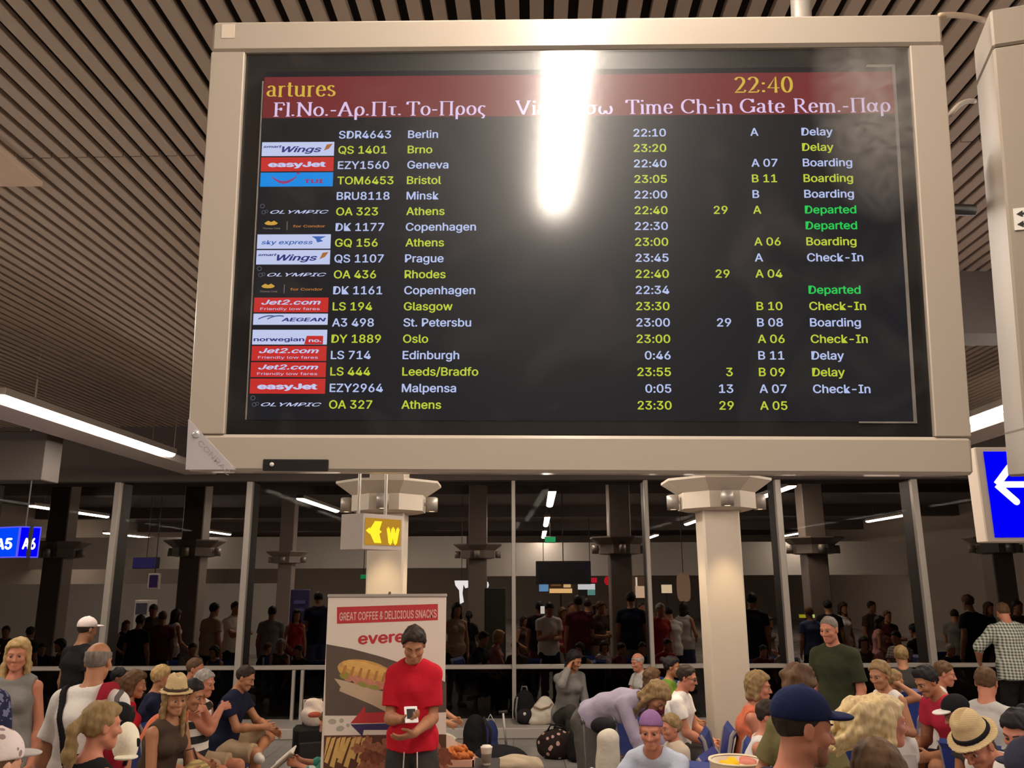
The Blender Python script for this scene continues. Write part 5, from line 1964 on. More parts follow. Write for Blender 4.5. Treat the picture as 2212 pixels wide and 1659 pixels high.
white = cl('white', (.74, .69, .64))
redT = cl('red', (.50, .012, .025))
crimson = cl('crimson', (.50, .03, .06))
charcoal = cl('charcoal', (.045, .04, .036))
blackc = cl('black', (.012, .011, .012))
navy = cl('navy', (.012, .014, .035))
khaki = cl('khaki', (.42, .30, .19))
mint = cl('mint', (.46, .48, .38))
greyc = cl('grey', (.22, .205, .19))
lgrey = cl('light_grey', (.46, .43, .40))
dgreen = cl('dark_green', (.035, .038, .020))
olive = cl('olive', (.13, .11, .045))
greenc = cl('leaf_green', (.13, .22, .03))
lavender = cl('lavender', (.36, .31, .40))
ltblue = cl('light_blue', (.46, .50, .60))
coral = cl('coral', (.62, .16, .08))
brownc = cl('brown', (.07, .045, .032))
maroon = cl('maroon', (.10, .015, .025))
teal = cl('teal', (.06, .22, .17), 'print', (.45, .5, .45), 16)
navyp = cl('navy_print', (.022, .024, .06), 'print', (.16, .17, .26), 24)
checks = cl('checks', (.62, .62, .52), 'checks', (.015, .03, .03), 8.5)
stripe = cl('black_stripes', (.70, .65, .60), 'stripes', (.03, .03, .03), 2.4)
jeans = cl('jeans', (.035, .04, .06))
denim = cl('blue_denim', (.05, .06, .13))
beige = cl('beige', (.46, .36, .25))
purple = cl('purple', (.24, .12, .26))
capw = cl('white_print_cap', (.70, .60, .58), 'spots', (.3, .2, .2), 26)
capp = cl('pinkish_cap', (.72, .60, .57))
capn = cl('navy_cap', (.010, .014, .055))
straw = cl('straw', (.52, .38, .19), 'stripes', (.60, .45, .24), 30)
sole = mat('shoe_dark', (.05, .045, .04), .6)
solew = mat('shoe_pale', (.55, .5, .46), .6)

# ------------------------------------------------------------------ airport seats
seat_blue = mat('seat_blue', (.012, .035, .22), .45, bump=.05)
seat_edge = mat('seat_edge', (.34, .30, .27), .4)
SEAT = None


def airport_seat(x, y, face, label, top=.41):
    """blue shell seat on a steel pedestal, looking along face"""
    global SEAT
    if SEAT is None:
        r = empty('airport_seat', label, 'seat', (x, y, top - .41), math.radians(face), 'blue airport seats')
        P_ = [(-.24, .36), (-.22, .41), (.10, .385), (.20, .40), (.245, .46), (.33, .86), (.36, .90)]
        for nm, w, t, m in (('shell', .235, .0, seat_blue),):
            pass

        def sweep(w, off, th, lo, hi):
            m = MB()
            q = P_[lo:hi]
            n = len(q)
            V = []
            for (yy, zz) in q:
                for xx in (-w, w):
                    V.append((xx, yy + off[0], zz + off[1]))
                    V.append((xx, yy + off[0] + th * .6, zz + off[1] - th))
            Fs = []
            for i in range(n - 1):
                a, b = i * 4, (i + 1) * 4
                Fs += [(a, a + 2, b + 2, b), (a + 1, b + 1, b + 3, a + 3), (a, b, b + 1, a + 1), (a + 2, a + 3, b + 3, b + 2)]
            Fs += [(0, 1, 3, 2), ((n - 1) * 4, (n - 1) * 4 + 2, (n - 1) * 4 + 3, (n - 1) * 4 + 1)]
            m.add(V, Fs)
            return m
        sweep(.225, (0, 0), .03, 0, 4).build('seat_pan', seat_blue, r)
        sweep(.225, (0, 0), .035, 3, 7).build('backrest', seat_blue, r)
        for sx in (-.235, .235):
            MB().tube([(sx, a, b - .012) for a, b in P_], .016, 8).build('side_frame', seat_edge, r)
        boxobj('beam', (-.30, -.02, .28), (.30, .05, .345), alu, r, bev=.01)
        m = MB()
        m.tube([(0, .015, .30), (0, .015, .03)], .035, 10)
        m.build('pedestal', alu, r)
        boxobj('foot_bar', (-.04, -.26, .0), (.04, .29, .035), alu, r, bev=.012)
        SEAT = r
        return r
    c = SEAT.copy()
    COL.objects.link(c)
    for ch in list(SEAT.children):
        k = ch.copy()
        COL.objects.link(k)
        k.parent = c
    c.location = (x, y, top - .41)
    c.rotation_euler = (0, 0, math.radians(face))
    c['label'] = label
    return c


def sitter(ps, px, py, Y, face, label, wear, seat_label=None, **kw):
    ps.setdefault('sit', .43)
    ps.setdefault('hmin', 1.45)
    ps.setdefault('hmax', 1.95)
    loc = place(ps, px, py, face, Y)
    rt, J = person(ps, label, loc, face, wear, **kw)
    if seat_label:
        airport_seat(loc[0], loc[1], face, seat_label, ps['sit'] - .055)
    return rt, J


def stander(ps, px, py, face, label, wear, Y=None, **kw):
    loc = place(ps, px, py, face, Y)
    return person(ps, label, loc, face, wear, **kw)


lap = dict(handL=(.10, -.36, .60), handR=(-.10, -.36, .60))
G_SIT, G_STAND = 'seated travellers', 'standing travellers'

# ------------------------------------------------------------------ standing people, this side of the glass
# man in the red t-shirt looking at his phone
ps = dict(H=1.76, w=.80, sh=.86, lean=4, nod=30, yaw=4, hunch=.9, curl=.5, handR=(-.05, -.29, 1.13), handL=(.035, -.28, 1.045), elbowR=(-.35, .6, -.7), elbowL=(.35, .6, -.7),
          hdirR=(.8, -.45, .1), hnormR=(.2, -.2, 1), gripR=.45, hdirL=(-.85, -.3, -.25), hnormL=(.1, .5, .8), gripL=.25, footL=(.13, -.02, .085), footR=(-.12, .03, .085))
redman, J = stander(ps, 895, 1359, 2, 'man in red t-shirt looking down at the phone in his hands', [('tshirt', redT, dict(sleeve=.72, hem=.03, g=.017)), ('trousers', charcoal, dict(g=.012)), ('shoes', sole)],
                    Y=6.3, hair=('crop', 'dark'), tone='tan', h=.0065, blink=True)
for sg in (-1, 1):
    c = J['P'] + np.array([.045 * sg, -.142, -.08])
    MB().tube([c + np.array([0, .0, .05]), c + np.array([.003 * sg, -.008, -.05]), c + np.array([.0, .0, -.19])], .0045, 8).build('drawstring', solew, redman, True)
hR = world_of(redman, J['WR'] + J['hdR'] * .075 + np.array([0, 0, .028]))
r = empty('mobile_phone', 'white phone with black back held by the man in red', 'phone', tuple(hR), math.radians(12))
MB().box((-.045, -.075, -.004), (.045, .075, .005), .004, lambda p: np.array([p[0], p[1] * .82 - p[2] * .5, p[2] + p[1] * .57])).build('phone_body', mat('phone_white', (.80, .77, .74), .3), r)
MB().box((-.030, -.045, .0055), (.030, .045, .0075), .001, lambda p: np.array([p[0], p[1] * .82 - p[2] * .5, p[2] + p[1] * .57])).build('phone_screen', black, r)

# man in white t-shirt with shoulder bag, seen from behind
ps = dict(H=1.73, w=1.04, lean=2, nod=6, handR=(.34, -.02, .88), handL=(-.0, -.32, 1.0), footL=(.15, .05, .085), footR=(-.14, -.05, .085))
ps.pop('handR')
ps.update(handR=(-.30, .02, .86), handL=(.29, -.04, .86))
wman, J = stander(ps, 219, 1386, 178, 'balding man in white t-shirt seen from behind, bag straps on both shoulders', [('tshirt', white, dict(sleeve=.80, g=.016, fold=.008)), ('shorts', khaki), ('shoes', sole), ('strap', blackc, dict(x=.105, slope=-.28, width=.017, g=.038, low=-.9))],
                  hair=('bald', 'salt'), tone='tan', h=.0065)
V, Fs = solid(p_torso(J, .047), .007, post=lambda P, J=J: np.maximum(np.maximum(np.abs((P - J['C'] - J['xc'] * -.110) @ nrm(J['xc'] + J['u3'] * .05)) - .024, (J['C'] - J['u3'] * .16 - P) @ J['u3']), (P - J['N'] - J['u3'] * .03) @ J['u3']))
np_obj('red_strap', V, Fs, cl('strap_red', (.30, .015, .03)), wman)
# red day bag hanging at his right side
bpos = world_of(wman, J['C'] + np.array([-.26, .17, -.10]))
r = empty('day_bag', 'red and black day bag hanging behind the man in white', 'bag', tuple(bpos), math.radians(178))
M3 = np.eye(3)
V, Fs = solid([ell((0, 0, 0), M3, (.105, .085, .19)), ell((0, .02, -.05), M3, (.11, .08, .16), .03)], .007, fold=.004)
np_obj('bag_body', V, Fs, cl('bag_red', (.28, .012, .025)), r)
V, Fs = solid([ell((0, .085, -.06), M3, (.075, .035, .09))], .007, fold=.003)
np_obj('front_pocket', V, Fs, cl('bag_red2', (.22, .008, .02)), r)
V, Fs = solid([ell((0, 0, .12), M3, (.108, .09, .085))], .007, fold=.003)
np_obj('bag_top', V, Fs, blackc, r)
MB().tube([(-.095, .02, .12), (-.108, .03, 0), (-.10, .04, -.14)], .012, 8).build('piping', blackc, r, True)
MB().tube([(.02, -.03, .17), (.04, -.07, .22), (.04, -.12, .25)], .016, 8).build('shoulder_strap', cl('strap_grey', (.12, .10, .10)), r, True)
# white sun hat clipped to the bag
q = at(272, 1607, 4.35)
r = empty('white_cap', 'white cap clipped to the red day bag behind the ponytail', 'cap', tuple(q), math.radians(30))
V, Fs = solid([ell((0, 0, 0), M3, (.06, .075, .085), clip=(((0, 0, -.06), np.array([0, .2, -1.0])),)), ell((0, .01, .03), M3, (.045, .06, .07), .03)], .006, fold=.005)
np_obj('crown', V, Fs, cl('cap_cream', (.80, .74, .58)), r)
V, Fs = solid([ell((.0, -.06, -.05), M3, (.055, .05, .012))], .005)
np_obj('visor', V, Fs, cl('cap_cream', (.80, .74, .58)), r)
V, Fs = solid([ell((.045, -.045, .01), M3, (.016, .014, .022))], .004)
np_obj('badge', V, Fs, blackc, r)
MB().tube([(0, 0, .08), (.02, .04, .13), (.03, .10, .16)], .006, 6).build('clip_cord', blackc, r, True)

# woman with ponytail in front of him
ps = dict(H=1.55, sex='f', lean=3, nod=4, yaw=-12, handR=(-.26, -.10, .90), handL=(.22, -.2, .95))
stander(ps, 228, 1514, 150, 'woman with long blond ponytail and black top straps seen from behind', [('tank', blackc), ('shorts', greyc), ('shoes', sole)], hair=('pony', 'dirty_blond'), tone='red', h=.0065)
# left edge
ps = dict(H=1.70, sex='f', lean=2, nod=2, yaw=12)
stander(ps, 42, 1379, 8, 'blond long-haired woman in grey off-shoulder top facing the camera, left edge', [('tank', greyc, dict(g=.02)), ('skirt', greyc)], hair=('long', 'blond'), tone='red', h=.007)
ps = dict(H=1.80, w=1.15, lean=2, handL=(.30, -.10, .95), handR=(-.3, -.1, .95))
stander(ps, -28, 1372, 165, 'person in dark navy patterned t-shirt cut off by the left edge', [('tshirt', navyp, dict(sleeve=.8, g=.018)), ('shorts', greyc), ('shoes', sole)], hair=('short', 'dark'), tone='red', h=.008)
ps = dict(H=1.58, kid=.25, lean=3, nod=10)
stander(ps, 6, 1579, 160, 'child in white printed cap at the bottom left corner', [('tshirt', lgrey), ('shorts', greyc), ('shoes', sole)], hair=('buzz', 'brown'), tone='fair', h=.008, hat=('cap', capw, lgrey))
ps = dict(H=1.74, lean=2, nod=8)
stander(ps, 194, 1334, 150, 'dark-clothed man in pinkish white cap beyond the balding man', [('tshirt', blackc), ('trousers', charcoal), ('shoes', sole)], hair=('buzz', 'dark'), tone='brown', h=.009, hat=('cap', capp))
# right side
ps = dict(H=1.745, lean=3, nod=8, yaw=-4, w=1.0)
stander(ps, 1738, 1489, 97, 'man in navy baseball cap in profile, close to the camera', [('tshirt', navy, dict(neck=.056)), ('shorts', khaki), ('shoes', sole)], hair=('buzz', 'dark'), tone='red', h=.0055, beard='stubble', hat=('cap', capn))
ps = dict(H=1.57, sex='f', lean=6, nod=4, yaw=-6, handL=(.2, -.25, .9), handR=(-.2, .15, .85), footL=(.1, -.2, .085), footR=(-.1, .2, .12))
stander(ps, 1912, 1504, 98, 'girl with flying bright blond hair and white off-shoulder top, walking right', [('tank', white, dict(g=.014)), ('shorts', denim), ('shoes', solew)], hair=('blown', 'bright_blond'), tone='red', h=.0065)
ps = dict(H=1.57, sex='f', lean=2, nod=8)
stander(ps, 1888, 1603, 170, 'person with smooth dark brown hair at the bottom edge beside the cap man', [('tshirt', brownc), ('shorts', greyc), ('shoes', sole)], hair=('bob', 'brown'), tone='tan', h=.007)
ps = dict(H=1.61, sex='f', lean=3, nod=4, handR=(-.25, -.1, .9), handL=(.24, -.12, .92))
stander(ps, 1728, 1441, 140, 'woman with bushy brown curls in olive t-shirt behind the cap man', [('tshirt', olive, dict(sleeve=.75, g=.018)), ('shorts', olive), ('shoes', sole)], hair=('curly', 'brown'), tone='tan', h=.0075)
ps = dict(H=1.62, lean=3, nod=6)
stander(ps, 2222, 1598, 170, 'person in dark navy cap cut off by the bottom right corner', [('tshirt', blackc), ('shorts', greyc), ('shoes', sole)], hair=('buzz', 'dark'), tone='tan', h=.008, hat=('cap', cl('corner_cap', (.03, .028, .05))))
ps = dict(H=1.76, w=.97, lean=2, nod=10, yaw=-4)
stander(ps, 1786, 1331, -46, 'stout man in dark green t-shirt standing near the glass, face turned left', [('tshirt', dgreen, dict(sleeve=.8, g=.018)), ('shorts', khaki), ('shoes', sole)], hair=('buzz', 'salt'), tone='red', h=.008)
ps = dict(H=1.80, w=1.25, lean=8, nod=24, handL=(.30, -.30, 1.0), handR=(-.32, -.25, 1.02), elbowL=(1, .3, -.3), elbowR=(-1, .3, -.3))
stander(ps, 2160, 1303, 176, 'man in black and white checked shirt seen from behind at the glass', [('shirt', checks, dict(sleeve=1.0, g=.02, hem=.14)), ('trousers', blackc), ('shoes', sole)], Y=11.15, hair=('short', 'brown'), tone='red', h=.009)
ps = dict(H=1.42, sex='f', kid=.3, lean=8, nod=14, handR=(.0, -.20, 1.36), handL=(.12, -.28, 1.15), elbowR=(-.6, -.2, -.8), gripR=.6)
stander(ps, 1893, 1427, -62, 'child with pale blond hair in white tank top, hand at mouth', [('tank', white), ('shorts', lgrey), ('shoes', solew)], Y=7.1, hair=('wispy', 'dirty_blond'), tone='tan', h=.0075)
# woman bending forward in lavender
ps = dict(H=1.76, sex='f', lean=76, curl=.72, nod=55, handL=(.16, -.70, .62), handR=(-.16, -.66, .60), elbowL=(.6, .4, .2), elbowR=(-.6, .4, .2), footL=(.13, .02, .085), footR=(-.12, .06, .085))
q = at(1276, 1560, 7.5)
person(ps, 'woman in lavender long-sleeved top and grey trousers bending far forward', (q[0], 7.5), 52, [('shirt', lavender, dict(sleeve=1.75, hem=-.05)), ('trousers', cl('slate', (.10, .092, .082))), ('shoes', sole)], hair=('long', 'dirty_blond'), tone='tan', h=.007)

# ------------------------------------------------------------------ seated people, left rows
rt, J = sitter(dict(sex='f', lean=14, nod=6, yaw=-28, handL=(.12, -.38, .66), handR=(-.06, -.36, .70)), 383, 1474, 6.75, 72, 'woman in straw hat and brown tank top seated on the left', [('tank', brownc), ('shorts', lgrey)],
               'blue airport seat under the woman in the straw hat', hair=('long', 'dirty_blond'), tone='tan', h=.007, hat=('straw', straw, brownc))
bgp = world_of(rt, np.array([.12, -.30, .575]))
r = empty('beach_bag', 'yellow straw beach bag on the lap of the woman in the hat', 'bag', tuple(bgp), math.radians(72))
V, Fs = solid([ell((0, 0, .09), M3, (.13, .085, .10)), ell((0, 0, .03), M3, (.11, .08, .07), .04)], .007, fold=.008)
np_obj('bag_body', V, Fs, cl('bag_straw', (.50, .36, .14), 'stripes', (.30, .22, .10), 10), r)
MB().tube([(-.08, .05, .16), (-.05, .08, .26), (.05, .08, .26), (.08, .05, .16)], .008, 8).build('bag_handle', brownc, r, True)
sitter(dict(sex='f', lean=38, nod=20, handL=(.12, -.50, .60), handR=(-.10, -.48, .60)), 428, 1462, 7.35, 84, 'person in coral tank top leaning forward, arms stretched to knees', [('tank', coral), ('shorts', mint)],
       'blue airport seat under the person in the coral top', hair=('short', 'black'), tone='tan', h=.0075)
sitter(dict(w=1.12, lean=6, nod=10, handL=(-.14, -.20, 1.02), handR=(.14, -.22, .99), hdirL=(-.9, -.2, .1), hdirR=(.9, -.2, .1), elbowL=(.7, .1, -.7), elbowR=(-.7, .1, -.7)), 448, 1446, 7.95, 78,
       'grey-haired man in white tank top with black stripes, arms folded', [('tank', stripe), ('shorts', khaki), ('shoes', sole)], 'blue airport seat under the grey-haired man', hair=('wispy', 'grey'), tone='red', h=.0075)
sitter(dict(lean=14, nod=22, handL=(.14, -.48, .66), handR=(-.06, -.44, .72), footL=(-.14, -.44, .50), kneeL=(1, -.5, .25), toeL=(-.6, -.5, .1)), 541, 1439, 8.75, 82,
       'man in navy t-shirt and khaki shorts, ankle crossed on knee', [('tshirt', navy), ('shorts', khaki, dict(len=.95)), ('shoes', solew)], 'blue airport seat under the man with crossed leg', hair=('short', 'dark'), tone='tan', h=.0075)
sitter(dict(sex='f', lean=4, nod=8, **lap), 355, 1436, 8.35, 115, 'blond short-haired person seated behind the straw hat woman, facing away', [('tshirt', navy), ('trousers', charcoal)], 'blue airport seat under the short-haired blond', hair=('wispy', 'blond'), tone='tan', h=.009)
sitter(dict(lean=4, nod=8, **lap), 427, 1420, 9.25, 95, 'reddish-faced man seated low before the glass, behind the grey-haired man', [('tshirt', blackc), ('trousers', charcoal)], 'blue airport seat under the reddish-faced man', hair=('buzz', 'brown'), tone='red', h=.009)
sitter(dict(sex='f', lean=6, nod=8, **lap), 298, 1449, 7.75, 108, 'brown-haired person in bright red top behind the straw hat woman', [('tshirt', redT), ('trousers', charcoal)], 'blue airport seat under the person in bright red', hair=('bob', 'brown'), tone='tan', h=.009)
sitter(dict(sex='f', lean=8, nod=14, **lap), 262, 1466, 9.4, 100, 'dark-haired person in black seated beyond the balding man', [('tshirt', blackc), ('trousers', charcoal)], 'blue airport seat under the dark-haired person in black', hair=('short', 'black'), tone='brown', h=.010)
# reader half hidden by the banner
rt, J = sitter(dict(H=1.6, sex='f', hmin=1.3, lean=12, nod=22, sit=.40, handL=(.10, -.47, .84), handR=(-.08, -.47, .84), hdirL=(-.2, -1, .2), hdirR=(.2, -1, .2), gripL=.5, gripR=.5), 703, 1534, 6.98, -86,
               'reader in teal patterned top holding a book, half behind the banner', [('tshirt', teal, dict(sleeve=1.3)), ('trousers', charcoal)], 'blue airport seat under the reader behind the banner', hair=('short', 'brown'), tone='red', h=.008)
q = world_of(rt, (J['WL'] + J['WR']) / 2 + np.array([0, -.12, .0]))
r = empty('book', 'open pale book held by the reader beside the banner', 'book', tuple(q), math.radians(-86))
for sg in (-1, 1):
    MB().box((0, -.10, 0), (.13, .10, .012), .002, lambda p, sg=sg: np.array([p[0] * sg * .95, p[1] * .75 - p[2] * .5, p[2] + p[0] * .25 + p[1] * .62])).build('pages', mat('paper', (.74, .66, .56), .7), r)
MB().box((-.012, -.103, -.006), (.012, .103, .002), 0, lambda p: np.array([p[0], p[1] * .75 - p[2] * .5, p[2] + p[1] * .62])).build('spine', mat('book_cover', (.35, .28, .22), .6), r)

# ------------------------------------------------------------------ middle
rt, J = sitter(dict(lean=-24, nod=6, sit=.40, footL=(.10, -.92, .12), footR=(-.12, -.86, .10), handR=(-.16, -.40, .66), handL=(.16, -.38, .66), kneeL=(0, -.3, 1), kneeR=(0, -.3, 1)), 905, 1452, 9.55, 74,
               'reclining person with bare outstretched legs right of the man in red', [('tshirt', lgrey), ('shorts', mint)], 'blue airport seat under the reclining person', hair=('short', 'brown'), tone='tan', h=.008)
sitter(dict(sex='f', sit=.30, lean=14, nod=20, yaw=20, handR=(-.10, -.26, 1.12), handL=(.10, -.34, .58), elbowR=(-.6, -.1, -.8), gripR=.6, footL=(.12, -.42, .085), footR=(-.12, -.42, .085)), 1246, 1406, 11.2, 24,
       'dark-haired woman in grey sitting before the ledge, hand raised to her face', [('shirt', greyc), ('trousers', charcoal), ('shoes', sole)], None, hair=('long', 'black'), tone='tan', h=.009)
boxobj_ = at(1246, 1600, 11.2)
r = empty('suitcase', 'black suitcase lying under the dark-haired woman in grey', 'suitcase', (boxobj_[0] + .02, 11.3, 0), math.radians(24))
boxobj('shell', (-.26, -.2, .03), (.26, .2, .27), cl('suitcase_black', (.014, .013, .013)), r, bev=.03)
MB().tube([(-.08, -.2, .16), (-.06, -.225, .16), (.06, -.225, .16), (.08, -.2, .16)], .01, 8).build('grab_handle', black, r, True)
for sx in (-.2, .2):
    MB().lathe([(.03, -.012), (.03, .012)], (sx, 0, .03), 14).build('wheel', black, r)
sitter(dict(lean=6, nod=10, yaw=10, **lap), 1374, 1411, 10.9, -70, 'reddish bald older man seated before the rail, above the bending woman', [('tshirt', lgrey), ('trousers', charcoal)], 'blue airport seat under the reddish bald man', hair=('bald', 'grey'), tone='red', h=.009)
sitter(dict(sex='f', lean=6, nod=10, **lap), 1412, 1450, 9.05, 118, 'long brown-haired woman in maroon seen from behind beside the bending woman', [('tshirt', maroon), ('trousers', charcoal)], 'blue airport seat under the woman in maroon', hair=('long', 'brown'), tone='tan', h=.0085)
sitter(dict(sex='f', lean=4, nod=4, **lap), 1452, 1417, 9.6, 74, 'dark-haired woman in bright green top in profile left of the right column', [('tshirt', greenc, dict(sleeve=.4)), ('trousers', charcoal)], 'blue airport seat under the woman in green', hair=('bun', 'black'), tone='tan', h=.0085)
rt, J = sitter(dict(w=1.1, lean=10, nod=12, **lap), 1488, 1437, 8.5, 66, 'man in white shirt and dark glasses beside the right column', [('tshirt', white), ('trousers', charcoal)], 'blue airport seat under the man in glasses', hair=('short', 'dark'), tone='red', h=.008)
mb = MB()
for sg in (-1, 1):
    mb.tube([hp(J, (.031 + .017 * math.cos(t)) * sg, .096, -.002 + .013 * math.sin(t)) for t in np.linspace(0, 2 * math.pi, 13)], .002, 6)
    mb.tube([hp(J, .048 * sg, .094, .0), hp(J, .076 * sg, .02, .005)], .002, 6)
mb.tube([hp(J, -.014, .101, 0), hp(J, .014, .101, 0)], .002, 6)
mb.build('glasses', black, rt, True)
sitter(dict(sex='f', H=1.55, hmin=1.35, lean=30, nod=8, yaw=12, sit=.40, handL=(.02, -.52, .62), handR=(-.12, -.50, .64), elbowL=(.8, .2, -.2), elbowR=(-.8, .2, -.2)), 1404, 1536, 6.05, -28, 'woman in purple headscarf and light blue t-shirt looking at the camera',
       [('tshirt', ltblue, dict(sleeve=.6)), ('shorts', greyc)], 'blue airport seat under the woman in the purple headscarf', hair=None, tone='red', h=.0065, hat=('bandana', purple))
ps = dict(H=.98, kid=1.0, lean=3, nod=6, hmin=.8, hmax=1.2)
stander(ps, 1446, 1543, -72, 'fair-haired toddler standing behind the woman in the purple headscarf', [('tshirt', cl('toddler_cream', (.62, .50, .38))), ('shorts', denim), ('shoes', sole)], Y=6.75, hair=('wispy', 'dirty_blond'), tone='red', h=.0065)
# empty seats of that row
for Y, lab in ((5.95, 'nearest empty blue airport seat left of the litter bin'), (6.75, 'empty blue airport seat behind the toddler'), (7.45, 'empty blue airport seat beside the bending woman, farthest of its row')):
    airport_seat(1.43 + (Y - 6) * .03, Y, -97, lab)

# ------------------------------------------------------------------ right rows
sitter(dict(sex='f', w=1.08, lean=8, nod=6, **lap), 1640, 1451, 7.3, 72, 'wavy blond woman in coral strap top right of the right column', [('tank', coral), ('shorts', greyc)], 'blue airport seat under the wavy blond woman', hair=('bob', 'dirty_blond'), tone='red', h=.0075)
sitter(dict(sex='f', H=1.5, hmin=1.3, lean=10, nod=8, sit=.40, **lap), 1664, 1512, 6.5, 62, 'person in bright white top with short grey-brown hair beside the olive t-shirt', [('tank', white), ('shorts', greyc)], 'blue airport seat under the person in bright white', hair=('short', 'dark'), tone='red', h=.0075)
sitter(dict(lean=4, nod=8, **lap), 1944, 1394, 10.3, 165, 'thin-haired blond person facing the glass behind the child in white', [('tshirt', charcoal), ('trousers', charcoal)], 'blue airport seat under the blond person facing the glass', hair=('wispy', 'dirty_blond'), tone='tan', h=.010)
sitter(dict(sex='f', lean=16, nod=12, handR=(-.08, -.22, 1.18), handL=(.1, -.36, .6), elbowR=(-.6, -.1, -.8)), 1934, 1446, 8.6, 80, 'sandy-haired person in dark navy with hand at head, facing right', [('tshirt', navy), ('trousers', charcoal)], 'blue airport seat under the sandy-haired person in navy', hair=('short', 'dirty_blond'), tone='tan', h=.0085)
sitter(dict(w=1.08, lean=28, nod=26, handL=(.10, -.42, .62), handR=(-.12, -.42, .62)), 1986, 1441, 7.7, -78, 'dark-haired man in crimson t-shirt leaning forward, looking down', [('tshirt', crimson), ('shorts', charcoal), ('shoes', sole)], 'blue airport seat under the man in crimson', hair=('crop', 'black'), tone='tan', h=.0075)
sitter(dict(w=1.1, lean=16, nod=10, **lap), 2042, 1428, 8.7, 66, 'brown-haired man in loose white shirt behind the man in crimson', [('shirt', white), ('trousers', charcoal)], 'blue airport seat under the man in the white shirt', hair=('short', 'brown'), tone='red', h=.0085)
sitter(dict(lean=6, nod=14, yaw=10, **lap), 2128, 1440, 7.05, 130, 'brown-haired youth in grey t-shirt seated below the checked shirt', [('tshirt', lgrey), ('shorts', greyc)], 'blue airport seat under the youth in grey', hair=('short', 'brown'), tone='red', h=.0075)
rt, J = sitter(dict(H=1.45, hmin=1.2, kid=.2, lean=52, nod=34, sit=.42, handL=(.10, -.42, .42), handR=(-.06, -.40, .45)), 2082, 1536, 5.9, -66, 'child in straw fedora and white t-shirt bending forward', [('tshirt', white, dict(sleeve=.6)), ('shorts', maroon), ('shoes', sole)],
               'blue airport seat under the child in the fedora', hair=('short', 'brown'), tone='red', h=.0065, hat=('straw', straw, blackc))
sitter(dict(H=1.45, hmin=1.2, kid=.2, lean=18, nod=20, **lap), 2051, 1505, 6.5, -88, 'child in black cap with white visor between crimson shirt and fedora', [('tshirt', charcoal), ('shorts', greyc)], 'blue airport seat under the child in the black cap', hair=('buzz', 'dark'), tone='tan', h=.0075, hat=('cap', blackc, white))
sitter(dict(H=1.6, hmin=1.3, sex='f', lean=18, nod=20, **lap), 2186, 1531, 5.05, -58, 'black-haired person in white top at the right edge', [('tshirt', white, dict(sleeve=.5)), ('shorts', lgrey)], 'blue airport seat under the black-haired person', hair=('bun', 'black'), tone='red', h=.0075)
airport_seat(3.05, 7.9, 128, 'empty blue airport seat beside the youth in grey')


# ------------------------------------------------------------------ luggage and other things on the floor and the ledge
M3 = np.eye(3)


def soft(name, prims, m, parent, h=.009, fold=.005, ff=1.0):
    V, Fs = solid(prims, h, fold=fold, ff=ff)
    return np_obj(name, V, Fs, m, parent)


q = at(1133, 1545, 12.25)
r = empty('backpack', 'black backpack standing on the ledge right of the central mullion', 'backpack', (q[0], 12.25, .14))
soft('pack_body', [ell((0, 0, .22), M3, (.15, .12, .23)), ell((0, .02, .10), M3, (.15, .12, .10), .05)], blackc, r)
soft('front_pocket', [ell((0, -.10, .12), M3, (.11, .06, .10))], cl('pack_dark', (.025, .022, .024)), r)
MB().lathe([(.001, .0), (.022, .001), (.022, .006), (.001, .008)], (0, 0, 0), 14).build('round_badge', white_paint, r, True, loc=(0, -.165, .15)).rotation_euler = (math.radians(90), 0, 0)
MB().tube([(-.04, -.03, .44), (-.03, -.03, .49), (.03, -.03, .49), (.04, -.03, .44)], .012, 8).build('grab_loop', cl('loop_grey', (.2, .19, .19)), r, True)
MB().tube([(-.10, -.09, .36), (-.12, -.13, .2), (-.11, -.10, .04)], .014, 8).build('side_strap', cl('loop_grey', (.2, .19, .19)), r, True)
q = at(1171, 1547, 12.2)
r = empty('tote_bag', 'white cloth bag leaning on the ledge beside the black backpack', 'bag', (q[0], 12.2, .14))
soft('bag_body', [ell((0, 0, .13), M3, (.19, .12, .14)), ell((.04, .02, .24), M3, (.12, .09, .12), .06), ell((-.10, 0, .06), M3, (.12, .11, .07), .05)], cl('tote_white', (.68, .60, .50)), r, fold=.010)
MB().tube([(-.12, -.09, .24), (-.02, -.13, .21), (.10, -.10, .24), (.14, -.05, .27)], .012, 8).build('bag_handle', cl('tote_tan', (.30, .20, .12)), r, True)
q = at(1202, 1600, 10.7)
r = empty('duffel_bag', 'black and pink flowered bag on the floor before the ledge', 'bag', (q[0], 10.7, 0))
soft('bag_body', [ell((0, 0, .16), M3, (.24, .16, .17)), ell((0, 0, .08), M3, (.22, .15, .09), .05)], cl('flowered', (.025, .015, .013), 'spots', (.50, .32, .26), 13), r, fold=.008)
MB().tube([(-.11, -.05, .31), (-.07, -.06, .38), (.07, -.06, .38), (.11, -.05, .31)], .011, 8).build('bag_handle', blackc, r, True)
q = at(1247, 1600, 10.5)
r = empty('shoulder_bag', 'plain black bag on the floor between flowered bag and bending woman', 'bag', (q[0], 10.5, 0))
soft('bag_body', [ell((0, 0, .18), M3, (.12, .12, .19)), ell((0, 0, .07), M3, (.12, .12, .08), .05)], blackc, r)
MB().tube([(-.06, 0, .35), (-.03, 0, .42), (.03, 0, .42), (.06, 0, .35)], .01, 8).build('bag_handle', cl('loop_grey', (.2, .19, .19)), r, True)

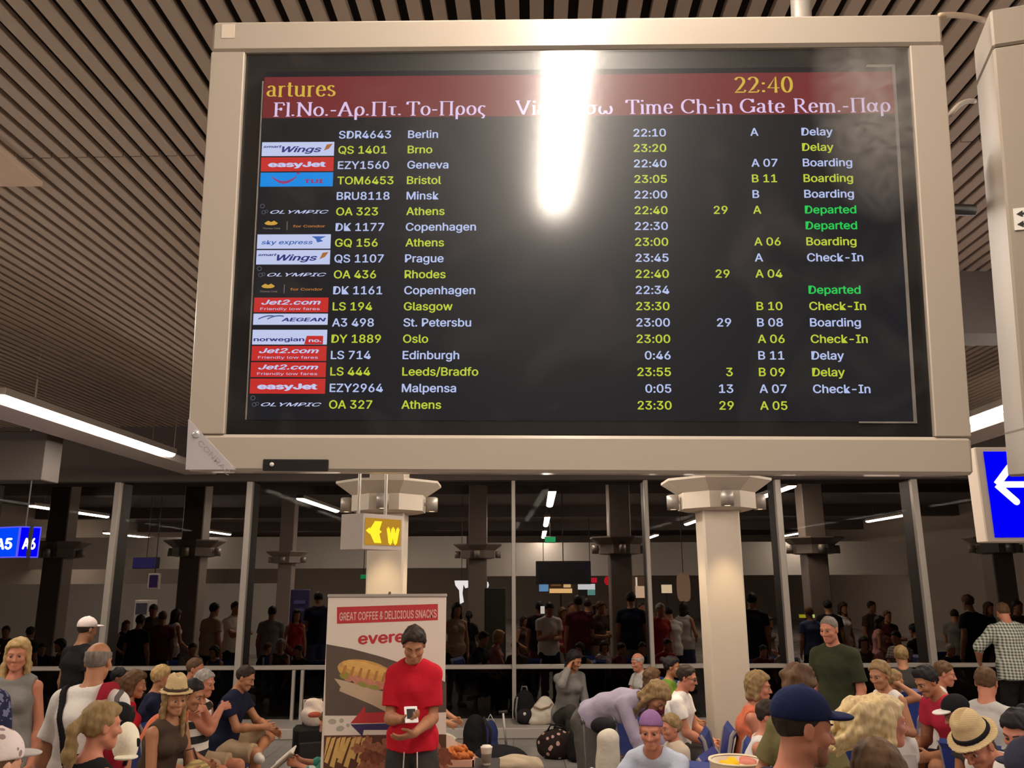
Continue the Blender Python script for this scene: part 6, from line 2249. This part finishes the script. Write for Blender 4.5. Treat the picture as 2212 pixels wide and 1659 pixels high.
# black rucksack behind the reclining person
q = at(1026, 1560, 10.4)
r = empty('rucksack', 'large black rucksack propped beyond the outstretched legs', 'backpack', (q[0], 10.4, 0))
soft('pack_body', [ell((0, 0, .32), M3, (.14, .13, .22)), ell((0, 0, .14), M3, (.15, .14, .15), .06)], blackc, r)
MB().tube([(.10, -.08, .52), (.19, -.11, .38), (.17, -.10, .15)], .018, 8).build('shoulder_strap', cl('pack_dark', (.025, .022, .024)), r, True)
q = at(1055, 1562, 11.0)
r = empty('paper_carrier', 'small blue carrier bag beside the ledge and black rucksack', 'bag', (q[0] + .02, 11.2, 0))
soft('bag_body', [ell((0, 0, .17), M3, (.10, .08, .18)), ell((0, 0, .06), M3, (.10, .08, .07), .03)], cl('carrier_blue', (.03, .04, .13)), r)
MB().tube([(-.05, 0, .33), (0, 0, .42), (.05, 0, .33)], .006, 8).build('bag_handle', white_paint, r, True)
# dark holdall with raised trolley handle
q = at(1085, 1600, 9.9)
r = empty('holdall', 'dark soft holdall with thin pale telescopic handle on the floor', 'suitcase', (q[0], 9.9, 0), math.radians(10))
soft('bag_body', [ell((-.05, 0, .15), M3, (.30, .18, .15)), ell((.1, 0, .12), M3, (.22, .17, .12), .05)], cl('holdall', (.016, .015, .018)), r)
m = MB()
m.tube([(.06, .06, .22), (.02, .06, .62)], .014, 8)
m.build('handle_tube', mat('handle_pale', (.42, .38, .35), .35, metal=.4), r, True)
MB().tube([(-.03, .06, .63), (.07, .06, .63)], .016, 8).build('handle_grip', black, r, True)
for sx in (-.2, .2):
    m = MB().lathe([(.03, -.012), (.03, .012)], (0, 0, 0), 14).build('wheel', black, r, loc=(sx, .16, .03))
    m.rotation_euler = (math.radians(90), 0, 0)

# upright suitcase with a clear shopping bag on it, left of the banner
q = at(676, 1560, 9.2)
r = empty('suitcase', 'black upright suitcase left of the promo banner', 'suitcase', (q[0], 9.2, 0), math.radians(20))
boxobj('shell', (-.19, -.13, .05), (.19, .13, .62), cl('suitcase_black', (.014, .013, .013)), r, bev=.035)
MB().tube([(-.09, .10, .60), (-.09, .10, .86), (.09, .10, .86), (.09, .10, .60)], .01, 8).build('trolley_handle', alu, r, True)
for sx in (-.14, .14):
    m = MB().lathe([(.03, -.012), (.03, .012)], (0, 0, 0), 14).build('wheel', black, r, loc=(sx, 0, .03))
    m.rotation_euler = (math.radians(90), 0, 0)
boxobj('zip_pocket', (-.15, -.15, .12), (.15, -.12, .48), cl('pack_dark', (.025, .022, .024)), r, bev=.012)
c = np.array([r.location[0], r.location[1], .615])
r = empty('shopping_bag', 'whitish plastic bag with red print on top of the black suitcase', 'bag', tuple(c), math.radians(20))
soft('bag_body', [ell((0, -.02, .10), M3, (.13, .10, .11)), ell((0, -.02, .21), M3, (.10, .06, .07), .04)], cl('plastic_white', (.55, .47, .42)), r, fold=.012)
soft('red_print', [ell((.0, -.10, .12), M3, (.07, .03, .035))], cl('plastic_red', (.32, .08, .05)), r)

# stroller with cream seat pad and black hood
q = at(1310, 1600, 6.7)
r = empty('stroller', 'small stroller with cream seat back and black hood before the bending woman', 'stroller', (q[0], 6.7, 0), math.radians(10))
soft('seat_pad', [cone((0, .0, .62), (0, -.05, .93), .072, .068, .03), cone((-.04, 0, .62), (-.035, -.05, .92), .05, .045, .05), cone((.04, 0, .62), (.035, -.05, .92), .05, .045, .05)], cl('pad_cream', (.60, .54, .44)), r, fold=.004)
soft('hood', [ell((.0, .07, 1.0), M3, (.10, .09, .06))], blackc, r)
for sg in (-1, 1):
    fr = MB().tube([(sg * .13, .18, 1.0), (sg * .14, .05, .55), (sg * .17, .28, .10)], .009, 8).build('frame_tube', dark_alu, r, True)
    MB().tube([(sg * .16, -.05, .45), (sg * .17, -.30, .10)], .012, 8).build('leg_tube', alu, r, True)
    MB().tube([(sg * .09, -.02, .70), (sg * .14, -.06, .72)], .016, 8).build('side_clip', white_paint, r, True)
    for yy in (-.30, .28):
        w_ = MB().lathe([(.055, -.018), (.075, -.014), (.075, .014), (.055, .018)], (0, 0, 0), 18).build('wheel', black, r, loc=(sg * .17, yy, .076))
        w_.rotation_euler = (0, math.radians(90), 0)
    MB().tube([(sg * .13, .18, 1.0), (sg * .13, .24, 1.02)], .017, 8).build('handle_grip', black, r, True)
MB().tube([(-.17, .28, .10), (.17, .28, .10)], .01, 8).build('axle', alu, r, True)
MB().tube([(-.17, -.30, .10), (.17, -.30, .10)], .01, 8).build('axle', alu, r, True)

# snack table right of the man in red: tray of food and a cup
q = at(1002, 1650, 6.95)
tz = .70
r = empty('side_table', 'small dark side table under the snack tray beside the banner', 'table', (q[0] + .04, 6.95, 0))
boxobj('table_top', (-.24, -.2, tz - .03), (.24, .2, tz), mat('table_dark', (.03, .024, .02), .5), r, bev=.008)
MB().tube([(0, 0, .03), (0, 0, tz - .03)], .03, 10).build('leg', alu, r, True)
MB().lathe([(.20, 0), (.20, .015), (.04, .03)], (0, 0, 0), 24).build('base', alu, r)
tx, ty = q[0] - .045, 6.92
r = empty('snack_tray', 'pale tray heaped with orange fried snacks right of the man in red', 'tray', (tx, ty, tz))
m = MB()
for a, b2 in (((-.125, -.11, 0), (.125, .11, .008)), ((-.13, -.115, 0), (-.118, .115, .05)), ((.118, -.115, 0), (.13, .115, .05)), ((-.13, -.115, 0), (.13, -.103, .05)), ((-.13, .103, 0), (.13, .115, .05))):
    m.box(a, b2)
m.build('tray', mat('tray_pale', (.72, .38, .26), .6), r)
m.V
MB().prism([(-.13, .115, .04), (-.13, .115, .20), (-.05, .118, .18), (.03, .118, .05)], (0, .004, 0)).build('paper_sheet', mat('tray_paper', (.78, .62, .50), .7), r)
for k in range(11):
    a = k * 2.4
    rr_ = .02 + .065 * ((k * 37) % 11) / 11
    z_ = .03 + .10 * (1 - rr_ / .09) + .01 * (k % 3)
    c = empty('snack_piece', 'curled orange fried snack piece heaped in the pale tray', 'snack', (tx + rr_ * math.cos(a), ty + rr_ * math.sin(a) * .8, tz + z_), k * 1.3, 'fried snack pieces in the tray')
    soft('piece', [cone((.04 * math.cos(t), .04 * math.sin(t), .01 * math.sin(2 * t)), (.04 * math.cos(t + .8), .04 * math.sin(t + .8), .01 * math.sin(2 * t + 1.6)), .017, .017, .01) for t in np.arange(0, 4.2, .8)], cl('snack_orange', (.50, .15, .04)), c, h=.007, fold=.006, ff=2.0)
q = at(1051, 1640, 6.9)
r = empty('paper_cup', 'cream paper cup standing at the edge of the side table', 'cup', (q[0], 6.88, tz))
MB().lathe([(.030, 0), (.032, .003), (.044, .12), (.046, .124), (.043, .124), (.036, .02)], n=24).build('cup', mat('cup_cream', (.80, .68, .52), .5), r, True)
MB().lathe([(.046, .124), (.047, .132), (.036, .136), (.034, .142), (.001, .143)], n=24).build('cup_lid', mat('lid_cream', (.82, .72, .58), .4), r, True)

# dark denim legs and beige cushion beyond the table
q = at(1120, 1632, 7.95)
r = empty('trunk', 'dark hard travel case under the beige cushion', 'suitcase', (q[0], 7.95, 0), math.radians(15))
boxobj('shell', (-.26, -.17, .02), (.26, .17, .42), cl('suitcase_black', (.014, .013, .013)), r, bev=.03)
MB().tube([(-.07, -.17, .25), (-.06, -.195, .25), (.06, -.195, .25), (.07, -.17, .25)], .01, 8).build('grab_handle', black, r, True)
r = empty('cushion', 'beige cushion lying on a dark case at the bottom, right of the paper cup', 'cushion', (q[0], 7.95, .415), math.radians(15))
soft('pillow', [ell((0, 0, .075), M3, (.20, .15, .075)), ell((.10, -.05, .055), M3, (.12, .10, .055), .05), ell((-.1, .05, .06), M3, (.13, .1, .06), .05)], beige, r, fold=.008)
soft('dark_underside', [ell((.12, -.12, .02), M3, (.10, .06, .03))], brownc, r)
q = at(1072, 1640, 7.55)
r = empty('jacket', 'dark grey jacket draped over a bag at the bottom beside the cushion', 'jacket', (q[0], 7.55, 0))
soft('garment', [cone((-.16, 0, .05), (-.10, 0, .44), .16, .10, .05), cone((-.10, 0, .44), (.10, 0, .40), .09, .10, .06), cone((.10, 0, .40), (.22, 0, .06), .10, .16, .06)], cl('jacket_grey', (.07, .072, .075)), r, fold=.012)
soft('lining_edge', [cone((-.14, -.10, .48), (.04, -.12, .50), .012, .012, .01), cone((.04, -.12, .50), (.20, -.13, .28), .012, .012, .01)], cl('jacket_edge', (.30, .27, .24)), r, fold=.003)

# litter bin with wrappers
q = at(1591, 1647, 5.35)
zt = 1.03
r = empty('litter_bin', 'round cream litter bin at the foot of the right column', 'bin', (q[0], 5.35, 0))
MB().lathe([(.145, 0), (.155, .02), (.158, zt - .02), (.162, zt), (.150, zt), (.148, zt - .10), (.02, zt - .12)], n=36).build('bin_body', mat('bin_cream', (.62, .50, .36), .45), r, True)
m = MB()
m.lathe([(.158, zt - .006), (.168, zt), (.166, zt + .010), (.150, zt + .004)], n=36, cap=False)
m.build('rim', mat('bin_rim', (.75, .62, .42), .4), r, True)
boxobj('foot_ring', (-.12, -.12, 0), (.12, .12, .012), black, r)
for nm, lab, c, col in (('wrapper', 'crumpled yellow wrapper on top of the litter bin', (-.055, -.03), (.80, .48, .02)), ('wrapper', 'crumpled pale red wrapper on top of the litter bin', (.055, -.01), (.60, .22, .16))):
    w_ = empty(nm, lab, 'litter', (q[0] + c[0], 5.35 + c[1], zt - .03), c[0] * 9)
    soft('crumple', [ell((0, 0, .012), M3, (.062, .05, .035)), ell((.02, .02, .02), M3, (.04, .03, .025), .02)], cl('wrap_%d' % int(col[2] * 100), col), w_, h=.006, fold=.014, ff=1.6)
w_ = empty('paper_liner', 'crumpled cream paper filling the litter bin', 'litter', (q[0], 5.35, zt - .05), 0)
soft('liner', [ell((0, 0, 0), M3, (.125, .125, .045))], mat('liner_paper', (.70, .55, .40), .8), w_, h=.009, fold=.012)


# ------------------------------------------------------------------ the crowd reflected in the glass, built as solids: eight figures built once, copied with their parts
FP = {
    'hang': (dict(H=1.72, lean=3, nod=6), 'm', 'tshirt', 'trousers', 'short'),
    'phone': (dict(H=1.72, lean=4, nod=26, handR=(-.06, -.30, 1.16), handL=(.06, -.30, 1.12)), 'm', 'tshirt', 'shorts', 'short'),
    'folded': (dict(H=1.72, lean=2, nod=4, handL=(-.14, -.20, 1.20), handR=(.14, -.22, 1.16), elbowL=(.8, .2, -.6), elbowR=(-.8, .2, -.6)), 'm', 'tshirt', 'shorts', 'short'),
    'lady': (dict(H=1.66, sex='f', lean=3, nod=6, handR=(-.18, -.22, 1.0)), 'f', 'tank', 'shorts', 'long'),
    'lady_dress': (dict(H=1.66, sex='f', lean=3, nod=10, yaw=20, handR=(-.10, -.28, 1.12), handL=(.2, -.05, .9)), 'f', 'tshirt', 'skirt', 'pony'),
    'sit': (dict(H=1.70, sit=.43, lean=8, nod=14, **lap), 'm', 'tshirt', 'trousers', 'short'),
    'sit_lady': (dict(H=1.64, sex='f', sit=.43, lean=6, nod=10, **lap), 'f', 'tank', 'shorts', 'bob'),
}
FC = {'white': (white, 'white'), 'black': (blackc, 'black'), 'red': (cl('far_red', (.34, .03, .03)), 'red'), 'maroon': (maroon, 'maroon'), 'navy': (navy, 'navy'), 'grey': (greyc, 'grey'), 'pale': (lgrey, 'pale'),
      'brown': (brownc, 'brown'), 'blue': (denim, 'blue'), 'tan': (khaki, 'tan'), 'green': (dgreen, 'green'), 'plaid': (cl('far_plaid', (.5, .45, .4), 'checks', (.08, .05, .05), 7), 'plaid'), 'pink': (cl('far_pink', (.45, .2, .2)), 'pink')}
HN = {'dark': 'dark', 'black': 'black', 'brown': 'brown', 'blond': 'blond', 'grey': 'grey'}
FBASE = {}
used_labels = set()


def far_person(kind, px, py, Y, face, top, low, hair_c, where, tone='tan', z0=0.0, fit=True):
    ps, sx, gt, gl, hk = FP[kind]
    ps = dict(ps)
    loc = place(dict(ps, z0=z0), px, py, face)           # where a figure of this stature would stand
    k = 1.0
    if Y is not None:
        J0 = skeleton(ps)
        z_ = at(px, py, Y)[2] - z0
        k = float(np.clip(z_ / J0['top'][2], .80, 1.12)) if fit else 1.0
        loc = (at(px, py, Y)[0], Y)
    pose = {'hang': 'standing', 'phone': 'holding phone', 'folded': 'arms folded', 'lady': 'standing', 'lady_dress': 'standing', 'sit': 'seated', 'sit_lady': 'seated'}[kind]
    lab = '%s-haired person in %s and %s %s, %s reflected in glass %s' % (HN[hair_c], FC[top][1], FC[low][1], {'trousers': 'trousers', 'shorts': 'shorts', 'skirt': 'skirt'}[gl], pose, where)
    used_labels.add(lab)
    hm = hairmat('hair_' + hair_c, *HAIR[hair_c])
    if kind not in FBASE:
        rt, J = person(ps, lab, loc, face, [(gt, FC[top][0]), (gl, FC[low][0]), ('shoes', sole)], hair=(hk, hair_c), tone=tone, h=.0125, fine=False, group='travellers reflected in glass')
        FBASE[kind] = rt
    else:
        b = FBASE[kind]
        rt = b.copy()
        COL.objects.link(rt)
        rt['label'] = lab
        rt.location = (loc[0], loc[1], z0)
        rt.rotation_euler = (0, 0, math.radians(face))
        for ch in list(b.children):
            c = ch.copy()
            COL.objects.link(c)
            c.parent = rt
            nm = ch.name.split('.')[0]
            m = {'body': skin(tone), 'hair': hm}.get(nm) or (FC[top][0] if nm in ('t_shirt', 'tank_top') else FC[low][0] if nm in ('trousers', 'shorts', 'skirt') else None)
            if m is not None:
                c.material_slots[0].link = 'OBJECT'
                c.material_slots[0].material = m
    rt.location = (loc[0], loc[1], z0)
    rt.scale = (k, k, k)
    if kind.startswith('sit'):
        airport_seat(loc[0], loc[1], face, 'reflected blue seat under the %s-haired person in %s and %s, %s' % (HN[hair_c], FC[top][1], FC[low][1], where), .375 * k)
    return rt


W1, W2, W3, W4 = 'left of the banner', 'between banner and column', 'right of the column', 'at the far left'
for a in (
    # left bays
    ('hang', 300, 1328, 14.3, 170, 'black', 'black', 'black', W1, 'brown'), ('phone', 333, 1306, 16.2, 20, 'brown', 'black', 'dark', W1, 'brown'),
    ('hang', 352, 1320, 15.0, 200, 'maroon', 'black', 'brown', W1, 'brown'), ('lady', 376, 1316, 15.6, 150, 'white', 'navy', 'dark', W1),
    ('hang', 458, 1302, 15.2, 150, 'tan', 'navy', 'black', W1), ('folded', 506, 1299, 15.8, 60, 'white', 'black', 'dark', W1),
    ('hang', 588, 1309, 15.5, 190, 'grey', 'black', 'black', W1, 'brown'), ('lady', 640, 1316, 16.0, 30, 'red', 'black', 'dark', W1),
    ('phone', 690, 1280, 16.6, 200, 'navy', 'blue', 'black', W1, 'brown'), ('sit', 412, 1388, 14.2, 40, 'grey', 'black', 'dark', W1), ('sit_lady', 470, 1394, 14.0, -20, 'blue', 'black', 'dark', W1),
    ('sit_lady', 606, 1380, 14.4, 20, 'brown', 'black', 'grey', W1), ('sit', 655, 1392, 14.0, -30, 'black', 'brown', 'black', W1, 'brown'), ('sit', 566, 1396, 14.9, 120, 'navy', 'grey', 'brown', W1),
    ('hang', 62, 1356, 14.0, 170, 'green', 'black', 'dark', W4, 'brown'), ('sit', 92, 1388, 15.0, 30, 'black', 'navy', 'black', W4, 'brown'), ('sit_lady', 142, 1380, 14.4, -40, 'maroon', 'brown', 'dark', W4),
    ('hang', 14, 1366, 14.4, 20, 'brown', 'grey', 'dark', W4, 'brown'), ('lady', 270, 1340, 16.6, 60, 'navy', 'black', 'brown', W4), ('sit', 215, 1392, 14.0, 0, 'navy', 'black', 'grey', W4),
    # middle bays
    ('lady', 985, 1302, 14.8, 20, 'tan', 'black', 'dark', W2), ('lady_dress', 1012, 1320, 16.5, 160, 'black', 'brown', 'black', W2, 'brown'), ('hang', 1165, 1298, 16.0, 180, 'black', 'maroon', 'black', W2, 'brown'),
    ('phone', 1184, 1302, 15.0, 10, 'white', 'navy', 'dark', W2), ('lady', 1212, 1312, 16.4, 30, 'red', 'grey', 'brown', W2), ('folded', 1232, 1300, 17.2, 20, 'grey', 'blue', 'dark', W2),
    ('hang', 1250, 1286, 15.4, 190, 'maroon', 'blue', 'black', W2, 'brown'), ('hang', 1268, 1292, 16.8, 170, 'navy', 'black', 'dark', W2, 'brown'), ('lady_dress', 1290, 1298, 15.6, 40, 'brown', 'tan', 'brown', W2),
    ('phone', 1306, 1304, 17.4, -20, 'green', 'grey', 'dark', W2), ('hang', 1362, 1278, 15.2, 170, 'navy', 'grey', 'black', W2, 'brown'), ('folded', 1383, 1300, 17.5, 20, 'pale', 'brown', 'dark', W2),
    ('hang', 1421, 1302, 15.0, 30, 'red', 'brown', 'grey', W2, 'red'), ('phone', 1450, 1312, 15.3, 200, 'white', 'black', 'black', W2), ('lady', 1474, 1300, 16.4, 150, 'pale', 'blue', 'dark', W2),
    ('hang', 1402, 1318, 18.7, 60, 'black', 'grey', 'brown', W2, 'brown'), ('hang', 1332, 1310, 18.4, 10, 'grey', 'navy', 'grey', W2), ('sit', 1030, 1364, 14.0, 70, 'black', 'navy', 'black', W2, 'brown'),
    ('sit_lady', 1066, 1362, 14.5, 100, 'pink', 'grey', 'blond', W2, 'red'), ('sit_lady', 1258, 1388, 14.0, -40, 'navy', 'blue', 'dark', W2), ('sit', 1330, 1388, 14.1, 60, 'maroon', 'black', 'dark', W2, 'brown'),
    ('sit', 1432, 1378, 14.3, 30, 'red', 'blue', 'black', W2), ('sit_lady', 1302, 1384, 14.6, 10, 'white', 'maroon', 'dark', W2), ('sit', 1385, 1386, 14.0, 0, 'navy', 'brown', 'black', W2, 'brown'),
    ('lady', 1128, 1330, 17.0, 50, 'brown', 'maroon', 'dark', W2), ('sit', 1120, 1384, 14.2, -30, 'brown', 'grey', 'dark', W2, 'brown'),
    # right bays
    ('hang', 1622, 1280, 14.6, 160, 'black', 'navy', 'black', W3, 'brown'), ('lady', 1655, 1332, 16.0, 40, 'grey', 'maroon', 'dark', W3), ('hang', 1788, 1296, 16.2, 170, 'black', 'grey', 'black', W3, 'brown'),
    ('lady', 1815, 1300, 16.5, 20, 'white', 'black', 'dark', W3), ('hang', 1876, 1298, 17.0, 30, 'brown', 'black', 'dark', W3, 'brown'), ('hang', 1750, 1310, 15.4, 190, 'blue', 'black', 'brown', W3, 'brown'),
    ('folded', 1912, 1318, 15.6, 10, 'maroon', 'brown', 'brown', W3), ('sit', 1944, 1362, 14.2, -60, 'plaid', 'black', 'black', W3), ('sit', 1985, 1348, 15.0, 200, 'black', 'maroon', 'black', W3, 'brown'),
    ('lady', 1892, 1330, 14.8, 70, 'pink', 'maroon', 'dark', W3), ('sit_lady', 1862, 1374, 14.1, -10, 'brown', 'tan', 'dark', W3), ('hang', 2096, 1284, 13.9, 200, 'black', 'black', 'brown', W3, 'brown'),
    ('phone', 2060, 1318, 15.4, 150, 'grey', 'black', 'dark', W3), ('lady', 2128, 1300, 16.4, 20, 'navy', 'brown', 'brown', W3), ('hang', 2190, 1296, 15.0, 10, 'brown', 'navy', 'dark', W3, 'brown'),
    ('sit', 1640, 1392, 14.0, 20, 'maroon', 'navy', 'dark', W3), ('sit_lady', 1690, 1390, 14.3, -20, 'grey', 'brown', 'brown', W3), ('sit', 2040, 1390, 14.0, 30, 'navy', 'black', 'grey', W3),
):
    far_person(*a)
# lit phone of the man in white reflected in the glass
q = at(1172, 1317, 14.6)
r = empty('mobile_phone', 'small lit phone screen glowing reflected in glass', 'phone', tuple(q), 0)
boxobj('phone_body', (-.04, 0, -.07), (.04, .01, .07), black, r)
boxobj('phone_screen', (-.035, -.002, -.062), (.035, .001, .062), glow('phone_lit', (1, .95, .85), 1.6), r)
